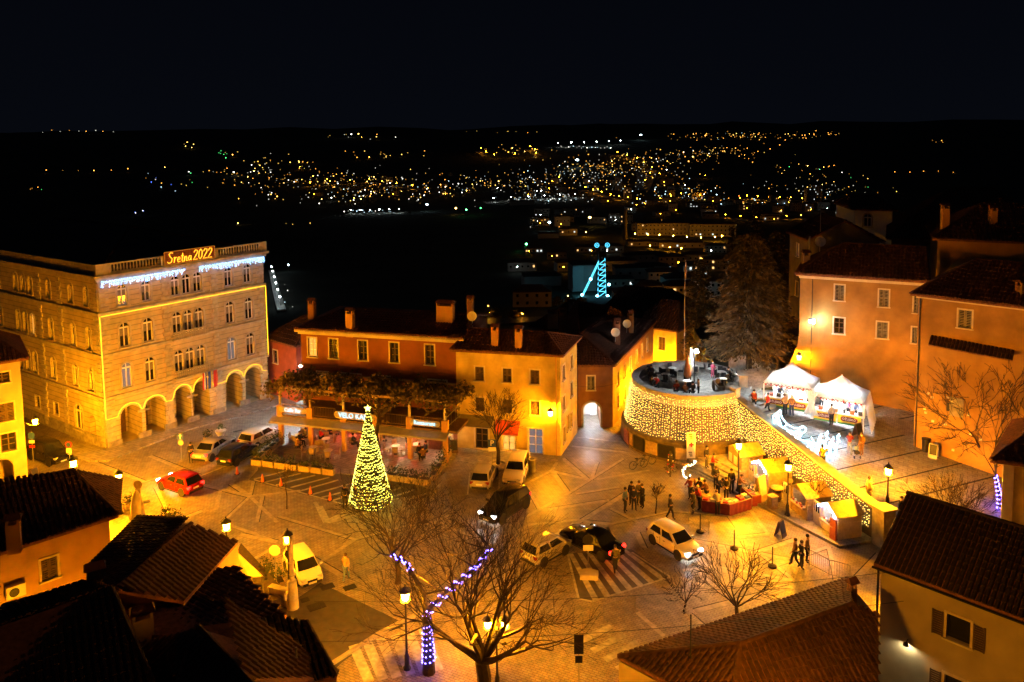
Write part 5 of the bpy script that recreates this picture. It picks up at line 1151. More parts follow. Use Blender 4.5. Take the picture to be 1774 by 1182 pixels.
# ================================================================ tents on the ramp
tl_, tr_ = PR(1322, 702), PR(1497, 752)
tl_, tr_ = Vector((tl_.x, tl_.y)), Vector((tr_.x, tr_.y)); tu = (tr_-tl_); TL = tu.length; tu.normalize(); tn = Vector((-tu.y, tu.x))
def strip_text(mb_): pass
M_banner = mat('yellow_banner', (.62, .42, .02), .6, .06, 4, 0); M_bannergreen = mat('green_banner', (.05, .22, .05), .6, .06, 4, 0); M_bannerred = mat('dark_red_label', (.16, .02, .015), .6, .06, 4, 0)
M_tentlamp = glow('tent_cold_lamp', (.85, .95, 1.0), 260)
for k in range(2):
    A = tl_+tu*(TL/2*k); B = A+tu*(TL/2-.05); w = TL/2-.05; d = 3.2; Mx, L = frame2(A, B); zb = rz_(*(A+B)/2)
    zb = max(rz_(*A), rz_(*B))*.5+.5*rz_(*((A+B)/2))
    T = lambda x, y, z: Mx @ Vector((x, y, zb+z))
    t = thing('market_tent', ('peaked white market tent on the left, next to the curved steps', 'peaked white market tent on the right, with a draped side wall')[k], 'tent', (A.x, A.y, zb), 'white market tents')
    b = MB(); ap = T(w/2, d/2, 3.55); e = 2.1; rim = [T(0, 0, e), T(w, 0, e), T(w, d, e), T(0, d, e)]
    for i in range(4):                               # sagging canopy, three rows per side
        a_, b_2 = rim[i], rim[(i+1) % 4]; prev = [a_, b_2]
        for f in (.33, .66, 1.0):
            sag = -.28*math.sin(PI*f)*(1 if f < 1 else 0); cur = [a_.lerp(ap, f)+Vector((0, 0, sag*.5)), b_2.lerp(ap, f)+Vector((0, 0, sag*.5))]
            if f < 1: b.quad(prev[0], prev[1], cur[1], cur[0])
            else: b.quad(prev[0], prev[1], ap)
            prev = cur
        b.quad(a_, b_2, b_2+Vector((0, 0, -.22)), a_+Vector((0, 0, -.22)))
    part('canopy', b, M_cloth_w, t)
    b = MB(); b.ball(ap, .07, 6, 4); part('finial', b, M_white, t)
    for x, y in ((.03, .03), (w-.03, .03), (.03, d), (w-.03, d)): b = MB(); b.box((*(Mx @ Vector((x, y, 0))).to_2d(), zb+e/2-.2), (.07, .07, e+.4)); part('pole', b, M_white, t)
    # garland under the eave
    b = MB()
    for i in range(170): leafquad(b, T(w*i/170, -.05+random.uniform(-.05, .03), e-.12+.06*math.sin(i*.5)+random.uniform(-.06, .06)), .06)
    part('garland', b, M_leaf, t)
    for i in range(9):
        b = MB(); b.ball(T(w*(i+.5)/9, -.1, e-.15), .075, 6, 4); part('bow', b, mat('bow_red', (.5, .02, .03), .6, .1, 5, 0), t)
    # counter with banners
    b = MB(); b.box((w/2, .3, zb+.92), (w-.25, .7, .06), Mx); part('counter_top', b, M_white, t)
    nb = 2
    for j in range(nb):
        x0, x1 = .15+(w-.3)*j/nb, .15+(w-.3)*(j+1)/nb-.05; b = MB(); b.box(((x0+x1)/2, -.06, zb+.52), (x1-x0, .03, .72), Mx); bn = part('banner', b, M_banner, t)
        b = MB(); b.box(((x0+x1)/2, -.08, zb+.22), (x1-x0, .012, .14), Mx); part('banner_stripe', b, M_bannergreen, bn)
        b = MB(); pill(b, Mx @ Matrix.Translation((0, -.06, zb)), (x0+x1)/2, .6, (x1-x0)*.74, .36, -.02, .012); part('label_shape', b, M_bannerred, bn)
        text('OŽUJSKO', .24, M_white, bn, Mx @ Matrix.Translation(((x0+x1)/2, -.105, zb+.6)), sx=.95)
    b = MB(); b.box((w/2, 2.6, zb+.9), (w-.4, .6, .06), Mx); b.box((w/2, 2.6, zb+.45), (w-.5, .5, .9), Mx); part('back_table', b, M_white, t)
    for j in range(12):
        b = MB(); x = .3+(w-.6)*j/11; y = .3 if j % 2 else 2.6; hh = random.uniform(.1, .35); b.box((x, y, zb+.95+hh/2), (random.uniform(.15, .35), .25, hh), Mx); part('ware', b, random.choice((M_white, M_dark, M_dark, M_red, M_steel, M_wood)), t)
    for x in (w*.3, w*.7): b = MB(); b.box((x, 1.2, zb+1.98), (.7, .08, .06), Mx); part('tube_lamp', b, M_tentlamp, t)
    # gathered drapes
    for x in ((w-.02,) if k == 0 else ()):
        b = MB()
        prof = [(2.0, .55), (1.5, .34), (1.1, .2), (.9, .22), (.4, .42), (.02, .6)]
        for (z0, h0_), (z1, h1_) in zip(prof, prof[1:]):
            n = 10
            for i in range(n):
                f0, f1 = i/n*2-1, (i+1)/n*2-1; y0, y1 = -.12-.09*(i % 2), -.12-.09*((i+1) % 2); b.quad(T(x+f0*h0_, y0, z0), T(x+f1*h0_, y1, z0), T(x+f1*h1_, y1, z1), T(x+f0*h1_, y0, z1))
        part('drape', b, M_cloth_w, t)
    if k == 1:
        b = MB(); n = 12
        for i in range(n):
            y0, y1 = d*i/n, d*(i+1)/n; o0, o1 = .05*(i % 2), .05*((i+1) % 2); b.quad(T(w+.02+o0, y0, e), T(w+.02+o1, y1, e), T(w+.55+o1, y1, -.3), T(w+.55+o0, y0, -.3))
        part('side_wall', b, M_cloth_w, t)
    b = MB(); b.quad(T(0, d, 0), T(w, d, 0), T(w, d, e), T(0, d, e)); part('back_wall', b, M_cloth_w, t)

# ================================================================ glowing sleigh and reindeer
sb = PR(1395, 770); su = (PR(1424, 775)-PR(1345, 745)); su.z = 0; su.normalize(); sn = Vector((-su.y, su.x, 0))
sl = PR(1358, 757)
slg = thing('light_sleigh', 'sleigh outlined in bluish white light tubes on the ramp', 'light figure', tuple(sl))
def sp(u, n, z): q = sl+su*u+sn*n; return Vector((q.x, q.y, rz_(q.x, q.y)+z))
for n in (-.45, .45):
    b = MB(); b.tube([sp(*v) for v in ((1.9, n, .55), (2.05, n, .3), (1.85, n, .08), (1.2, n, .05), (0, n, .05), (-.5, n, .12), (-.75, n, .45), (-.6, n, .8))], .022, 4); part('runner', b, M_ice_w, slg)
    b = MB(); b.tube([sp(*v) for v in ((-.5, n, 1.75), (-.35, n, 1.2), (.05, n, .85), (.6, n, .75), (1.0, n, .9), (1.25, n, 1.15), (1.5, n, 1.05), (1.45, n, .8), (1.2, n, .55), (.2, n, .38), (-.35, n, .5), (-.55, n, .95), (-.7, n, 1.5), (-.5, n, 1.75))], .022, 4); part('side_frame', b, M_ice_w, slg)
    b = MB(); [b.tube([sp(u, n, .06), sp(u, n, .45)], .025, 4) for u in (-.2, .4, 1.0)]; part('strut', b, M_ice_w, slg)
b = MB(); [b.tube([sp(u, -.45, z), sp(u, .45, z)], .025, 4) for u, z in ((-.5, 1.75), (.05, .85), (1.25, 1.15), (1.2, .5), (-.35, .5), (-.6, 1.1))]; part('cross_bar', b, M_ice_w, slg)
for k, (u, n) in enumerate(((2.55, -.5), (2.75, .25), (3.35, -.3), (3.5, .45))):
    t = thing('light_reindeer', ('glowing reindeer figure nearest the sleigh runners', 'glowing reindeer behind the first one, hidden partly', 'glowing lead reindeer nearest the parapet', 'glowing reindeer farthest right beside the lead one')[k], 'light figure', tuple(sp(u, n, 0)), 'glowing reindeer')
    b = MB(); q = lambda a, c, z: sp(u+a, n+c, z)
    b.tube([q(-.28, 0, .62), q(-.1, 0, .66), q(.15, 0, .64), q(.28, 0, .72)], [.06, .08, .07, .05], 6); part('body', b, M_ice_w, t)
    b = MB(); b.tube([q(.25, 0, .7), q(.36, 0, .95), q(.4, 0, 1.05), q(.52, 0, 1.0)], [.06, .045, .06, .03], 5); part('head', b, M_ice_w, t)
    for a, c in ((-.24, -.07), (-.24, .07), (.2, -.07), (.2, .07)): b = MB(); b.tube([q(a, c, .6), q(a+.03, c, .32), q(a-.02, c, .0)], [.05, .03, .025], 5); part('leg', b, M_ice_w, t)
    for c in (-1, 1): b = MB(); b.tube([q(.38, .03*c, 1.08), q(.3, .14*c, 1.28), q(.36, .2*c, 1.48)], .02, 4); b.tube([q(.3, .14*c, 1.28), q(.44, .16*c, 1.36)], .016, 4); part('antler', b, M_ice_w, t)
# ================================================================ terrace furniture
pole_b = Vector((15.35, 66.2, 4.5))
t = thing('terrace_lamp', 'cold white lamp glaring beside the folded terrace parasol', 'street lamp', tuple(pole_b))
b = MB(); b.lathe([(.16, 0), (.06, .1), (.045, 2.9), (.05, 3.0)], 8, pole_b); part('post', b, M_iron, t)
b = MB(); b.ball(pole_b+Vector((.12, -.2, 3.05)), .16, 8, 6); part('globe', b, glow('terrace_white', (.85, .95, 1.0), 460), t)
def parasol(p, h, label, m, r=.32):
    t = thing('folded_parasol', label, 'parasol', tuple(p)); b = MB(); b.lathe([(.4, 0), (.4, .08), (.05, .1), (.035, h)], 10, p); part('pole', b, M_wood_d, t)
    b = MB(); n = 16; vs = []; pr = [(.9, .22), (1.2, .34), (1.6, .30), (2.2, .26), (h-.35, .16), (h-.05, .03)]
    pr = [(z*h/3.2 if i < 4 else z, rr*r/.3) for i, (z, rr) in enumerate(pr)]
    for z, rr in pr:
        for j in range(n): a = 2*PI*j/n; q = rr*(1.0 if j % 2 else .68)+random.uniform(-.02, .02); vs.append((p[0]+q*math.cos(a), p[1]+q*math.sin(a), p[2]+z+random.uniform(-.03, .03)))
    b.add(vs, [(i*n+j, i*n+(j+1) % n, (i+1)*n+(j+1) % n, (i+1)*n+j) for i in range(len(pr)-1) for j in range(n)]); part('canopy', b, m, t, 'all'); return t
parasol(Vector((14.75, 66.0, 4.5)), 2.7, 'brown folded parasol standing in the middle of the round terrace', mat('parasol_brown', (.38, .17, .07), .85, .2, 3, .1), .3)
parasol(Vector((15.05, 66.25, 4.5)), 3.3, 'cream folded parasol rising behind the brown one', M_cloth_w, .22)
parasol(P(240, 925), 3.1, 'large cream folded parasol beside the lantern post at the left', mat('parasol_cream', (.5, .42, .3), .85, .15, 3, .1), .45)
# flagpole behind the terrace
q = Vector((16.2, 74.0, -.3)); t = thing('flagpole', 'tall thin flagpole with a furled flag behind the terrace', 'flagpole', tuple(q))
b = MB(); b.tube([q, q+Vector((0, 0, 14.3))], [.07, .03], 6); part('pole', b, M_wood, t); b = MB()
for i in range(6): b.box(q+Vector((.06+.05*(i % 2), 0, 14.0-.25*i)), (.16-.015*i, .1, .26))
part('furled_flag', b, M_wood_d, t)
# cannon
q = Vector((17.0, 64.6, 4.5)); t = thing('cannon', 'old grey cannon on a wheeled carriage at the terrace edge', 'cannon', tuple(q)); dv = Vector((-.25, -.95, .28)).normalized()
b = MB(); A = q+Vector((.25, 1.2, .55)); b.tube([A, A+dv*.2, A+dv*.25, A+dv*1.1, A+dv*2.1, A+dv*2.15, A+dv*2.3], [.12, .26, .24, .2, .16, .2, .2], 12); part('barrel', b, mat('gun_metal', (.16, .15, .2), .45, .2, 5, .05, metal=.7), t)
for s in (-1, 1):
    b = MB(); Mw = Matrix.Translation(q+Vector((.1+s*.42, .35, .4))) @ Matrix.Rotation(PI/2, 4, 'Y'); b.lathe([(.4, -.05), (.42, 0), (.4, .05), (.3, .05), (.3, -.05)], 14, M=Mw); [b.box((0, 0, 0), (.05, .74, .05), Mw @ Matrix.Rotation(PI*i/4, 4, 'Z')) for i in range(4)]; part('wheel', b, M_wood_d, t)
b = MB(); b.box(q+Vector((.15, .6, .42)), (.5, 1.7, .16)); part('carriage', b, M_wood_d, t)

def table_proto(name, label, m, r=.36, h=.72):
    t = thing(name, label, 'table'); b = MB(); b.lathe([(r, h-.03), (r, h)], 12); part('tabletop', b, m, t)
    b = MB(); b.lathe([(.2, 0), (.2, .03), (.03, .05), (.03, h-.03)], 8); part('pedestal', b, M_iron, t); return t
def chair_proto(name, label, m):
    t = thing(name, label, 'chair'); b = MB(); b.box((0, 0, .44), (.44, .42, .05)); part('seat', b, m, t)
    b = MB(); b.box((0, .2, .7), (.42, .04, .42)); part('backrest', b, m, t)
    for x in (-.19, .19):
        for y in (-.18, .19): b = MB(); b.box((x, y, .21), (.035, .035, .42)); part('leg', b, M_steel, t)
    return t
tp = table_proto('cafe_table', 'round white topped table on the round terrace', M_white); cp = chair_proto('cafe_chair', 'dark cafe chair at a table on the round terrace', M_dark)
M_rat = mat('tan_rattan', (.30, .22, .14), .7, .2, 6, .1)
SIDES = ('near', 'right', 'far', 'left')
def set_round(tproto, cproto, pos, where, kind, ck, tg, cg, n, first):
    t = tproto if first else copy_tree(tproto); place(t, pos, random.random()); tag(t, kind+' '+where, None, tg)
    for i in range(n):
        c = cproto if first and i == 0 else copy_tree(cproto); a = -PI/2+PI/2*i+random.uniform(-.35, .35); r = random.uniform(.62, .78)
        place(c, pos+Vector((r*math.cos(a), r*math.sin(a), 0)), a-PI/2+random.uniform(-.3, .3)); tag(c, ck+' '+SIDES[i]+' of the table '+where, None, cg)
for k, (px, py, wh) in enumerate(((1136, 664, 'nearest the left rim'), (1153, 656, 'just right of the left rim'), (1129, 650, 'farthest left by the rim'), (1203, 640, 'just behind the parasols'), (1256, 655, 'right of the cannon'), (1247, 641, 'behind the person at the cannon'), (1252, 664, 'near the curved steps'), (1270, 648, 'at the right rim'), (1190, 668, 'in front of the parasols'), (1165, 645, 'left of the parasols'))):
    p = P(px, py+6, 4.5); d = p.to_2d()-TC
    if d.length > 3.5: p = Vector((*(TC+d.normalized()*3.5), 4.5))
    set_round(tp, cp, p, wh+' of the terrace' if 'rim' in wh else wh, 'white table', 'dark chair', 'tables on the round terrace', 'chairs on the round terrace', 3, k == 0)
tp2 = table_proto('cafe_table', 'round pale table before the cafe', M_trim); cp2 = chair_proto('cafe_chair', 'tan chair at a pale table before the cafe', M_rat)
for k, (px, py, wh) in enumerate(((565, 775, 'second from the planters'), (569, 796, 'nearest the planter gap'), (584, 754, 'deep under the canopy, left half'), (667, 765, 'right of the lit tree'), (686, 788, 'nearest the right planters'), (612, 770, 'left of the lit tree'), (519, 768, 'under the Caffe Bar sign'), (722, 785, 'before the red lamp'), (640, 748, 'deep behind the lit tree'), (543, 790, 'beside the left planters'))):
    set_round(tp2, cp2, P(px, py)+Vector((0, 0, .06)), wh, 'round pale cafe table', 'tan chair', 'tables before the cafe', 'chairs before the cafe', 4, k == 0)
# ================================================================ cars
def car(rear, front, label, kind, paint, lights=False, tail=False, z=0, rough=.25, metal=.3):
    if isinstance(front, tuple): A, B = P(*rear, z), P(*front, z); hd = math.atan2(B.y-A.y, B.x-A.x); c = (A+B)/2
    else: c = P(*rear, z); hd = math.radians(front)
    c.z = z+.012
    dims = {'hatch': (3.9, .84, 1.48, .88), 'sedan': (4.6, .88, 1.43, .90), 'suv': (4.4, .90, 1.66, 1.0), 'wagon': (4.5, .87, 1.5, .92), 'city': (3.55, .80, 1.48, .90)}[kind]
    L, w, h, zs = dims; hl = L/2
    gh = {'hatch': (-hl+.06, -hl+.5, .25, 1.05), 'sedan': (-hl+.75, -hl+1.35, .2, 1.05), 'suv': (-hl+.06, -hl+.42, .35, 1.1), 'wagon': (-hl+.08, -hl+.42, .3, 1.05), 'city': (-hl+.05, -hl+.38, .45, 1.15)}[kind]
    t = thing('car', label, 'car', tuple(c)); t.rotation_euler = (0, 0, hd); t.scale = (.94, .94, .94); OFF[t] = Vector((0, 0, 0))
    m = mat('paint_'+label[:14].replace(' ', '_'), paint, rough, .04, 1, 0, metal=metal, stain=.05)
    b = MB(); st = [(-hl, .34, zs-.16, .80), (-hl+.1, .24, zs-.04, .93), (-hl+.6, .2, zs, 1), (0, .18, zs, 1), (gh[3], .18, zs-.01, 1), (hl-.55, .2, zs-.10, .985), (hl-.15, .22, zs-.2, .92), (hl, .3, zs-.34, .78)]
    n = 11; vs = []
    for x, zb, zt, f in st:
        ww = w*f; hf = [(ww*.86, zb), (ww, zb+.14), (ww*1.01, (zb+zt)/2), (ww*.95, zt-.06), (ww*.80, zt)]
        ring = [(x, y, zz) for y, zz in hf]+[(x, 0, zt+.025)]+[(x, -y, zz) for y, zz in reversed(hf)]
        vs += ring
    fs = [(i*n+j, i*n+j+1, (i+1)*n+j+1, (i+1)*n+j) for i in range(len(st)-1) for j in range(n-1)]+[tuple(range(n-1, -1, -1)), tuple(range((len(st)-1)*n, len(st)*n))]
    b.add(vs, fs); part('body', b, m, t, True)
    xr0, xr1, xf1, xf0 = gh; wb, wt = w*.90, w*.70; zr = h; z0 = zs-.03
    def P4(x, y, zz): return Vector((x, y, zz))
    b = MB(); lv = [(xr0, xf0, wb, z0), (xr1-.03, xf1+.05, wt+.03, zr-.07), (xr1+.1, xf1-.1, wt-.08, zr)]; vs = []
    for a_, f_, y, zz in lv: vs += [(a_, -y, zz), ((a_+f_)/2, -y*1.03, zz+(.02 if zz > 1.3 else 0)), (f_, -y, zz), (f_+(.06 if zz < 1.2 else .03), 0, zz), (f_, y, zz), ((a_+f_)/2, y*1.03, zz+(.02 if zz > 1.3 else 0)), (a_, y, zz), (a_-.03, 0, zz)]
    fs = [(i*8+j, i*8+(j+1) % 8, (i+1)*8+(j+1) % 8, (i+1)*8+j) for i in (0, 1) for j in range(8)]; vs.append(((xr1+xf1)/2, 0, zr+.035)); fs += [(16+j, 16+(j+1) % 8, 24) for j in range(8)]
    b.add(vs, fs); part('cabin', b, m, t, True)
    zt_ = zr-.10; f = (zt_-z0)/(zr-.07-z0)
    def edge(x0, x1, y0, y1, k): return x0+(x1-x0)*k, y0+(y1-y0)*k
    def pane(name, q, nrm):
        b = MB(); nrm = Vector(nrm).normalized()*.012; b.slab([Vector(p)+nrm for p in q], 0, -nrm*.8); part(name, b, M_glass, t)
    for nm, x0, x1, sg in (('windscreen', xf0, xf1+.05, 1), ('rear_window', xr0, xr1-.03, -1)):
        lo, hi = .14, .93; xa, ya = edge(x0, x1, wb, wt+.03, lo); xb_, yb = edge(x0, x1, wb, wt+.03, hi); za_, zb_ = z0+(zr-.07-z0)*lo, z0+(zr-.07-z0)*hi
        o_ = sg*(.06); o2_ = sg*.03
        b = MB(); dx = sg*.02
        for s in (-1, 1): b.slab([(xa+dx, s*ya*.92, za_), (xa+o_*.95+dx, 0, za_), (xb_+o2_+dx, 0, zb_), (xb_+dx, s*yb*.9, zb_)], 0, (sg*.006, 0, .004))
        part(nm, b, M_glass, t)
    xm = (xr0+xf0)/2-.05
    for s in (-1, 1):
        def wp(k, zf):  # side pane point: k along, zf up
            xa, y = edge(xr0, xr1-.03, wb, wt+.03, zf)[0], edge(0, 0, wb, wt+.03, zf)[1]; xb_ = edge(xf0, xf1+.05, 0, 0, zf)[0]
            bul = 1+.03*(1-abs(2*k-1)); return (xa+(xb_-xa)*k, s*(y*bul+.012), z0+(zr-.07-z0)*zf)
        for k0, k1 in ((.09, .48), (.52, .92)):
            b = MB(); km = (k0+k1)/2; b.slab([wp(k0, .16), wp(km, .16), wp(k1, .16), wp(k1-.02, .9), wp(km, .9), wp(k0+.02, .9)], 0, (0, s*.006, 0)); part('side_window', b, M_glass, t)
        for xs_ in (xm-.02, xf0-.12, xr0+.75):
            b = MB(); b.box((xs_, s*(w*1.0+.004), (zs+.3)/2+.06), (.025, .02, zs-.42)); part('door_seam', b, M_tyre, t)
        for xs_ in (xm-.25, xf0-1.15): b = MB(); b.box((xs_, s*(w*1.01+.01), zs-.14), (.16, .03, .035)); part('door_handle', b, M_dark, t)
        b = MB(); b.box((0, s*(w+.005), .26), (L*.62, .03, .1)); part('sill', b, M_tyre, t)
        b = MB(); b.box((xf0-.25, s*(w+.08), zs+.08), (.1, .2, .13)); part('mirror', b, m, t)
        b = MB(); b.box((hl-.13, s*w*.66, zs-.28), (.22, .32, .13), rz=-s*.35); part('headlight', b, M_head if lights else mat('lamp_glass', (.5, .5, .5), .15, .05, 3, 0), t)
        b = MB(); b.box((-hl+.08, s*w*.74, zs-.14), (.16, .26, .2), rz=s*.2); part('tail_light', b, M_tail if tail else mat('dull_red_lens', (.22, .02, .015), .2, .05, 3, 0), t)
        for x in (-hl+.72, hl-.78):
            r = .36 if kind == 'suv' else .31; b = MB(); b.lathe([(r*1.2, -.02), (r*1.2, .02)], 16, M=Matrix.Translation((x, s*(w*1.0-.005), r+.02)) @ Matrix.Rotation(PI/2, 4, 'X')); part('wheel_arch', b, M_tyre, t); b = MB(); Mw = Matrix.Translation((x, s*(w-.09), r)) @ Matrix.Rotation(PI/2, 4, 'X'); b.lathe([(r*.7, -.1), (r*.97, -.11), (r, -.06), (r, .06), (r*.97, .11), (r*.7, .1)], 16, M=Mw); wh = part('wheel', b, M_tyre, t)
            b = MB(); b.lathe([(r*.68, -.095), (r*.62, -.105), (r*.2, -.08), (.02, -.09), (.02, .09), (r*.2, .08), (r*.62, .105), (r*.68, .095)], 12, M=Mw); part('rim', b, M_alloy, wh)
    b = MB(); b.box((hl-.02, 0, .34), (.1, w*1.5, .16)); part('bumper', b, M_dark, t)
    b = MB(); b.box((-hl+.02, 0, .36), (.1, w*1.5, .18)); part('bumper', b, M_dark, t)
    b = MB(); b.box((hl-.03, 0, .5), (.08, w*.8, .14)); part('grille', b, M_dark, t)
    b = MB(); b.box((-hl-.005, 0, .62), (.03, .5, .12)); part('number_plate', b, M_white, t)
    b = MB(); b.box((hl+.04, 0, .38), (.02, .5, .11)); part('number_plate', b, M_white, t)
    return t
car((62, 787), (112, 806), 'black car parked tight against the cream house', 'suv', (.012, .012, .013))
car((350, 800), (392, 772), 'silver coupe beside the blue direction sign', 'sedan', (.42, .40, .38), tail=True)
car((394, 808), (431, 785), 'dark blue hatchback parked right of the silver coupe', 'hatch', (.012, .016, .05))
car((434, 776), (472, 756), 'white estate car parked farthest back by the hedge', 'wagon', (.6, .58, .54))
car((312, 848), 150, 'red car driving across the left of the square', 'hatch', (.42, .012, .01), lights=True, tail=True)
car((525, 997), -56, 'white compact car with orange flower print beside the mast', 'city', (.6, .56, .5), rough=.3, metal=0)
car((875, 889), -127, 'black car with lit headlights driving below the parked cars', 'suv', (.01, .01, .012), lights=True, tail=True)
car((833, 848), (845, 822), 'silver hatchback parked with its back to the square', 'hatch', (.45, .42, .38))
car((902, 808), (888, 842), 'pale estate car parked nose out beside the bollard', 'wagon', (.62, .55, .38), metal=.05)
car((947, 964), 44, 'silver hatchback half hidden by the bare tree', 'city', (.38, .35, .31))
car((1058, 966), (992, 934), 'black saloon with glowing red tail lights', 'sedan', (.006, .006, .008), tail=True, rough=.12)
car((1168, 951), -58, 'white car with lit headlights driving past the hatched bay', 'hatch', (.72, .66, .55), lights=True, metal=0)

# ================================================================ people
SK = bpy.data.objects
def skin_mesh(name, vs, es, rs, sub=1):
    me = bpy.data.meshes.new(name); me.from_pydata(vs, es, []); o = bpy.data.objects.new(name, me); COL.objects.link(o)
    md = o.modifiers.new('s', 'SKIN'); md.use_smooth_shade = True
    for i, r in enumerate(rs):
        d = me.skin_vertices[0].data[i]; d.radius = (r, r) if not isinstance(r, tuple) else r; d.use_root = (i == 0)
    if sub: sb_ = o.modifiers.new('u', 'SUBSURF'); sb_.levels = sub; sb_.render_levels = sub
    dg = bpy.context.evaluated_depsgraph_get(); out = bpy.data.meshes.new_from_object(o.evaluated_get(dg)); bpy.data.objects.remove(o); out.name = name
    return out
def skeleton(pose):
    """joint positions of a 1.74 m figure facing -y"""
    d = dict(pel=(0, 0, .96), sp=(0, .0, 1.14), ch=(0, 0, 1.34), nk=(0, 0, 1.49), hb=(0, -.02, 1.57), ht=(0, -.02, 1.68))
    for s, k in ((-1, 'l'), (1, 'r')):
        d.update({'sh'+k: (s*.17, 0, 1.42), 'el'+k: (s*.23, .03, 1.15), 'wr'+k: (s*.23, -.05, .92), 'hp'+k: (s*.09, 0, .91), 'kn'+k: (s*.10, -.02, .5), 'an'+k: (s*.10, .03, .09), 'to'+k: (s*.11, -.14, .045)})
    if pose == 'walk': d.update(knl=(-.09, -.16, .53), anl=(-.09, -.2, .1), tol=(-.1, -.36, .06), knr=(.09, .04, .5), anr=(.09, .27, .14), tor=(.09, .13, .05), ell=(-.23, .12, 1.17), wrl=(-.22, .14, .94), elr=(.23, -.08, 1.16), wrr=(.21, -.24, .98))
    if pose == 'pockets': d.update(ell=(-.27, .06, 1.16), wrl=(-.19, -.1, 1.0), elr=(.27, .06, 1.16), wrr=(.19, -.1, 1.0), knl=(-.12, -.04, .5), anl=(-.14, .02, .09), tol=(-.18, -.14, .045))
    if pose == 'reach': d.update(ch=(0, -.06, 1.33), nk=(0, -.1, 1.47), hb=(0, -.15, 1.54), ht=(0, -.17, 1.65), shl=(-.17, -.07, 1.4), shr=(.17, -.07, 1.4), ell=(-.22, -.2, 1.2), wrl=(-.15, -.42, 1.12), elr=(.22, -.2, 1.2), wrr=(.15, -.44, 1.14))
    if pose == 'point': d.update(ell=(-.34, -.2, 1.42), wrl=(-.46, -.42, 1.47), elr=(.24, .04, 1.15), wrr=(.2, -.1, .95))
    if pose == 'phone': d.update(ell=(-.23, -.02, 1.17), wrl=(-.1, -.25, 1.22), elr=(.23, -.02, 1.17), wrr=(.08, -.26, 1.25), ht=(0, -.06, 1.67))
    if pose == 'sit':
        for k in list(d): x, y, z = d[k]; d[k] = (x, y, z-.46)
        for s, k in ((-1, 'l'), (1, 'r')): d.update({'kn'+k: (s*.11, -.42, .48), 'an'+k: (s*.11, -.4, .09), 'to'+k: (s*.11, -.56, .045), 'el'+k: (s*.23, -.08, .72), 'wr'+k: (s*.14, -.3, .72)})
    if pose == 'lean':
        d.update(sp=(0, -.08, 1.1), ch=(0, -.24, 1.25), nk=(0, -.34, 1.37), hb=(0, -.4, 1.42), ht=(0, -.46, 1.51), shl=(-.17, -.27, 1.32), shr=(.17, -.27, 1.32), ell=(-.2, -.4, 1.1), wrl=(-.14, -.56, .98), elr=(.2, -.4, 1.1), wrr=(.14, -.58, 1.0), knl=(-.1, .04, .5), knr=(.1, .02, .5))
    return d
POSES = {}
RAD = dict(pel=.125, sp=.115, ch=(.15, .115), nk=.052, hb=.082, ht=.088, shl=.062, shr=.062, ell=.045, elr=.045, wrl=.03, wrr=.03, hpl=.088, hpr=.088, knl=.06, knr=.06, anl=.04, anr=.04, tol=.038, tor=.038)
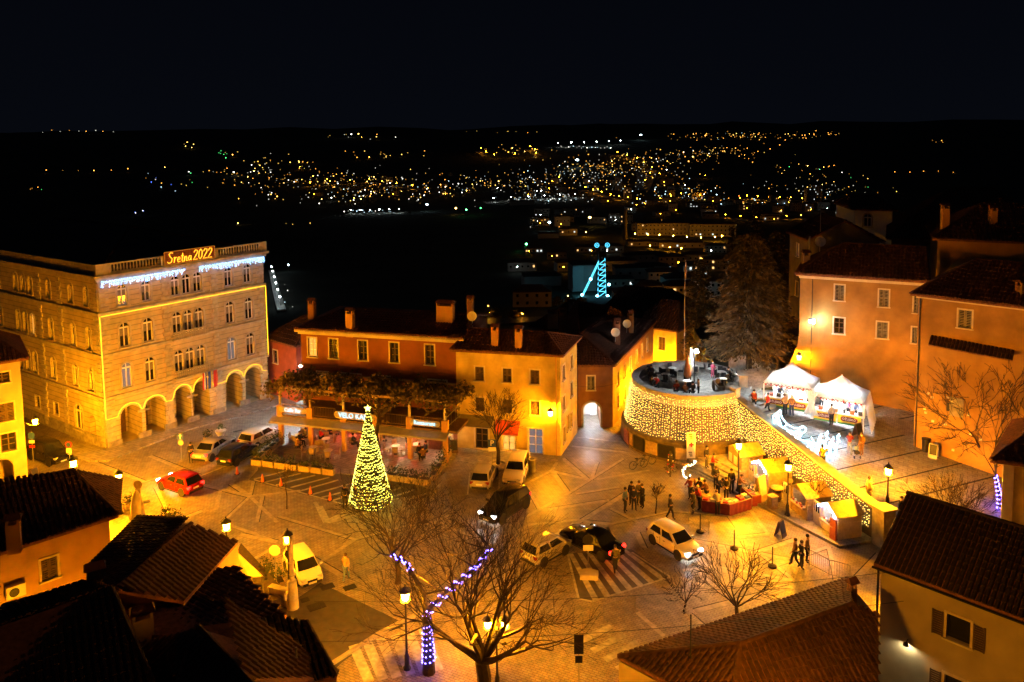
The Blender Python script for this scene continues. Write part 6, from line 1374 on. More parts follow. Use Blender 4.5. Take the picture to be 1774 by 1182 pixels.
def pose_meshes(pose):
    if pose in POSES: return POSES[pose]
    d = skeleton(pose); V = Vector
    def build(names, extra, edges, add=0, sc=1, nm='body'):
        idx = {k: i for i, k in enumerate(names)}; vs = [d[k] for k in names]
        rs = [tuple(q+add for q in RAD[k]) if isinstance(RAD[k], tuple) else RAD[k]+add for k in names]; es = [(idx[a], idx[b]) for a, b in edges]
        for par, p, r in extra: vs.append(tuple(p)); rs.append(r); es.append((idx[par] if isinstance(par, str) else par, len(vs)-1))
        return skin_mesh(nm, vs, es, rs)
    names = ['pel', 'sp', 'ch', 'nk', 'hb', 'ht', 'shl', 'ell', 'wrl', 'shr', 'elr', 'wrr', 'hpl', 'knl', 'anl', 'tol', 'hpr', 'knr', 'anr', 'tor']
    edges = [('pel', 'sp'), ('sp', 'ch'), ('ch', 'nk'), ('nk', 'hb'), ('hb', 'ht')]+[(a+k, b+k) for k in 'lr' for a, b in (('sh', 'el'), ('el', 'wr'), ('hp', 'kn'), ('kn', 'an'), ('an', 'to'))]+[('ch', 'shl'), ('ch', 'shr'), ('pel', 'hpl'), ('pel', 'hpr')]
    ex = []; n0 = len(names)
    for k, s in (('l', -1), ('r', 1)):
        w_, e_ = V(d['wr'+k]), V(d['el'+k]); f = (w_-e_).normalized(); side = V((s, 0, 0)); pa = w_+f*.07; ex.append(('wr'+k, pa, .03)); pi = n0+len(ex)-1
        for j in range(4):                           # four fingers, unequal and bent
            o = side*0+f.cross(side).normalized()*(.021*(j-1.5)) if False else V((0, 1, 0)).cross(f).normalized()*(.019*(j-1.5)); ln = (.062, .078, .083, .066)[j]
            q1 = pa+f*.035+o; q2 = q1+f*ln*.5+V((0, -.008, 0)); q3 = q2+f*ln*.45+V((-s*.015, -.016, 0)); ex.append((pi, q1, .0105)); a_ = n0+len(ex)-1; ex.append((a_, q2, .0095)); ex.append((a_+1, q3, .008))
        q1 = w_+f*.03+V((-s*.03, -.02, 0)); ex.append(('wr'+k, q1, .012)); a_ = n0+len(ex)-1; ex.append((a_, q1+f*.04+V((-s*.012, -.012, 0)), .009))
    hb, ht = V(d['hb']), V(d['ht']); ex.append(('hb', hb.lerp(ht, .3)+V((0, -.085, 0)), .014))      # nose
    for s in (-1, 1): ex.append(('hb', hb.lerp(ht, .35)+V((s*.085, .01, 0)), .014))                    # ears
    body = build(names, ex, edges)
    jk = build(['pel', 'sp', 'ch', 'nk', 'shl', 'ell', 'wrl', 'shr', 'elr', 'wrr'], [], [('pel', 'sp'), ('sp', 'ch'), ('ch', 'nk'), ('ch', 'shl'), ('ch', 'shr'), ('shl', 'ell'), ('ell', 'wrl'), ('shr', 'elr'), ('elr', 'wrr')], .026, nm='jacket')
    tr = build(['pel', 'hpl', 'knl', 'anl', 'hpr', 'knr', 'anr'], [], [('pel', 'hpl'), ('hpl', 'knl'), ('knl', 'anl'), ('pel', 'hpr'), ('hpr', 'knr'), ('knr', 'anr')], .018, nm='trousers')
    shs = [build(['an'+k, 'to'+k], [], [('an'+k, 'to'+k)], .014, nm='shoe') for k in 'lr']
    b = MB(); up = (ht-hb).normalized(); c = ht+V((0, .022, .012)); b.ball(c, .108, 10, 7, (1, 1.05, 1)); hair = b.mesh('hair', M_dark, smooth='all')
    b = MB(); c2 = hb.lerp(ht, .45)
    for s in (-1, 1): b.bulb(c2+V((s*.032, -.086, 0)), .011)
    eyes = b.mesh('eyes', M_dark)
    co = None
    if pose != 'sit':
        b = MB(); p = V(d['pel']); q = V(d['sp']); b.lathe([(.2, -.42), (.19, -.2), (.165, 0), (.15, .2)], 12, p, sq=(1, .85)); co = b.mesh('coat_skirt', M_dark, smooth='all')
    for m_ in (body, jk, tr, *shs):
        if not m_.materials: m_.materials.append(M_dark)
    POSES[pose] = (body, jk, tr, shs, hair, eyes, co); return POSES[pose]
SKIN = mat('skin', (.42, .25, .17), .6, .08, 6, 0)
HAIRS = [mat('hair_dark', (.02, .014, .01), .6, .3, 8, 0), mat('hair_brown', (.07, .04, .02), .6, .3, 8, 0), mat('hair_grey', (.3, .28, .26), .6, .2, 8, 0)]
COLS = {'black': (.025, .024, .026), 'navy': (.03, .04, .10), 'blue': (.14, .22, .42), 'red': (.5, .03, .02), 'maroon': (.2, .03, .025), 'grey': (.22, .22, .22), 'brown': (.17, .09, .04), 'cream': (.5, .42, .28), 'orange': (.55, .16, .02), 'white': (.6, .58, .55), 'pink': (.5, .08, .16), 'olive': (.11, .10, .05), 'tan': (.28, .17, .09)}
def cm(c): return mat('cloth_'+c, COLS[c], .85, .2, 5, .1)
def person(loc, facing, label, pose, top, legs='black', coat=False, hair=0, hat=None, group=None, sc=1.0):
    """facing: compass angle in degrees, 0 = towards the viewpoint, anticlockwise"""
    loc = Vector(loc); t = thing('person', label, 'person', tuple(loc), group); t.rotation_euler = (0, 0, math.radians(facing)); t.scale = (sc, sc, sc); OFF[t] = Vector((0, 0, 0))
    body, jk, tr, shs, hr, ey, co = pose_meshes(pose)
    def add(n, me, m):
        o = inst(n, me, t); o.material_slots[0].link = 'OBJECT'; o.material_slots[0].material = m; return o
    add('body', body, SKIN); add('jacket', jk, cm(top)); add('trousers', tr, cm(legs)); add('hair', hr, cm(hat) if hat else HAIRS[hair % 3])
    for s in shs: add('shoe', s, cm('black'))
    add('eyes', ey, cm('black'))
    if coat and co: add('coat_skirt', co, cm(top))
    return t
PP = lambda px, py, z=0: P(px, py, z)
TL5 = 'people talking in the middle of the square'
person(PP(1083, 887), 60, 'person in a blue jacket, leftmost of the group of five', 'pockets', 'blue', group=TL5)
person(PP(1094, 876), -30, 'person in black with hood, second of the five talking', 'stand', 'black', group=TL5)
person(PP(1098, 886), 160, 'person in a black jacket seen from behind, nearest of the five', 'pockets', 'navy', 'navy', hair=1, group=TL5)
person(PP(1107, 875), 20, 'person in a dark jacket at the back right of the five', 'stand', 'olive', hair=1, group=TL5)
person(PP(1113, 880), -70, 'person in a long black coat hugging a pale bag', 'phone', 'black', coat=True, hair=1, group=TL5)
person(PP(598, 882), 190, 'person in black standing left at the foot of the christmas tree', 'stand', 'black', sc=1.02)
person(PP(617, 882), 150, 'person in black with a pale bag at the foot of the christmas tree', 'walk', 'black', hair=1)
person(PP(1161, 900), 90, 'person in black walking alone across the square', 'walk', 'black')
person(PP(1066, 993), 185, 'person in dark clothes behind the black saloon', 'walk', 'olive')
G3 = 'three people chatting near the barrier'
person(PP(1377, 981), -100, 'person in a brown jacket, left of the three by the barrier', 'walk', 'brown', 'navy', hair=1, group=G3)
person(PP(1388, 985), 90, 'person in a dark jacket, middle of the three by the barrier', 'pockets', 'black', 'navy', hair=1, group=G3)
person(PP(1398, 974), 60, 'person in a tan jacket, right of the three by the barrier', 'stand', 'tan', hair=0, group=G3)
GM = 'shoppers round the book table'
person(PP(1196, 866), -60, 'person in a maroon jacket at the left of the book table', 'reach', 'maroon', hair=1, group=GM)
person(PP(1201, 891), -110, 'person in a long black coat at the left of the book table', 'stand', 'black', coat=True, group=GM)
person(PP(1212, 884), -120, 'person in a red jacket bending to the book table', 'reach', 'red', hair=2, group=GM)
person(PP(1214, 868), -70, 'person in dark clothes behind the red jacket at the book table', 'reach', 'black', group=GM)
person(PP(1243, 893), 175, 'person in a cream coat leaning over the front of the book table', 'lean', 'cream', hair=1, group=GM)
person(PP(1224, 872), -90, 'person in brown at the middle of the book table', 'reach', 'brown', group=GM)
person(PP(1240, 847), 0, 'person in black with long hair inside the ring of book tables', 'phone', 'black', hair=1, group=GM)
person(PP(1244, 862), 30, 'person stooping inside the ring of book tables', 'lean', 'navy', group=GM)
person(PP(1258, 866), -20, 'person in black with arms folded inside the ring of tables', 'reach', 'black', group=GM)
person(PP(1267, 855), 10, 'tall person in black with a hat inside the ring of tables', 'stand', 'black', hat='black', group=GM, sc=1.05)
person(PP(1281, 862), 80, 'person in brown behind the plants of the book table', 'reach', 'brown', hair=1, group=GM)
person(P(1224, 811, .55), 40, 'person in dark grey before the first market hut', 'stand', 'black', 'olive')
person(P(1234, 824, .45), 70, 'person in a red jacket before the first market hut', 'reach', 'red')
GR = 'visitors at the market tents'
person(PR(1306, 712), 140, 'person in maroon walking at the curved steps', 'walk', 'maroon', group=GR)
person(PR(1330, 718), -90, 'person in a red jacket with a red bag at the tent corner', 'walk', 'red', group=GR)
person(PR(1360, 720), 190, 'person in an orange jacket at the left tent counter', 'reach', 'tan', hair=1, group=GR)
person(PR(1371, 722), 170, 'person in a brown jacket at the left tent counter', 'pockets', 'brown', 'navy', hair=2, group=GR)
person(PR(1440, 738), 190, 'person in a grey jacket at the right tent counter', 'stand', 'grey', group=GR)
GV = 'vendors inside the market tents'
def ptent(px, py): p = PR(px, py); return p
person(ptent(1350, 702), 10, 'vendor in navy behind the left tent counter', 'reach', 'navy', group=GV)
person(ptent(1360, 704), 15, 'vendor in grey beside the vendor in navy', 'reach', 'grey', group=GV)
person(ptent(1470, 727), 0, 'vendor in a pink red jacket in the right tent', 'reach', 'pink', group=GV)
person(ptent(1481, 731), -20, 'vendor in blue in the right tent', 'reach', 'blue', group=GV)
person(ptent(1423, 712), 0, 'vendor in a white apron in the right tent', 'reach', 'white', group=GV)
person(PR(1471, 789), 150, 'person in a maroon jacket pushing the pushchair', 'reach', 'maroon', 'grey', hair=1)
person(PR(1492, 790), 200, 'tall person in brown beside the pushchair', 'stand', 'brown', 'brown', hair=1)
person(J.lerp(E_, .6).to_3d()+WN.to_3d()*.9+Vector((0, 0, rz_(*(J.lerp(E_, .6)+WN*.9)))), 150, 'person in an orange vest pointing from behind the wall', 'point', 'orange', 'navy')
person(J.lerp(E_, .87).to_3d()+WN.to_3d()*1.2+Vector((0, 0, rz_(*(J.lerp(E_, .87)+WN*1.2)))), 100, 'person in a long cream coat behind the lower end of the wall', 'stand', 'cream', 'tan', coat=True, hair=1)
person(PP(1561, 905, .6), 30, 'dim person left behind the bare shrub by the end pillar', 'stand', 'black')
person(PP(1580, 906, .6), 20, 'dim person right behind the bare shrub by the end pillar', 'stand', 'olive', coat=True)
person(PP(600, 1008), 170, 'person in blue trousers passing the white compact car', 'walk', 'tan', 'blue', hair=1)
person(PP(331, 803), 40, 'person in black beside the silver coupe', 'phone', 'black')
person(PP(1532, 938), 60, 'person in dark clothes at the foot of the end pillar', 'stand', 'black')
GT = 'guests on the round terrace'
def pter(px, py): 
    p = P(px, py, 4.5); d = p.to_2d()-TC
    if d.length > 3.75: p = Vector((*(TC+d.normalized()*3.75), 4.5))
    return p
person(pter(1128, 657), -20, 'guest in navy sitting at the far left of the terrace', 'sit', 'navy', group=GT)
person(pter(1137, 676), 160, 'guest in a red jacket sitting at the left rim', 'sit', 'red', group=GT)
person(pter(1130, 678), 150, 'guest in black sitting left of the red jacket', 'sit', 'black', group=GT)
person(pter(1172, 686), 180, 'guest in maroon sitting at the front rim', 'sit', 'maroon', hair=1, group=GT)
person(pter(1187, 690), 170, 'guest in brown sitting at the front rim with a low chair', 'sit', 'brown', hair=1, group=GT)
person(pter(1200, 688), 190, 'guest in black sitting right at the front rim', 'sit', 'black', group=GT)
person(pter(1210, 684), 90, 'person in a pale coat standing before the parasols', 'stand', 'tan', hair=1, sc=.75)
person(pter(1235, 662)+Vector((0, .1, .35)), 0, 'child in pink with a blue hat behind the cannon', 'reach', 'pink', 'pink', hat='blue', sc=.8)
person(pter(1272, 660), 120, 'guest in black sitting at the right rim', 'sit', 'black', group=GT)
GC = 'guests before the cafe'
for px, py, f, c, lab in ((520, 774, 60, 'black', 'guest in black sitting under the Caffe Bar sign'), (530, 768, -60, 'olive', 'guest in olive sitting under the Caffe Bar sign'), (556, 768, 120, 'red', 'guest in red sitting by the first terrace post'), (574, 760, -90, 'navy', 'guest in navy sitting deep under the canopy'), (612, 778, 90, 'black', 'guest in black sitting left of the lit tree'), (727, 796, 20, 'black', 'guest in black sitting by the right planters'), (738, 792, -60, 'navy', 'guest in navy sitting by the right planters'), (733, 802, 180, 'brown', 'guest in brown sitting with back to the square'), (515, 784, 150, 'brown', 'guest in brown sitting by the left planters'), (660, 760, 30, 'maroon', 'guest in maroon sitting right of the lit tree')):
    person(P(px, py)+Vector((0, 0, .06)), f, lab, 'sit', c, group=GC)
person(Mt @ Vector((10.6, 2.6, .06)), 0, 'waiter in white standing inside the lit cafe bay', 'stand', 'white')

# ================================================================ furniture of the square
def shrub(mb, c, r, n, s=.07):
    for _ in range(n):
        a, e = random.uniform(0, 6.28), random.uniform(-.4, 1.5); rr = r*random.uniform(.55, 1.05)*(.85+.3*math.sin(3*a))
        leafquad(mb, Vector(c)+Vector((rr*math.cos(a)*math.cos(e), rr*math.sin(a)*math.cos(e), rr*math.sin(e)*1.15)), random.uniform(s*.6, s*1.3))
def planter(p, rz, w, label, group, hr=.55, sr=.4, tall=1):
    t = thing('planter', label, 'planter', tuple(p), group); b = MB(); M = Matrix.Translation(p) @ Matrix.Rotation(rz, 4, 'Z')
    b.box((0, 0, .25), (w, .42, .46), M); b.box((0, 0, .47), (w+.06, .48, .05), M); part('trough', b, M_wood, t)
    b = MB(); b.box((0, 0, .485), (w-.1, .36, .03), M); part('soil', b, M_bark, t)
    b = MB()
    for i in range(max(1, int(w/.4))): shrub(b, M @ Vector((-w/2+.2+.4*i, 0, .62+.15*(tall-1))), sr*tall*random.uniform(.8, 1.1), 70)
    part('shrub', b, M_leaf_h, t); return t
names = ('farthest left', 'second from the left', 'third from the left', 'fourth from the left', 'fifth from the left', 'sixth from the left', 'at the corner of the left row')
a_, b_2 = P(446, 806), P(570, 822)
for i in range(7): p = a_.lerp(b_2, i/6); planter(p, math.atan2((b_2-a_).y, (b_2-a_).x), .92, 'timber planter box with shrubs, '+names[i]+' of the front row', 'planter boxes round the cafe seats', tall=1.2 if i < 4 else .8)
a_, b_2 = P(680, 832), P(736, 840)
for i in range(4): p = a_.lerp(b_2, i/3); planter(p, math.atan2((b_2-a_).y, (b_2-a_).x), .85, 'timber planter right of the lit tree, '+('first', 'second', 'third', 'last')[i]+' from the tree', 'planter boxes round the cafe seats', tall=1.1)
a_, b_2 = P(752, 830), P(776, 792)
for i in range(4): p = a_.lerp(b_2, i/3); planter(p, math.atan2((b_2-a_).y, (b_2-a_).x), .85, 'timber planter of the right return, '+('nearest the corner', 'second', 'third', 'nearest the house')[i], 'planter boxes round the cafe seats', tall=1.5)
a_, b_2 = P(452, 797), P(482, 772)
for i in range(4): p = a_.lerp(b_2, i/3); planter(p, math.atan2((b_2-a_).y, (b_2-a_).x), .85, 'timber planter behind the parked cars, '+('nearest the cars', 'second', 'third', 'nearest the post')[i], 'planter boxes round the cafe seats', tall=1.6)
for k, (px, py, s, lab) in enumerate(((178, 855, .7, 'planter with a round bush left of the lit lantern'), (195, 868, .8, 'pale planter below the round bush'), (225, 880, .7, 'pale planter behind the large folded parasol'), (289, 905, .8, 'planter with clipped ball bushes by the dark gable'), (305, 912, .75, 'second planter with a clipped ball bush by the gable'), (360, 765, .8, 'white planter with a bush before the palace'), (462, 1000, 1.0, 'hedge planter beside the glowing awning'), (470, 1012, 1.1, 'planter with dense bush left of the concrete mast'), (485, 1018, 1.0, 'planter nearest the concrete mast'))):
    planter(P(px, py), .5+.2*k, .8, lab, None, tall=s*1.4)
# hedge bed wall by the mast
b = MB(); a_, b_2 = P(470, 1042), P(506, 1052); Mx, L = frame2(a_, b_2); b.box((L/2, 0, .45), (L, .3, .9), Mx); b.box((L/2, 0, .93), (L+.1, .4, .07), Mx); solo('low_wall', b, M_stone, 'low stone garden wall left of the concrete mast', 'wall')
b = MB(); b.prism([tuple(P(*q).to_2d()) for q in ((418, 955), (500, 1046), (470, 1060), (405, 985))], 0, .55); solo('garden_bed', b, M_bark, 'raised garden bed beside the dark roofs', 'garden bed')
def cone(px, py, lab):
    p = P(px, py); t = thing('traffic_cone', lab, 'traffic cone', tuple(p), 'traffic cones along the hatched bay'); b = MB(); b.box(p+Vector((0, 0, .02)), (.36, .36, .04)); part('base', b, M_tyre, t)
    b = MB(); b.lathe([(.14, .04), (.03, .62)], 10, p); part('cone_body', b, mat('cone_orange', (.6, .12, .02), .5, .1, 4, 0), t)
    b = MB(); b.lathe([(.108, .2), (.082, .34)], 10, p); part('white_band', b, M_white, t)
for px, py, l in ((411, 822, 'traffic cone at the far left corner of the hatched bay'), (455, 835, 'traffic cone second from the left on the bay edge'), (487, 842, 'traffic cone in the middle of the bay edge'), (538, 856, 'traffic cone second from the standing couple'), (572, 867, 'traffic cone nearest the standing couple')): cone(px, py, l)
def sign(px, py, h, label, plates, z=0):
    p = P(px, py, z); t = thing('road_sign', label, 'road sign', tuple(p)); b = MB(); b.tube([p, p+Vector((0, 0, h))], .03, 6); part('pole', b, M_steel, t)
    for kind, zz, w, hh, m in plates:
        b = MB(); c = p+Vector((0, -.05, zz))
        if kind == 'box': b.box(c, (w, .03, hh))
        else: n = 8 if kind == 'oct' else 20; b.slab([c+Vector((w*math.cos(2*PI*(i+.5)/n), 0, w*math.sin(2*PI*(i+.5)/n))) for i in range(n)], 0, (0, .03, 0))
        part('plate', b, m, t)
    return t, p
M_blue = mat('sign_blue', (.02, .06, .35), .5, .08, 4, 0); M_redp = mat('sign_red', (.5, .02, .02), .5, .08, 4, 0)
t, p = sign(853, 808, 2.3, 'blue parking sign with a white P in front of the bare tree', [('box', 1.9, .62, .62, M_blue), ('box', 1.4, .6, .3, M_white)])
text('P', .62, M_white, t, Matrix.Translation(p+Vector((0, -.085, 1.9))))
t, p = sign(315, 800, 2.4, 'blue square direction sign with a white arrow by the palace', [('box', 2.1, .5, .5, M_blue), ('round', 1.6, .22, 0, M_cream)])
b = MB(); c = p+Vector((0, -.085, 2.1)); b.box(c+Vector((0, 0, -.05)), (.07, .012, .3)); b.slab([c+Vector((-.13, 0, .08)), c+Vector((.13, 0, .08)), c+Vector((0, 0, .22))], 0, (0, .012, 0)); part('arrow', b, M_white, t)
t, p = sign(122, 812, 2.2, 'no parking sign with a white plate by the black car', [('round', 2.0, .26, 0, M_redp), ('box', 1.5, .42, .4, M_white)])
b = MB(); c = p+Vector((0, -.085, 2.0)); b.slab([c+Vector((.19*math.cos(2*PI*i/16), 0, .19*math.sin(2*PI*i/16))) for i in range(16)], 0, (0, .01, 0)); part('disc', b, M_blue, t)
sign(479, 1020, 2.6, 'octagonal sign seen from behind left of the mast', [('oct', 2.35, .34, 0, M_trim)])
sign(243, 905, 2.9, 'round mirror sign on a pole above the large parasol', [('round', 2.7, .3, 0, M_wood), ('box', 2.25, .35, .3, M_cream)])
sign(1019, 990, 2.2, 'tall sign seen from behind, standing in a stone block by the saloon', [('round', 2.0, .32, 0, M_dark), ('box', 1.5, .6, .34, M_trim)])
b = MB(); p = P(1020, 1000); b.prism([(p.x-.55, p.y-.3), (p.x+.5, p.y-.4), (p.x+.6, p.y+.2), (p.x, p.y+.5), (p.x-.5, p.y+.3)], 0, .3); solo('stone_block', b, M_cream, 'pale stone block at the foot of the tall sign', 'block')
sign(215, 0, 2, 'x', []) if False else None
sign(1003, 1200, 2.95, 'traffic sign with two dark plates in front of the tiled roof', [('box', 2.45, .44, .95, M_dark), ('box', 1.7, .34, .34, M_dark)])
sign(58, 800, 2.6, 'stack of small street signs by the cream house corner', [('box', 2.2, .5, .5, M_blue), ('box', 1.7, .45, .25, M_white), ('box', 1.3, .45, .2, M_redp)])
def bin_(p, label, m=None):
    t = thing('litter_bin', label, 'bin', tuple(p)); b = MB(); b.lathe([(.26, 0), (.3, .9), (.33, .92), (.33, 1.0), (.25, 1.02)], 12, p); part('drum', b, m or M_stone_d, t); b = MB(); b.lathe([(.2, 1.0), (.2, 1.03)], 10, p); part('opening', b, M_iron, t)
bin_(P(922, 817), 'tall stone bin beside the pale estate car'); bin_(PR(1604, 782), 'dark bin before the front house wall', M_dark)
def aboard(p, rz, label, h=1.0, w=.62, m=None, face=None):
    t = thing('menu_board', label, 'sandwich board', tuple(p)); M = Matrix.Translation(p) @ Matrix.Rotation(rz, 4, 'Z')
    for s in (-1, 1):
        b = MB(); q = [M @ Vector(v) for v in ((-w/2, s*.28, .0), (w/2, s*.28, .0), (w/2, 0, h), (-w/2, 0, h))]; b.slab(q, 0, M.to_3x3() @ Vector((0, s*.03, 0))); pn = part('frame', b, m or M_wood_d, t)
        b = MB(); f = lambda k, x: M @ Vector((x, s*(.28*(1-k)+.035), h*k)); b.slab([f(.25, -w*.4), f(.25, w*.4), f(.95, w*.4), f(.95, -w*.4)], 0, M.to_3x3() @ Vector((0, s*.012, 0))); part('face', b, face or M_dark, pn)
aboard(P(786, 784), .3, 'wooden menu board at the house corner by the cafe', 1.1); aboard(P(1352, 928), .8, 'chalk board standing on the square before the kerb', 1.05); aboard(PR(1486, 757), .4, 'chalk board in front of the right tent', 1.1)
aboard(PR(1617, 792), -.7, 'white framed board against the front house', 1.0, .6, M_trim); aboard(P(1318, 866, .15), .7, 'large tilted menu board beside the second hut', 1.75, .95, M_wood, M_trim); aboard(P(59, 828), 1.2, 'small board before the arched doorway at the left', .8)
def barrel_table(p, label, box=False):
    t = thing('barrel_table', label, 'table', tuple(p)); b = MB(); b.lathe([(.24, 0), (.32, .4), (.3, .6), (.24, .95)], 12, p); part('barrel', b, M_wood_d, t); b = MB(); b.lathe([(.46, .95), (.46, 1.0)], 16, p); part('tabletop', b, M_wood, t)
    for z in (.2, .75): b = MB(); b.lathe([(.31, z), (.31, z+.05)], 12, p); part('hoop', b, M_iron, t)
barrel_table(P(1346, 868, .15), 'round barrel table nearest the tilted menu board'); barrel_table(P(1362, 855, .15), 'round barrel table behind the lantern post')
b = MB(); p = P(1338, 880, .15); b.box(p+Vector((0, 0, .42)), (.5, .5, .84), rz=.4); b.box(p+Vector((0, 0, .86)), (.6, .6, .05), rz=.4); solo('timber_counter', b, M_wood, 'square timber counter beside the barrel table', 'counter')
def barrier(a, b_, label):
    A, B = P(*a), P(*b_); M, L = frame2(A, B); t = thing('crowd_barrier', label, 'barrier', tuple(A)); b = MB()
    b.tube([M @ Vector(v) for v in ((0, 0, .08), (0, 0, 1.0), (.08, 0, 1.08), (L-.08, 0, 1.08), (L, 0, 1.0), (L, 0, .08))], .022, 5); b.tube([M @ Vector((0, 0, .2)), M @ Vector((L, 0, .2))], .02, 5); part('frame', b, M_steel, t)
    b = MB(); n = int(L/.13)
    for i in range(1, n): b.tube([M @ Vector((L*i/n, 0, .2)), M @ Vector((L*i/n, 0, 1.06))], .009, 4)
    part('bars', b, M_steel, t)
    for x in (.3, L-.3): b = MB(); b.tube([M @ Vector((x, -.3, .02)), M @ Vector((x, 0, .12)), M @ Vector((x, .3, .02))], .018, 4); part('foot', b, M_steel, t)
barrier((1193, 905), (1228, 928), 'crowd barrier in front of the book tables'); barrier((1402, 982), (1436, 1000), 'crowd barrier right of the three people'); barrier((1436, 1000), (1472, 1010), 'crowd barrier ending near the tiled roof'); barrier((1046, 1082), (1100, 1064), 'crowd barrier below the hatched bay')
for px, py, l in ((1272, 951, 'bollard pole in a round base left of the two before the barrier'), (1338, 982, 'bollard pole in a round base nearest the three people'), (1213, 922, 'bollard pole beside the barrier of the book tables')):
    p = P(px, py); t = thing('bollard', l, 'bollard', tuple(p), 'bollard poles in round bases'); b = MB(); b.lathe([(.26, 0), (.26, .1), (.1, .16)], 12, p); part('base', b, M_dark, t); b = MB(); b.tube([p, p+Vector((0, 0, 1.25))], .03, 6); part('pole', b, M_iron, t)
# tree-shaped stands, bicycle, pushchair, book tables
def bicycle(p, rz, label):
    t = thing('bicycle', label, 'bicycle', tuple(p)); M = Matrix.Translation(p) @ Matrix.Rotation(rz, 4, 'Z')
    for x in (-.5, .5):
        b = MB(); b.tube([M @ Vector((x+.33*math.cos(a), 0, .34+.33*math.sin(a))) for a in [2*PI*i/16 for i in range(17)]], .02, 4); part('wheel', b, M_tyre, t)
    b = MB()
    for a_, c in (((-.5, .34), (-.1, .32)), ((-.1, .32), (-.18, .8)), ((-.5, .34), (-.16, .75)), ((-.1, .32), (.35, .75)), ((-.17, .75), (.36, .78)), ((.36, .85), (.5, .34))): b.tube([M @ Vector((a_[0], 0, a_[1])), M @ Vector((c[0], 0, c[1]))], .018, 4)
    part('frame', b, M_iron, t); b = MB(); b.box((-.19, 0, .84), (.24, .12, .05), M); part('saddle', b, M_tyre, t); b = MB(); b.tube([M @ Vector((.34, -.26, .98)), M @ Vector((.36, 0, .92)), M @ Vector((.34, .26, .98))], .015, 4); part('handlebar', b, M_steel, t)
bicycle(P(1106, 812), .4, 'bicycle leaning in a rack left of the bastion kiosk'); bicycle(P(1120, 806), .3, 'second bicycle behind the first by the kiosk'); bicycle(P(879, 1140), .6, 'bicycle standing under the big bare tree')
p = PR(1482, 792); t = thing('pushchair', 'pushchair with light blue blanket between two people', 'pushchair', tuple(p))
for x, y in ((-.22, -.3), (.22, -.3), (-.22, .3), (.22, .3)): b = MB(); b.lathe([(.11, -.02), (.11, .02)], 10, M=Matrix.Translation(p+Vector((x, y, .11))) @ Matrix.Rotation(PI/2, 4, 'Y')); part('wheel', b, M_tyre, t)
b = MB(); b.tube([p+Vector((-.2, -.35, .1)), p+Vector((-.2, .4, .95))], .02, 4); b.tube([p+Vector((.2, -.35, .1)), p+Vector((.2, .4, .95))], .02, 4); b.tube([p+Vector((-.2, .4, .95)), p+Vector((.2, .4, .95))], .02, 4); part('frame', b, M_steel, t)
b = MB(); b.box(p+Vector((0, 0, .42)), (.38, .6, .16)); part('seat', b, M_dark, t); b = MB(); b.lathe([(.24, 0), (.2, .16), (.05, .26)], 10, p+Vector((0, .15, .55))); part('hood', b, mat('cloth_blue', COLS['blue'], .85, .2, 5, .1), t)
GB_ = 'tables of the book stall'
for k, (a, c, lab) in enumerate((((1202, 846), (1216, 884), 'book table covered in dark cloth at the left of the stall'), ((1216, 886), (1262, 893), 'book table covered in dark red cloth at the front left'), ((1264, 894), (1302, 882), 'book table covered in dark red cloth at the front right'), ((1284, 862), (1303, 878), 'table with green plants at the right of the stall'))):
    A, B = P(*a), P(*c); M, L = frame2(A, B); t = thing('stall_table', lab, 'table', tuple(A), GB_)
    b = MB(); b.box((L/2, .36, .74), (L, .72, .05), M); part('tabletop', b, M_wood, t)
    b = MB(); n = max(4, int(L/.2))
    for i in range(n): b.quad(*[M @ Vector(v) for v in ((L*i/n, -.02-.04*(i % 2), .0), (L*(i+1)/n, -.02-.04*((i+1) % 2), .0), (L*(i+1)/n, -.01, .77), (L*i/n, -.01, .77))])
    for x in (0, L): b.quad(*[M @ Vector(v) for v in ((x, 0, 0), (x, .72, 0), (x, .72, .77), (x, 0, .77))])
    part('table_cloth', b, mat('cloth_maroon', COLS['maroon'], .85, .2, 5, .1), t)
    for i in range(8 if k != 3 else 6):
        nn = 4 if k != 3 else 3; cx_, cy_ = i % nn, i//nn; cn, cmx = random.choice((('white', M_white), ('cream', M_cream), ('red', M_redp), ('blue', M_blue), ('tan', M_wood), ('pale', M_trim)))
        x, y = L*(cx_+.5)/nn+random.uniform(-.04, .04), .2+.34*cy_; b = MB(); hh = random.uniform(.05, .16); zz = .77
        for _ in range(3 if k != 3 else 1): b.box((x+random.uniform(-.02, .02), y, zz+hh/6), (min(.34, L/nn*.8), .24, hh/3.2), M @ Matrix.Identity(4)); zz += hh/3
        wh_ = ('front', 'back')[cy_]+' row, '+(('far left', 'left middle', 'right middle', 'far right') if nn == 4 else ('left', 'middle', 'right'))[cx_]+', on the '+('left', 'front left', 'front right', 'plant')[k]+' stall table'
        g = part('book_pile' if k != 3 else 'plant_pot', b, cmx, None)
        tag(g, (cn+' book pile, ' if k != 3 else cn+' plant pot, ')+wh_, 'books' if k != 3 else 'pot', 'goods on the book tables' if k != 3 else 'pots on the plant table')
        if k == 3: b = MB(); shrub(b, M @ Vector((x, y, .95)), .16, 30, .05); part('foliage', b, M_leaf_h, g)
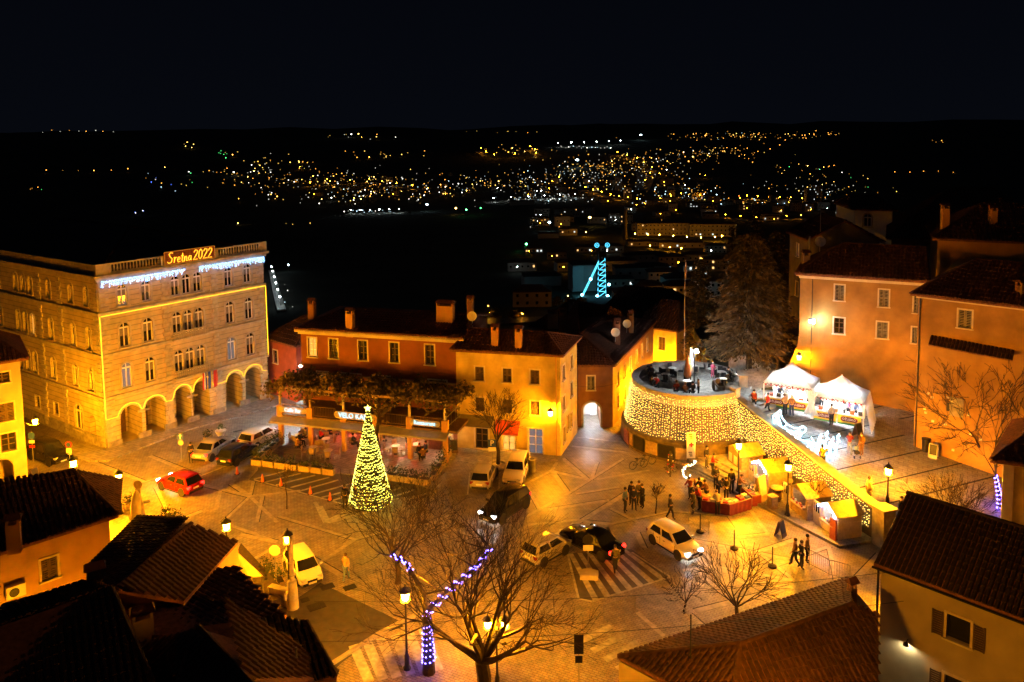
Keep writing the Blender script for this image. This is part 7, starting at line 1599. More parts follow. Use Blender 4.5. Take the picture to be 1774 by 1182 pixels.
# red cross banner and little lit tree beside the steps
p = P(1197, 795, .55); t = thing('banner_stand', 'white upright banner with a red cross before the light curtain', 'banner', tuple(p)); b = MB(); b.box(p+Vector((0, 0, 1.1)), (.68, .06, 2.1)); part('panel', b, M_white, t)
b = MB(); b.box(p+Vector((.02, -.04, 1.15)), (.36, .02, .12)); b.box(p+Vector((.02, -.045, 1.15)), (.12, .02, .36)); part('red_cross', b, M_redp, t)
for i, z in enumerate((2.0, 1.85, 1.7, .55, .4, .25)): b = MB(); b.box(p+Vector((-.06+.03*(i % 3), -.04, z)), (.3-.04*(i % 3), .02, .07)); part('text_line', b, M_dark, t)
p = P(1161, 826); t = thing('decorated_tree', 'small decorated bare tree with baubles at the foot of the steps', 'tree', tuple(p)); b = MB(); b.tube([p, p+Vector((0, 0, 1.9))], [.05, .015], 5); part('trunk', b, M_bark, t)
b = MB(); [leafquad(b, p+Vector((random.gauss(0, .3*(1-h/2.2)), random.gauss(0, .3*(1-h/2.2)), h)), .08) for h in [random.uniform(.3, 2.0) for _ in range(260)]]; part('foliage', b, M_leaf, t)
for i in range(16): h = random.uniform(.4, 1.8); a = random.uniform(0, 6.28); r = .42*(1-h/2.3); b = MB(); b.ball(p+Vector((r*math.cos(a), r*math.sin(a), h)), .06, 6, 4); part('bauble', b, random.choice((M_white, mat('bow_red', (.5, .02, .03))), ), t)
t = thing('light_garland', 'string of warm white lights draped along the broad steps', 'fairy lights', tuple(P(1190, 815)))
pts = [P(1205, 798, 1.2), P(1203, 803, .8), P(1190, 808, .9), P(1183, 815, .7), P(1184, 824, .4), P(1192, 830, .35), P(1197, 822, .5)]; b = MB(); b.tube(pts, .01, 3); part('wire', b, M_wire, t); b = MB()
for i in range(len(pts)-1):
    for j in range(9): b.bulb(pts[i].lerp(pts[i+1], j/9)+Vector((random.gauss(0, .04), random.gauss(0, .04), random.gauss(0, .04))), .035)
part('bulbs', b, M_ice_w if False else glow('cream_bulb', (1, .9, .6), 6), t, kind='stuff')
for k, (px, py) in enumerate(((1190, 806), (1203, 832), (1215, 836))):
    b = MB(); p = P(px, py, .62); b.box(p, (.55, .38, .12), rz=.4); solo('cushion', b, mat('cushion_yellow', (.5, .3, .05), .85, .15, 5, .1), ('yellow cushion highest on the broad steps', 'yellow cushion lowest on the broad steps', 'yellow cushion nearest the book tables')[k], 'cushion')
# cafe interior glow: red and white lamps under the terrace
def hang(p, m, r, label):
    t = thing('hanging_lamp', label, 'lamp', tuple(p)); b = MB(); b.ball(p, r, 8, 6); part('globe', b, m, t); b = MB(); b.tube([p+Vector((0, 0, r)), Vector((p.x, p.y, 2.5))], .012, 4); part('cord', b, M_iron, t)
M_cafe_w = glow('cafe_white', (1.0, .72, .4), 80)
hang(Mt @ Vector((10.3, 1.6, 2.0)), M_cafe_w, .17, 'warm white globe lamp under the terrace, right half'); hang(Mt @ Vector((12.0, 1.2, 1.9)), M_redglow, .17, 'red globe lamp under the right end of the terrace')
hang(Mt @ Vector((4.6, 2.6, 2.0)), M_redglow, .15, 'red lamp deep under the left half of the terrace'); hang(Mt @ Vector((7.2, 2.8, 2.0)), M_redglow, .15, 'red lamp under the VELO KAFE sign'); hang(Mt @ Vector((13.6, 2.6, 1.9)), M_cafe_w, .15, 'white globe lamp over the bar under the terrace'); hang(Mt @ Vector((2.8, 2.6, 2.0)), M_cafe_w, .11, 'small white lamp under the Caffe Bar sign')
b = MB(); b.box((13.4, 2.6, .55), (1.9, .6, 1.0), Mt); b.box((13.4, 2.5, 1.07), (2.1, .8, .06), Mt); solo('bar_counter', b, M_wood_d, 'dark bar counter under the right end of the terrace', 'counter')
# cold floodlight in the lane between palace and cafe
q = Mv @ Vector((-.45, 1.0, 5.6)); t = thing('lane_floodlight', 'cold white floodlight on the cafe house corner shining into the lane', 'floodlight', tuple(q))
b = MB(); b.box(q, (.35, .35, .3)); part('housing', b, M_dark, t); b = MB(); b.slab([q+Vector(v) for v in ((-.3, -.2, -.17), (.1, -.3, -.17), (.1, .1, -.17), (-.3, .15, -.17))], .03); part('lens', b, glow('lane_white', (.8, .93, 1.0), 520), t)
# the bollard vase that stands in the cold light
p = P(383, 762); t = thing('stone_vase', 'pale stone flower vase lit cold in front of the palace', 'vase', tuple(p)); b = MB(); b.lathe([(.3, 0), (.2, .2), (.24, .35), (.45, .75), (.48, .85), (.4, .86)], 14, p); part('bowl', b, M_white, t); b = MB(); shrub(b, p+Vector((0, 0, 1.05)), .35, 120); part('foliage', b, M_leaf_h, t)
# ================================================================ trees
def grow(mb, p, d, L, r, depth, spread, twist=.25, up=.12, kids=(2, 3), seg=3, minr=.008, sides=4, lens=(.62, .82)):
    pts = [p]; rs = [r]; q = p.copy(); dd = d.normalized()
    for i in range(seg):
        dd = (dd+Vector((random.gauss(0, twist), random.gauss(0, twist), random.gauss(0, twist)+up))*.35).normalized(); q = q+dd*L/seg; pts.append(q.copy()); rs.append(max(minr, r*(1-.42*(i+1)/seg)))
    mb.tube(pts, rs, sides if depth > 1 else 3, cap=False)
    if depth <= 0: return
    for k in range(random.randint(*kids)):
        i = random.randint(1, seg) if k else seg; ax = Vector((random.gauss(0, 1), random.gauss(0, 1), random.gauss(0, .6))); ax = (ax-dd*ax.dot(dd)).normalized()
        nd = (dd*math.cos(spread)+ax*math.sin(spread*random.uniform(.6, 1.25))).normalized()
        grow(mb, pts[i], nd, L*random.uniform(*lens), max(minr, rs[i]*.72), depth-1, spread, twist, up, kids, seg, minr, sides, lens)
def bare_tree(p, label, fork, tr, limbs, L, depth, spread=.55, kids=(2, 4), m=None, minr=.009, tilt=(.35, 1.0), lr=.55, name='bare_tree', up=.12):
    t = thing(name, label, 'tree', tuple(p)); b = MB(); p = Vector(p); f = p+Vector((random.uniform(-.1, .1), 0, fork))
    b.tube([p, p+Vector((0, 0, .15)), p+Vector((.04, 0, fork*.6)), f], [tr*1.35, tr*1.1, tr, tr*.95], 8); part('trunk', b, m or M_bark, t)
    tw = MB(); a0 = random.uniform(0, 6)
    for i in range(limbs):
        a = a0+2*PI*i/limbs+random.uniform(-.3, .3); e = random.uniform(*tilt); d = Vector((math.cos(a)*math.sin(e), math.sin(a)*math.sin(e), math.cos(e)))
        b = MB(); pts = [f]; rs = [tr*lr]; q = f.copy(); dd = d
        for s in range(4): dd = (dd+Vector((random.gauss(0, .12), random.gauss(0, .12), random.gauss(0, .1)+.04))).normalized(); q = q+dd*L/4; pts.append(q.copy()); rs.append(tr*lr*(1-.16*(s+1)))
        b.tube(pts, rs, 6, cap=False); part('limb', b, m or M_bark, t)
        for s in (2, 3, 4, 4, 4):
            ax = Vector((random.gauss(0, 1), random.gauss(0, 1), random.gauss(0, .7))).normalized(); grow(tw, pts[s], (dd+ax*.75).normalized(), L*.62, rs[s]*.7, depth, spread, kids=kids, minr=minr, up=up)
    part('crown', tw, m or M_bark, t, kind='stuff'); return t
random.seed(21)
bare_tree(P(838, 1212), 'big bare tree with a dark forked trunk at the bottom middle', 1.9, .33, 9, 2.95, 4, .46, (2, 3), minr=.007, tilt=(.15, 1.0))
bare_tree(P(863, 806), 'bare tree with a slender trunk in a round bed before the yellow house', 1.9, .14, 5, 1.7, 3, .5, (2, 4), minr=.012, tilt=(.2, .7))
bare_tree(P(1700, 845, .2), 'spreading bare tree in front of the orange front house', 1.6, .2, 8, 3.4, 4, .45, (2, 3), minr=.014, tilt=(.2, .85))
bare_tree(P(1640, 925, .3), 'many stemmed bare shrub beside the end pillar', .3, .13, 9, 1.5, 3, .45, (2, 3), minr=.011, tilt=(.3, 1.1), name='bare_shrub')
bare_tree(P(1412, 893, .15), 'leafless sapling between the third and the nearest market hut', 1.2, .06, 4, .75, 2, .45, (2, 3), minr=.012, tilt=(.3, .7), lr=.6)
bare_tree(P(1275, 1082), 'low bare tree beyond the bottom right tiled roof', 1.0, .1, 7, 1.5, 2, .45, (2, 3), minr=.012, tilt=(.3, .9))
bare_tree(P(1344, 842, .15), 'thin bare sapling before the second market hut', 1.3, .05, 4, .8, 2, .5, (2, 3), minr=.011, tilt=(.3, .8))
bare_tree(P(1185, 1062), 'thin bare shrub behind the television antenna', .6, .06, 5, .9, 2, .5, (2, 3), minr=.011, tilt=(.3, .9), name='bare_shrub')
bare_tree(P(497, 882), 'thin leafless sapling on the dark part of the square', 1.5, .04, 4, .7, 2, .4, (2, 3), minr=.01, tilt=(.1, .5))
bare_tree(P(1136, 890), 'thin leafless sapling right of the group of five', .9, .04, 5, .6, 2, .4, (2, 3), minr=.01, tilt=(.1, .5))
bare_tree(P(690, 1010), 'airy bare tree left of the big one, over the plain paving', 1.2, .16, 7, 2.2, 4, .45, (2, 3), minr=.011, tilt=(.2, .8))
# round bed of the slender tree
b = MB(); b.lathe([(.75, 0), (.75, .25), (.55, .25), (.55, .1)], 18, P(863, 808)); solo('tree_bed', b, M_stone, 'round stone bed of the slender bare tree', 'tree bed')
# tree wound with violet lights
Yt = 38.2; V0 = P(743, 1166); t = thing('bare_tree', 'bare tree with trunk and two limbs wound in violet lights', 'tree', tuple(V0))
vt = [V0, AT(742, 1120, V0.y+.1), AT(738, 1062, V0.y+.2)]; b = MB(); b.tube(vt, [.32, .26, .2], 8); part('trunk', b, M_bark, t)
l1 = [vt[2], AT(770, 1030, V0.y+.4), AT(795, 1008, V0.y+.6), AT(823, 984, V0.y+.9), AT(850, 950, V0.y+1.2)]; l2 = [vt[2], AT(735, 1030, V0.y+.2), AT(712, 990, V0.y+.3), AT(702, 972, V0.y+.3), AT(678, 962, V0.y+.4)]
tw = MB()
for l in (l1, l2):
    b = MB(); b.tube(l, [.17, .13, .1, .08, .05], 6); part('limb', b, M_bark, t)
    for k in (1, 2, 3, 4, 4, 4):
        ax = Vector((random.gauss(0, 1), random.gauss(0, 1), random.gauss(.3, .6))).normalized(); grow(tw, l[k], ax, 1.6, .05, 3, .5, kids=(2, 3), minr=.011)
part('crown', tw, M_bark, t, kind='stuff')
vl = thing('violet_lights', 'violet fairy lights spiralling round the bare tree trunk and limbs', 'fairy lights', tuple(V0))
def wind(path, r0, n, turns, name='light_string', par=vl):
    b = MB(); pl_ = []
    seg = [(path[i+1]-path[i]).length for i in range(len(path)-1)]; T_ = sum(seg)
    for i in range(n):
        s = T_*i/(n-1); k = 0
        while k < len(seg)-1 and s > seg[k]: s -= seg[k]; k += 1
        d = (path[k+1]-path[k]).normalized(); u = d.orthogonal().normalized(); w = d.cross(u); a = turns*2*PI*i/n; rr = r0*(1-.55*i/n)
        pl_.append(path[k]+d*s+(u*math.cos(a)+w*math.sin(a))*rr)
    b.m = 1; b.tube(pl_, .008, 3, False); b.m = 0
    for q in pl_: b.bulb(q, .042)
    part(name, b, [M_purple, M_wire], par)
wind([vt[0]+Vector((0, 0, .5)), vt[1], vt[2]], .34, 80, 9); wind(l1, .2, 66, 9); wind([l2[2], l2[3], l2[4]], .14, 24, 4)
# slim tree with violet lights by the corner house
q = P(1733, 905, .2); t = thing('slim_tree', 'slim tree wound with violet lights beside the yellow corner house', 'tree', tuple(q)); b = MB(); tp_ = [q, q+Vector((-.1, 0, 1.6)), q+Vector((-.45, 0, 3.2))]; b.tube(tp_, [.12, .1, .06], 6); part('trunk', b, M_bark, t)
tw = MB(); [grow(tw, tp_[2], Vector((random.gauss(0, .6), random.gauss(0, .6), 1)), 1.3, .04, 2, .5, minr=.012) for _ in range(5)]; part('crown', tw, M_bark, t, kind='stuff')
vl2 = thing('violet_lights', 'violet fairy lights on the slim tree by the corner house', 'fairy lights', tuple(q)); wind([q+Vector((-.05, 0, .9)), tp_[1], tp_[2]], .2, 60, 8, par=vl2)
# conifers
def conifer(p, h, r, label, n, m=None, base=.13, power=.75, lean=0):
    t = thing('conifer', label, 'tree', tuple(p)); p = Vector(p); b = MB(); b.tube([p, p+Vector((0, 0, h*.5)), p+Vector((lean, 0, h*.97))], [.3, .2, .03], 8); part('trunk', b, M_bark, t)
    b = MB(); bo = MB()
    nb = n//38
    for i in range(nb):
        f = (i+random.random())/nb; z = h*(base+(1-base)*f); R = r*((1-f)**power)*(.72+.4*random.random())*(1 if f > .1 else .75+2.5*f); a = i*2.4+random.uniform(-.4, .4)
        e = p+Vector((R*math.cos(a)+lean*f, R*math.sin(a), z-R*.16)); s = p+Vector((lean*f, 0, z+R*.08)); bo.tube([s, s.lerp(e, .6)+Vector((0, 0, .05)), e], [.05, .035, .015], 3, False)
        for k in range(38):
            g = random.random()**.55; c = s.lerp(e, g)+Vector((random.gauss(0, .16+.16*g), random.gauss(0, .16+.16*g), random.gauss(-.05, .12)))
            d = ((e-s).normalized()+Vector((random.gauss(0, .45), random.gauss(0, .45), random.gauss(-.1, .35)))).normalized(); u = d.orthogonal().normalized(); sz = random.uniform(.13, .3)
            b.add([c-d*sz, c+u*sz*.32, c+d*sz, c-u*sz*.32], [(0, 1, 2, 3)])
    part('crown', b, m or M_leaf, t); part('branches', bo, M_bark, t, kind='stuff'); return t
conifer(P(1297, 648, 4.0), 12.8, 4.7, 'large shaggy cedar behind the round terrace', 14500, mat('cedar_leaf', (.11, .085, .04), .8, .5, 2, 0, spec=.2), base=.15, power=.58)
cp_ = AT(1308, 470, 108); conifer(Vector((cp_.x, cp_.y, tz(cp_.x, cp_.y))), AT(1308, 358, 108).z-tz(cp_.x, cp_.y), 1.9, 'narrow dark cypress rising above the cedar', 4200, base=.1, power=.3)
cp_ = AT(1268, 470, 120); conifer(Vector((cp_.x, cp_.y, tz(cp_.x, cp_.y))), AT(1268, 395, 120).z-tz(cp_.x, cp_.y), 5, 'dark fir with layered boughs left of the cypress', 3000, base=.2, power=.9)
cp_ = AT(1212, 560, 88); conifer(Vector((cp_.x, cp_.y, 0)), AT(1212, 450, 88).z, 2.0, 'dark cypress behind the flagpole', 4000, base=.08, power=.4)
cp_ = AT(1345, 500, 86); conifer(Vector((cp_.x, cp_.y, 0)), AT(1345, 400, 86).z, 3.0, 'dark conifer between the cedar and the gabled house', 4500, base=.1, power=.6)
# garden walls behind the terrace
for a, c, lab in (((1262, 640), (1330, 648), 'stone garden wall under the cedar'), ((1335, 650), (1372, 645), 'stone garden wall left of the orange house foot')):
    A, B = P(*a, 4.1), P(*c, 4.1); M_2, L = frame2(A, B); b = MB(); b.box((L/2, .2, 4.7), (L, .4, 1.5), M_2); b.box((L/2, .2, 5.5), (L+.1, .5, .1), M_2); solo('garden_wall', b, M_stone_d, lab, 'wall')
b = MB(); p = P(1347, 655, 4.1); b.prism([(p.x-.2, p.y), (p.x+.5, p.y+.1), (p.x+.5, p.y+1.8), (p.x-.1, p.y+1.6)], 4.0, 4.6); b.tube([p+Vector((.1, .1, .5)), p+Vector((.35, 1, 1.0)), p+Vector((.3, 1.7, 2.0))], [.25, .22, .15], 6); solo('stone_ramp_wall', b, M_stone, 'curved stone stair wall beside the cedar trunk', 'wall')

# ================================================================ the valley town
def TR(px, py):
    d = ray(px, py); o = Vector((0, 0, H)); lo = 90/d.y; t = lo; st_ = 1.02
    while t*d.y < 28000:
        q = o+d*t
        if q.z <= tz(q.x, q.y): break
        t *= st_
    a, b_ = t/st_, t
    for _ in range(24):
        m_ = (a+b_)/2; q = o+d*m_
        if q.z <= tz(q.x, q.y): b_ = m_
        else: a = m_
    q = o+d*b_; return Vector((q.x, q.y, tz(q.x, q.y)))
random.seed(5)
PALS = {'o': ('orange', (1.0, .40, .05)), 'y': ('yellow', (1.0, .62, .12)), 'w': ('white', (.95, .95, .8)), 'c': ('cold white', (.6, .9, 1.0)), 'g': ('green', (.1, 1.0, .25)), 'b': ('blue', (.1, .2, 1.0)), 'r': ('red', (1, .08, .04))}
FL = {k: [glow('far_%s_%d' % (v[0].replace(' ', '_'), i), v[1], s) for i, s in enumerate((.4, 1.7, 7))] for k, v in PALS.items()}
LM = {}
def far_lamp_mesh(k, i):
    if (k, i) not in LM:
        b = MB(); b.bulb((0, 0, 4.6), .62); b.m = 1; b.tube([(0, 0, 0), (0, 0, 4.2)], .08, 3); LM[k, i] = b.mesh('street_light', [FL[k][i], M_iron])
    return LM[k, i]
rest = {}
cnt = 0
def far_light(px, py, k, i, where, sc=1.0):
    global cnt
    q = TR(px, py+.8); s = max(.5, q.y*.78/796/.62*sc); cnt += 1
    o = inst('town_light', far_lamp_mesh(k, i), None); o.location = q; o.scale = (s, s, s if s < 1.6 else 1.6+(s-1.6)*.5)
    tag(o, PALS[k][0]+' street light '+where, 'street light', 'lights of the town '+where)
def mix(s): return random.choice(s)
clusters = [ # cx, cy, sx, sy, n, palette, where
 (150,299,70,2,6,'o','in a level row at the far left'),(60,330,20,2,4,'ogo','below the far left row'),(135,231,60,2,9,'ow','on the far left skyline'),(320,255,20,5,5,'oy','on the dark hill at the left'),(395,270,25,5,9,'oogy','in the hamlet on the left hill'),
 (300,318,45,16,14,'oywcgb','in the scattered left suburb'),(430,300,60,16,24,'oyyw','in the left suburb'),(500,280,60,12,20,'oyyw','in the upper left suburb'),(560,318,60,14,26,'ooyyw','in the left middle suburb'),(480,345,70,14,14,'owy','in the lower left suburb'),(240,373,22,2,4,'wbw','by the lone lit yard at the left'),
 (620,240,70,5,12,'oyw','on the middle skyline'),(650,270,70,8,18,'oyy','along the upper middle road'),(640,318,70,14,26,'oyyw','in the middle suburb'),(620,345,60,12,24,'oywwc','in the suburb above the cold lit yard'),(640,371,42,3,18,'cccw','in the cold lit yard'),(710,340,60,14,26,'wcoy','in the middle town'),
 (790,330,50,12,24,'wwcyo','in the inner town'),(880,325,70,14,34,'wwcyyo','in the town centre'),(930,345,60,8,22,'wwwc','around the white car park'),(885,262,48,7,24,'oooy','round the orange lit depot'),(1015,256,45,3,20,'wwwc','in the white row on the far road'),(870,229,60,3,8,'oy','on the skyline above the depot'),
 (1060,300,50,20,34,'ooyyw','in the right half of the centre'),(1110,285,70,18,44,'oooyyw','in the hillside quarter'),(1180,270,60,10,34,'oooyw','in the far quarter'),(1240,262,40,5,14,'oyyw','along the far right road'),(1300,236,95,7,42,'oooyyc','in the skyline village'),(1430,232,40,4,6,'oo','right of the skyline village'),(1625,245,14,3,4,'oo','on the lone hill at the right'),
 (1110,340,60,12,22,'ocy','below the hillside quarter'),(1200,340,60,8,18,'ccoo','along the middle street'),(1310,352,70,8,26,'ccooy','in the lower right street'),(1440,315,60,14,22,'oyywg','in the right suburb'),(1470,345,40,14,14,'oywc','in the near right suburb'),(1400,290,60,6,12,'oyg','in the upper right suburb'),(1600,300,50,3,5,'oo','at the far right edge'),
 (960,400,40,8,5,'wgo','near the pink lit yard'),(1120,395,50,10,9,'ooy','in front of the long block'),(1220,400,60,10,9,'oyy','in front of the second block'),(1100,470,60,16,6,'wc','by the workshops'),(470,390,60,4,4,'y','on the valley road'),(1360,300,60,10,8,'oy','beside the right road'),(490,520,12,25,5,'cw','in the lane beyond the palace')]
for cx, cy, sx, sy, n, pal, wh in clusters:
    row = sy <= 3 and n > 4
    for k in range(n):
        px = cx+(sx*(2*k/(n-1)-1)+random.uniform(-2, 2) if row else random.gauss(0, sx*.55)); py = cy+(random.uniform(-.7, .7)*sy if row else random.gauss(0, sy*.55))
        if py < 226: py = 226+random.random()*3
        if cx == 490: py = cy+random.uniform(-25, 25)
        i = random.choices((0, 1, 2), (55, 35, 10))[0]; k_ = mix(pal)
        if cnt < 290: far_light(px, py, k_, i, wh, random.uniform(.4, .95))
        else: rest.setdefault((k_, i), []).append((px, py))
# denser, fainter lights that nobody could count: one object
for cx, cy, sx, sy, n, pal in ((900,320,130,22,150,'wwyyooc'),(1080,290,90,26,190,'oooyyw'),(640,320,120,26,150,'ooyw'),(470,310,90,20,70,'ooyw'),(1250,265,70,12,60,'oooy'),(1310,236,100,6,60,'ooy'),(1420,330,70,18,60,'oyw'),(1180,330,90,18,70,'ooyc'),(950,348,60,6,60,'wwc'),(1000,300,60,14,60,'wwcy')):
    for _ in range(n): rest.setdefault((mix(pal), random.choice((0, 0, 0, 1))), []).append((random.gauss(cx, sx*.75), max(226, random.gauss(cy, sy*.55))))
b = MB(); ml = []; keys = sorted(rest)
for j, k in enumerate(keys):
    b.m = j; ml.append(FL[k[0]][k[1]])
    for px, py in rest[k]: q = TR(px, py); r = q.y*.5/796*random.uniform(.35, 1.0); b.bulb(q+Vector((0, 0, r+2)), r)
tag(part('town_lights', b, ml, None), 'mass of small orange and white lights of the valley town', 'town lights', None, 'stuff')

# buildings of the valley
FM = [mat('far_wall_%d' % i, c, .9, .15, .1, 0) for i, c in enumerate(((.45, .42, .38), (.5, .42, .3), (.35, .28, .22), (.55, .5, .45)))]
M_farroof = mat('far_roof', (.12, .07, .05), .9, .3, .2, 0)
FW = [M_glass, glow('far_window_warm', (1, .55, .18), .55), glow('far_window_cold', (.85, .95, .9), .55)]
WM = {}
def far_building(px, py, w, d, h, rz, label, m, floors=0, cols=0, lit=.15, roof=1.5, group=None, name='far_building'):
    q = TR(px, py); t = thing(name, label, 'building', tuple(q), group); M = Matrix.Translation(q) @ Matrix.Rotation(rz, 4, 'Z')
    b = MB(); b.box((0, d/2, h/2-2), (w, d, h+4), M); part('wall', b, m, t)
    b = MB()
    if roof > .6: c = [(-w/2-.5, -.5), (w/2+.5, -.5), (w/2+.5, d+.5), (-w/2-.5, d+.5)]; b.add([(*p, h) for p in c]+[(-w*.25, d/2, h+roof), (w*.25, d/2, h+roof)], [(0, 1, 5, 4), (2, 3, 4, 5), (1, 2, 5), (3, 0, 4), (3, 2, 1, 0)], M)
    else: b.box((0, d/2, h+roof/2+.01), (w+.3, d+.3, roof), M)
    part('roof', b, M_farroof, t)
    for f in range(floors):
        for c in range(cols):
            mt = FW[0] if random.random() > lit else random.choice(FW[1:]); key = (mt.name,)
            if key not in WM: b = MB(); b.box((0, -.03, 0), (1.2, .1, 1.4)); WM[key] = b.mesh('window', mt)
            inst('window', WM[key], t, M @ Matrix.Translation((-w/2+w*(c+.5)/cols, 0, h*(f+.55)/floors)))
    return t
M_ff = glow('far_sodium', (1.0, .36, .01), 60); M_ff2 = glow('far_sodium_strong', (1.0, .36, .01), 260); M_ffc = glow('far_cold', (.8, .95, .95), 40)
far_building(1013, 506, 13, 14, 14.5, .12, 'white exhibition cube with thin vertical ribs left of the pit tower', FM[3], 0, 0, 0, .4)
q = TR(1013, 506); tt = [o for o in COL.objects if o.name.startswith('far_building')][-1]
for i in range(12): b = MB(); M_ = Matrix.Translation(q) @ Matrix.Rotation(.12, 4, 'Z'); b.box((-6.4+i*.5, -.15, 7), (.2, .3, 14), M_); part('rib', b, M_white, tt)
far_building(1060, 500, 26, 12, 5, .05, 'low workshop behind the pit tower', FM[2], 1, 6, .1, .4)
far_building(940, 497, 22, 12, 6, .1, 'low pale shed left of the white cube', FM[3], 0, 0, 0, .5); far_building(922, 532, 18, 12, 7, 0, 'dim two storey house below the pale shed', FM[2], 2, 4, 0, 2.5)
far_building(1150, 408, 58, 16, 13, -.05, 'long pale apartment block lit orange at its foot', FM[3], 3, 14, .12, .6); far_building(1235, 410, 48, 14, 13, -.08, 'second apartment block right of the long pale one', FM[0], 3, 11, .15, .6)
far_building(1180, 432, 40, 14, 6, -.1, 'low orange lit workshop before the apartment blocks', FM[1], 1, 6, .4, 1.5); far_building(1115, 428, 30, 14, 5, 0, 'low hall left of the orange lit workshop', FM[1], 1, 4, .2, 1.5)
far_building(950, 413, 22, 10, 5, 0, 'pink lit low hall near the green lamp', FM[3], 0, 0, 0, .5); far_building(985, 408, 20, 12, 7, .1, 'round cornered pale hall right of the pink one', FM[3], 1, 3, .5, .5)
far_building(1120, 455, 34, 12, 6, .1, 'dark workshop row right of the pit tower', FM[0], 1, 7, .05, 2); far_building(1100, 484, 24, 12, 7, .05, 'grey hall with lit door right of the pit tower', FM[0], 1, 4, .15, .5)
far_building(1188, 508, 22, 10, 8, .1, 'dim house with a bay in the trees below the workshops', FM[0], 2, 4, .05, 2.5); far_building(905, 356, 46, 18, 8, .1, 'white shop hall with a red sign strip by the car park', FM[3], 0, 0, 0, .6)
far_building(1420, 395, 30, 12, 11, -.1, 'dark apartment house above the gabled stone house', FM[0], 3, 6, .2, 1); far_building(1330, 383, 34, 12, 9, -.1, 'street side house behind the cypress', FM[1], 2, 6, .3, 2)
kinds = ('pale', 'ochre', 'brown', 'white')
spots = []
for k in range(76):
    px, py = random.choice(((random.gauss(1110, 80), random.uniform(300, 345)), (random.gauss(880, 110), random.uniform(310, 345)), (random.gauss(1330, 80), random.uniform(335, 385)), (random.gauss(620, 110), random.uniform(290, 350)), (random.gauss(1150, 60), random.uniform(345, 385)), (random.uniform(920, 1200), random.uniform(370, 400))))
    c = random.randint(0, 3); hg = random.uniform(6, 15); reg = 'by the car park' if 780 < px < 1010 and py > 300 else 'in the left suburb' if px <= 780 else 'in the hillside quarter' if py < 335 else 'in the lower right street' if px > 1250 else 'before the pit tower road'
    far_building(px, py, random.uniform(12, 26), random.uniform(9, 13), hg, random.uniform(-.3, .3), ('tall ' if hg > 10.5 else 'low ')+kinds[c]+' walled house of the valley town '+reg, FM[c], random.choice((1, 2, 3)) if py > 330 else 0, 4, .2, 2, 'houses of the valley town', 'far_house')
    if k % 5 < 3:
        q = TR(px+random.uniform(-6, 6), py+1.6); sc = max(1, q.y/1100); b = MB(); b.bulb(q+Vector((0, -3, 4.6*sc)), .36*sc); b.m = 1; b.tube([q+Vector((0, -3, 0)), q+Vector((0, -3, 4.4*sc))], .07, 3); solo('street_light', b, [M_ff if k % 4 else M_ffc, M_iron], ('orange' if k % 4 else 'cold white')+' light added to brighten a town house '+reg, 'street light', 'lights added among the valley houses')  # lamps added in front of the houses to brighten their walls
for k, (px, py, w_, h_, m_, fl_, li_) in enumerate(((905, 470, 20, 6, 0, 1, .3), (965, 450, 16, 6, 2, 1, .2), (1075, 470, 24, 7, 3, 1, .2), (1130, 478, 22, 6, 0, 1, .15), (1165, 462, 20, 7, 2, 2, .2), (1205, 455, 18, 6, 3, 1, .2), (1060, 440, 20, 7, 1, 1, .3), (1015, 440, 18, 6, 2, 1, .3), (1150, 492, 18, 7, 1, 2, .2), (1205, 482, 16, 8, 0, 2, .25), (1245, 470, 18, 8, 2, 2, .2), (1180, 525, 15, 8, 1, 2, .25), (1225, 515, 14, 8, 3, 2, .25), (1125, 520, 14, 7, 0, 2, .25), (1090, 530, 13, 6, 2, 1, .2), (1240, 440, 18, 7, 1, 2, .3), (985, 470, 16, 6, 0, 1, .2), (925, 440, 16, 5, 3, 1, .2))):
    far_building(px, py, w_, 10, h_, random.uniform(-.2, .2), ('low ' if fl_ == 1 else 'two storey ')+('grey', 'cream', 'brown', 'white')[m_]+' building '+('left of the cold lit cube', 'right above the pit tower', 'below the apartment blocks')[0 if px < 1010 else 1 if px < 1140 else 2]+', '+('highest row', 'middle row', 'lowest row')[0 if py < 462 else 1 if py < 500 else 2]+(' at the far right' if px > 1215 else ' at its left edge' if px == 905 else ' near the cube' if px == 985 else ''), FM[m_], fl_, 5, li_, 2, 'buildings round the pit tower')
    q = TR(px+random.choice((-9, 9)), py+3); b = MB(); b.bulb(q+Vector((0, -2.5, 4.6)), .33); b.m = 1; b.tube([q+Vector((0, -2.5, 0)), q+Vector((0, -2.5, 4.4))], .07, 4)
    solo('street_light', b, [M_ff if k % 3 else M_ffc, M_iron], ('orange' if k % 3 else 'cold white')+' street light before a building round the pit tower', 'street light', 'street lights round the pit tower')
for px, py, h in ((1405, 352, 28), (1030, 325, 30), (1072, 330, 32), (1088, 345, 24), (1110, 322, 34), (1418, 342, 26)):
    far_building(px, py, 16, 14, h, 0, 'tall apartment tower standing out of the town at '+('the right edge of the suburb', 'the centre, leftmost', 'the centre, second', 'the foot of the centre', 'the hillside quarter', 'the right suburb, second')[[1405, 1030, 1072, 1088, 1110, 1418].index(px)], FM[0], 6, 4, .2, .5)
q = TR(1083, 415); t = thing('factory_chimney', 'dark slender factory chimney before the long apartment block', 'chimney', tuple(q)); b = MB(); b.lathe([(2.6, -2), (2.0, 20), (1.8, 32)], 12, q); part('shaft', b, M_greywall, t); b = MB(); b.lathe([(2.1, 31.2), (2.1, 32.2)], 12, q); part('rim', b, M_stone_d, t)
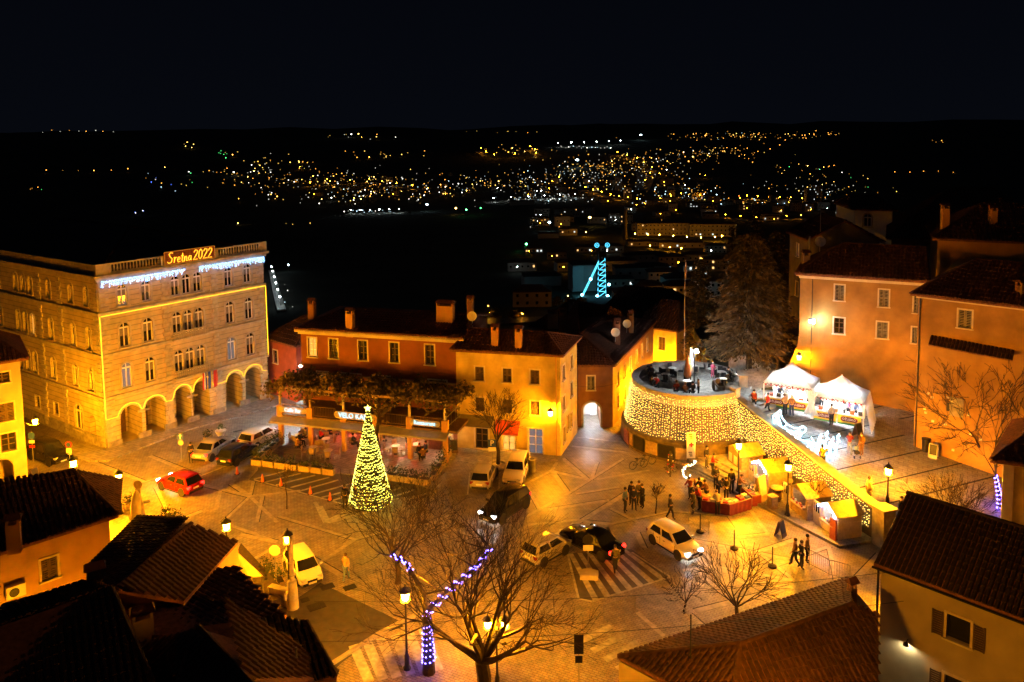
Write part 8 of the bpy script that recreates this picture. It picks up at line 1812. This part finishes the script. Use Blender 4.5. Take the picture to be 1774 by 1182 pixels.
# the illuminated pit tower
q = TR(1043, 513); qs = q.y/435; t = thing('pit_tower', 'mine headframe outlined in icy cyan lights', 'tower', tuple(q)); M_cy = glow('cyan_tube', (.07, .50, .75), 1.5); M_cy2 = glow('cyan_spot', (.2, .75, 1.0), 9)
s_ = qs; hh = 27*s_
for x, y in ((-2.2, -2.2), (2.2, -2.2), (2.2, 2.2), (-2.2, 2.2)): b = MB(); b.tube([q+Vector((x*s_, y*s_, -1)), q+Vector((x*.75*s_, y*.75*s_, hh))], .28*s_, 4); part('leg', b, M_dark, t)
for k in range(7):
    z0, z1 = hh*k/9, hh*(k+1)/9; f0, f1 = 2.2*(1-.25*k/9)*s_, 2.2*(1-.25*(k+1)/9)*s_; b = MB()
    for a_, c in (((-1, -1), (1, -1)), ((1, -1), (1, 1)), ((-1, 1), (-1, -1))): b.tube([q+Vector((a_[0]*f0, a_[1]*f0, z0)), q+Vector((c[0]*f0, c[1]*f0, z0))], .17*s_, 4); b.tube([q+Vector((a_[0]*f0, a_[1]*f0, z0)), q+Vector((c[0]*f1, c[1]*f1, z1))], .14*s_, 4)
    part('lattice', b, M_cy, t)
for y in (-2, 2): b = MB(); b.tube([q+Vector((-11*s_, y*s_, 0)), q+Vector((-1.6*s_, y*s_*.8, hh*.72))], .17*s_, 5); part('raking_strut', b, M_cy, t)
for x in (-2.8, 3.0):
    b = MB(); c = q+Vector((x*s_, 0, hh+1.5*s_)); b.tube([c+Vector((1.2*s_*math.cos(a), 0, 1.2*s_*math.sin(a))) for a in [2*PI*i/14 for i in range(15)]], .1*s_, 4); [b.tube([c, c+Vector((1.2*s_*math.cos(a), 0, 1.2*s_*math.sin(a)))], .07*s_, 3) for a in (0, 1.2, 2.4, 3.6, 4.8)]; part('winding_wheel', b, M_cy, t)
b = MB(); b.box(q+Vector((0, 0, hh*.88)), (3.6*s_, 3.6*s_, 2.5*s_)); part('platform', b, M_dark, t)
for x, y, z in ((-11, 0, .8), (-3, -3, .6), (2.8, -3, .6), (3.5, -3, 7), (-6.5, -2.3, 10)): b = MB(); b.ball(q+Vector((x*s_, y*s_, z*s_)), .75*s_, 6, 4); part('spotlight', b, M_cy2, t)
# glows with a shape: yellow tower sign, green spot, white stars
for px, py, k, i, sc, wh in ((952,400,'c',2,2.0,'glaring alone above the pink lit hall'),(1000,290,'c',2,2.4,'glaring highest over the centre'),(740,366,'c',2,1.8,'alone right of the cold yard'),(912,437,'g',2,1.6,'alone on the dark slope'),(1110,242,'c',2,1.6,'alone on the far ridge'),(808,373,'g',2,1.3,'first in the green lit garden'),(833,370,'g',1,1.3,'second in the green lit garden'),(790,371,'y',2,1.4,'beside the green lit garden'),(1022,392,'y',2,2.2,'on the yellow advertising mast'),(846,538,'o',2,.8,'on the lit lane behind the cafe roof'),(984,520,'y',2,.8,'among the glowing bushes'),(1115,500,'y',1,.9,'behind the pit tower'),(500,470,'c',2,1.2,'in the lane right of the palace')):
    far_light(px, py, k, i, wh, sc)
# lit lane and bushes behind the cafe
p = [TR(800, 556), TR(1000, 548), TR(1010, 556), TR(805, 566)]; b = MB(); b.slab([v+Vector((0, 0, .5)) for v in p], .3); setting('lane', b, M_asph)
for k, (px, py, n) in enumerate(((965, 530, 500), (985, 532, 500), (1008, 530, 400), (858, 552, 300), (890, 553, 300))):
    q = TR(px, py); t = thing('bush', ('glowing yellow bush left of the lane lamp', 'glowing bush round the lane lamp', 'glowing bush right of the lane lamp', 'dim bush beside the first lane lamp', 'dim bush on the bank of the lane')[k], 'bush', tuple(q)); b = MB(); shrub(b, q+Vector((0, 0, 1.2)), 2.6, n, .5); part('foliage', b, M_leaf_y, t); b = MB(); b.tube([q, q+Vector((0, 0, 1.5))], .15, 5); part('stem', b, M_bark, t)

# sodium lamps that light the long blocks and the lane of the valley
for k, (px, py, s) in enumerate(((1100, 414, 1), (1122, 415, 1), (1142, 416, 1), (1166, 418, 1), (1190, 420, 1), (1214, 421, 1), (1238, 420, 1), (1160, 438, .9), (1180, 440, .9), (1126, 434, .8), (1250, 418, 1), (1015, 410, .9), (848, 551, .35), (905, 552, .35), (985, 540, .4))):
    q = TR(px, py); b = MB(); b.bulb(q+Vector((0, -1, 5*s+.5)), .5*s); b.m = 1; b.tube([q, q+Vector((0, -1, 5*s))], .08, 4)
    solo('street_light', b, [M_ff2, M_iron], 'strong orange street light at the foot of the valley blocks' if k < 12 else 'orange street light on the lane behind the cafe roof', 'street light', 'strong street lights of the valley' if k < 12 else 'street lights of the lane')

# streets of the valley that show as lit strips, with their lamps, and the white car park
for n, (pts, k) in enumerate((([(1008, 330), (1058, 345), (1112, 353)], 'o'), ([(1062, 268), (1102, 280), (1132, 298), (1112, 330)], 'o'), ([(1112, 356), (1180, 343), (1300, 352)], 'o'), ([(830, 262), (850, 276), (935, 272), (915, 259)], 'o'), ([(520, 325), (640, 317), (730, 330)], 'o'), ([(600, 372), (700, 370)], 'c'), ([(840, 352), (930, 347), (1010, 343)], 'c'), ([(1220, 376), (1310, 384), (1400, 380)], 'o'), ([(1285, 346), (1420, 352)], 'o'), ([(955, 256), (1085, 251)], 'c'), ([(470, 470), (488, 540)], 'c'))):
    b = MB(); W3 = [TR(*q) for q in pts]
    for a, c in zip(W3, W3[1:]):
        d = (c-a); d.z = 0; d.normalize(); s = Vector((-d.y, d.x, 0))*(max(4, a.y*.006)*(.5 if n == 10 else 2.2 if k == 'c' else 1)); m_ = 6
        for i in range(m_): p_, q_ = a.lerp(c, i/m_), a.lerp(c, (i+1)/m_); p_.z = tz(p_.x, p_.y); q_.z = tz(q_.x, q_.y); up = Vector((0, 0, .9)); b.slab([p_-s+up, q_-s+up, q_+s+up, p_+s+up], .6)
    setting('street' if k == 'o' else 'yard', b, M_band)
    L_ = sum((c-a).length for a, c in zip(W3, W3[1:])); nl = 7 if k == 'o' else 6
    for i in range(nl):
        f = (i+.5)/nl*(len(W3)-1); q = W3[int(f)].lerp(W3[int(f)+1], f-int(f)); q.z = tz(q.x, q.y); sc = max(1.0, q.y/900); bb = MB(); bb.bulb(q+Vector((0, 0, 5*sc)), .42*sc); bb.m = 1; bb.tube([q, q+Vector((0, 0, 4.6*sc))], .08, 3)
        solo('street_light', bb, [M_ff if k == 'o' else M_ffc, M_iron], ('orange' if k == 'o' else 'cold white')+' street light of lit strip '+('below the centre', 'up the hillside quarter', 'to the lower right', 'round the depot', 'of the middle suburb', 'in the cold yard', 'at the white car park', 'behind the cedar', 'of the right street', 'on the far white road', 'in the lane beyond the palace')[n], 'street light', 'street lights of lit strip %s' % ('abcdefghijk'[n]))

# overhead cables
for k, (a, c, lab) in enumerate(((Vector((-9, 31, 5.6)), Vector((17.2, 33.6, 5.4)), 'thin overhead cable above the lower end of the square'), (Vector((-9, 33.5, 5.8)), Vector((17.1, 35.2, 5.8)), 'second overhead cable above the lower end of the square'), (Vector((5.2, 66.9, 4.4)), Vector((10.3, 67.2, 5.1)), 'overhead cable from the yellow house to the bastion'))):
    b = MB(); b.tube([a.lerp(c, i/10)+Vector((0, 0, -.5*math.sin(PI*i/10))) for i in range(11)], .014, 3); solo('overhead_cable', b, M_iron, lab, 'cable')
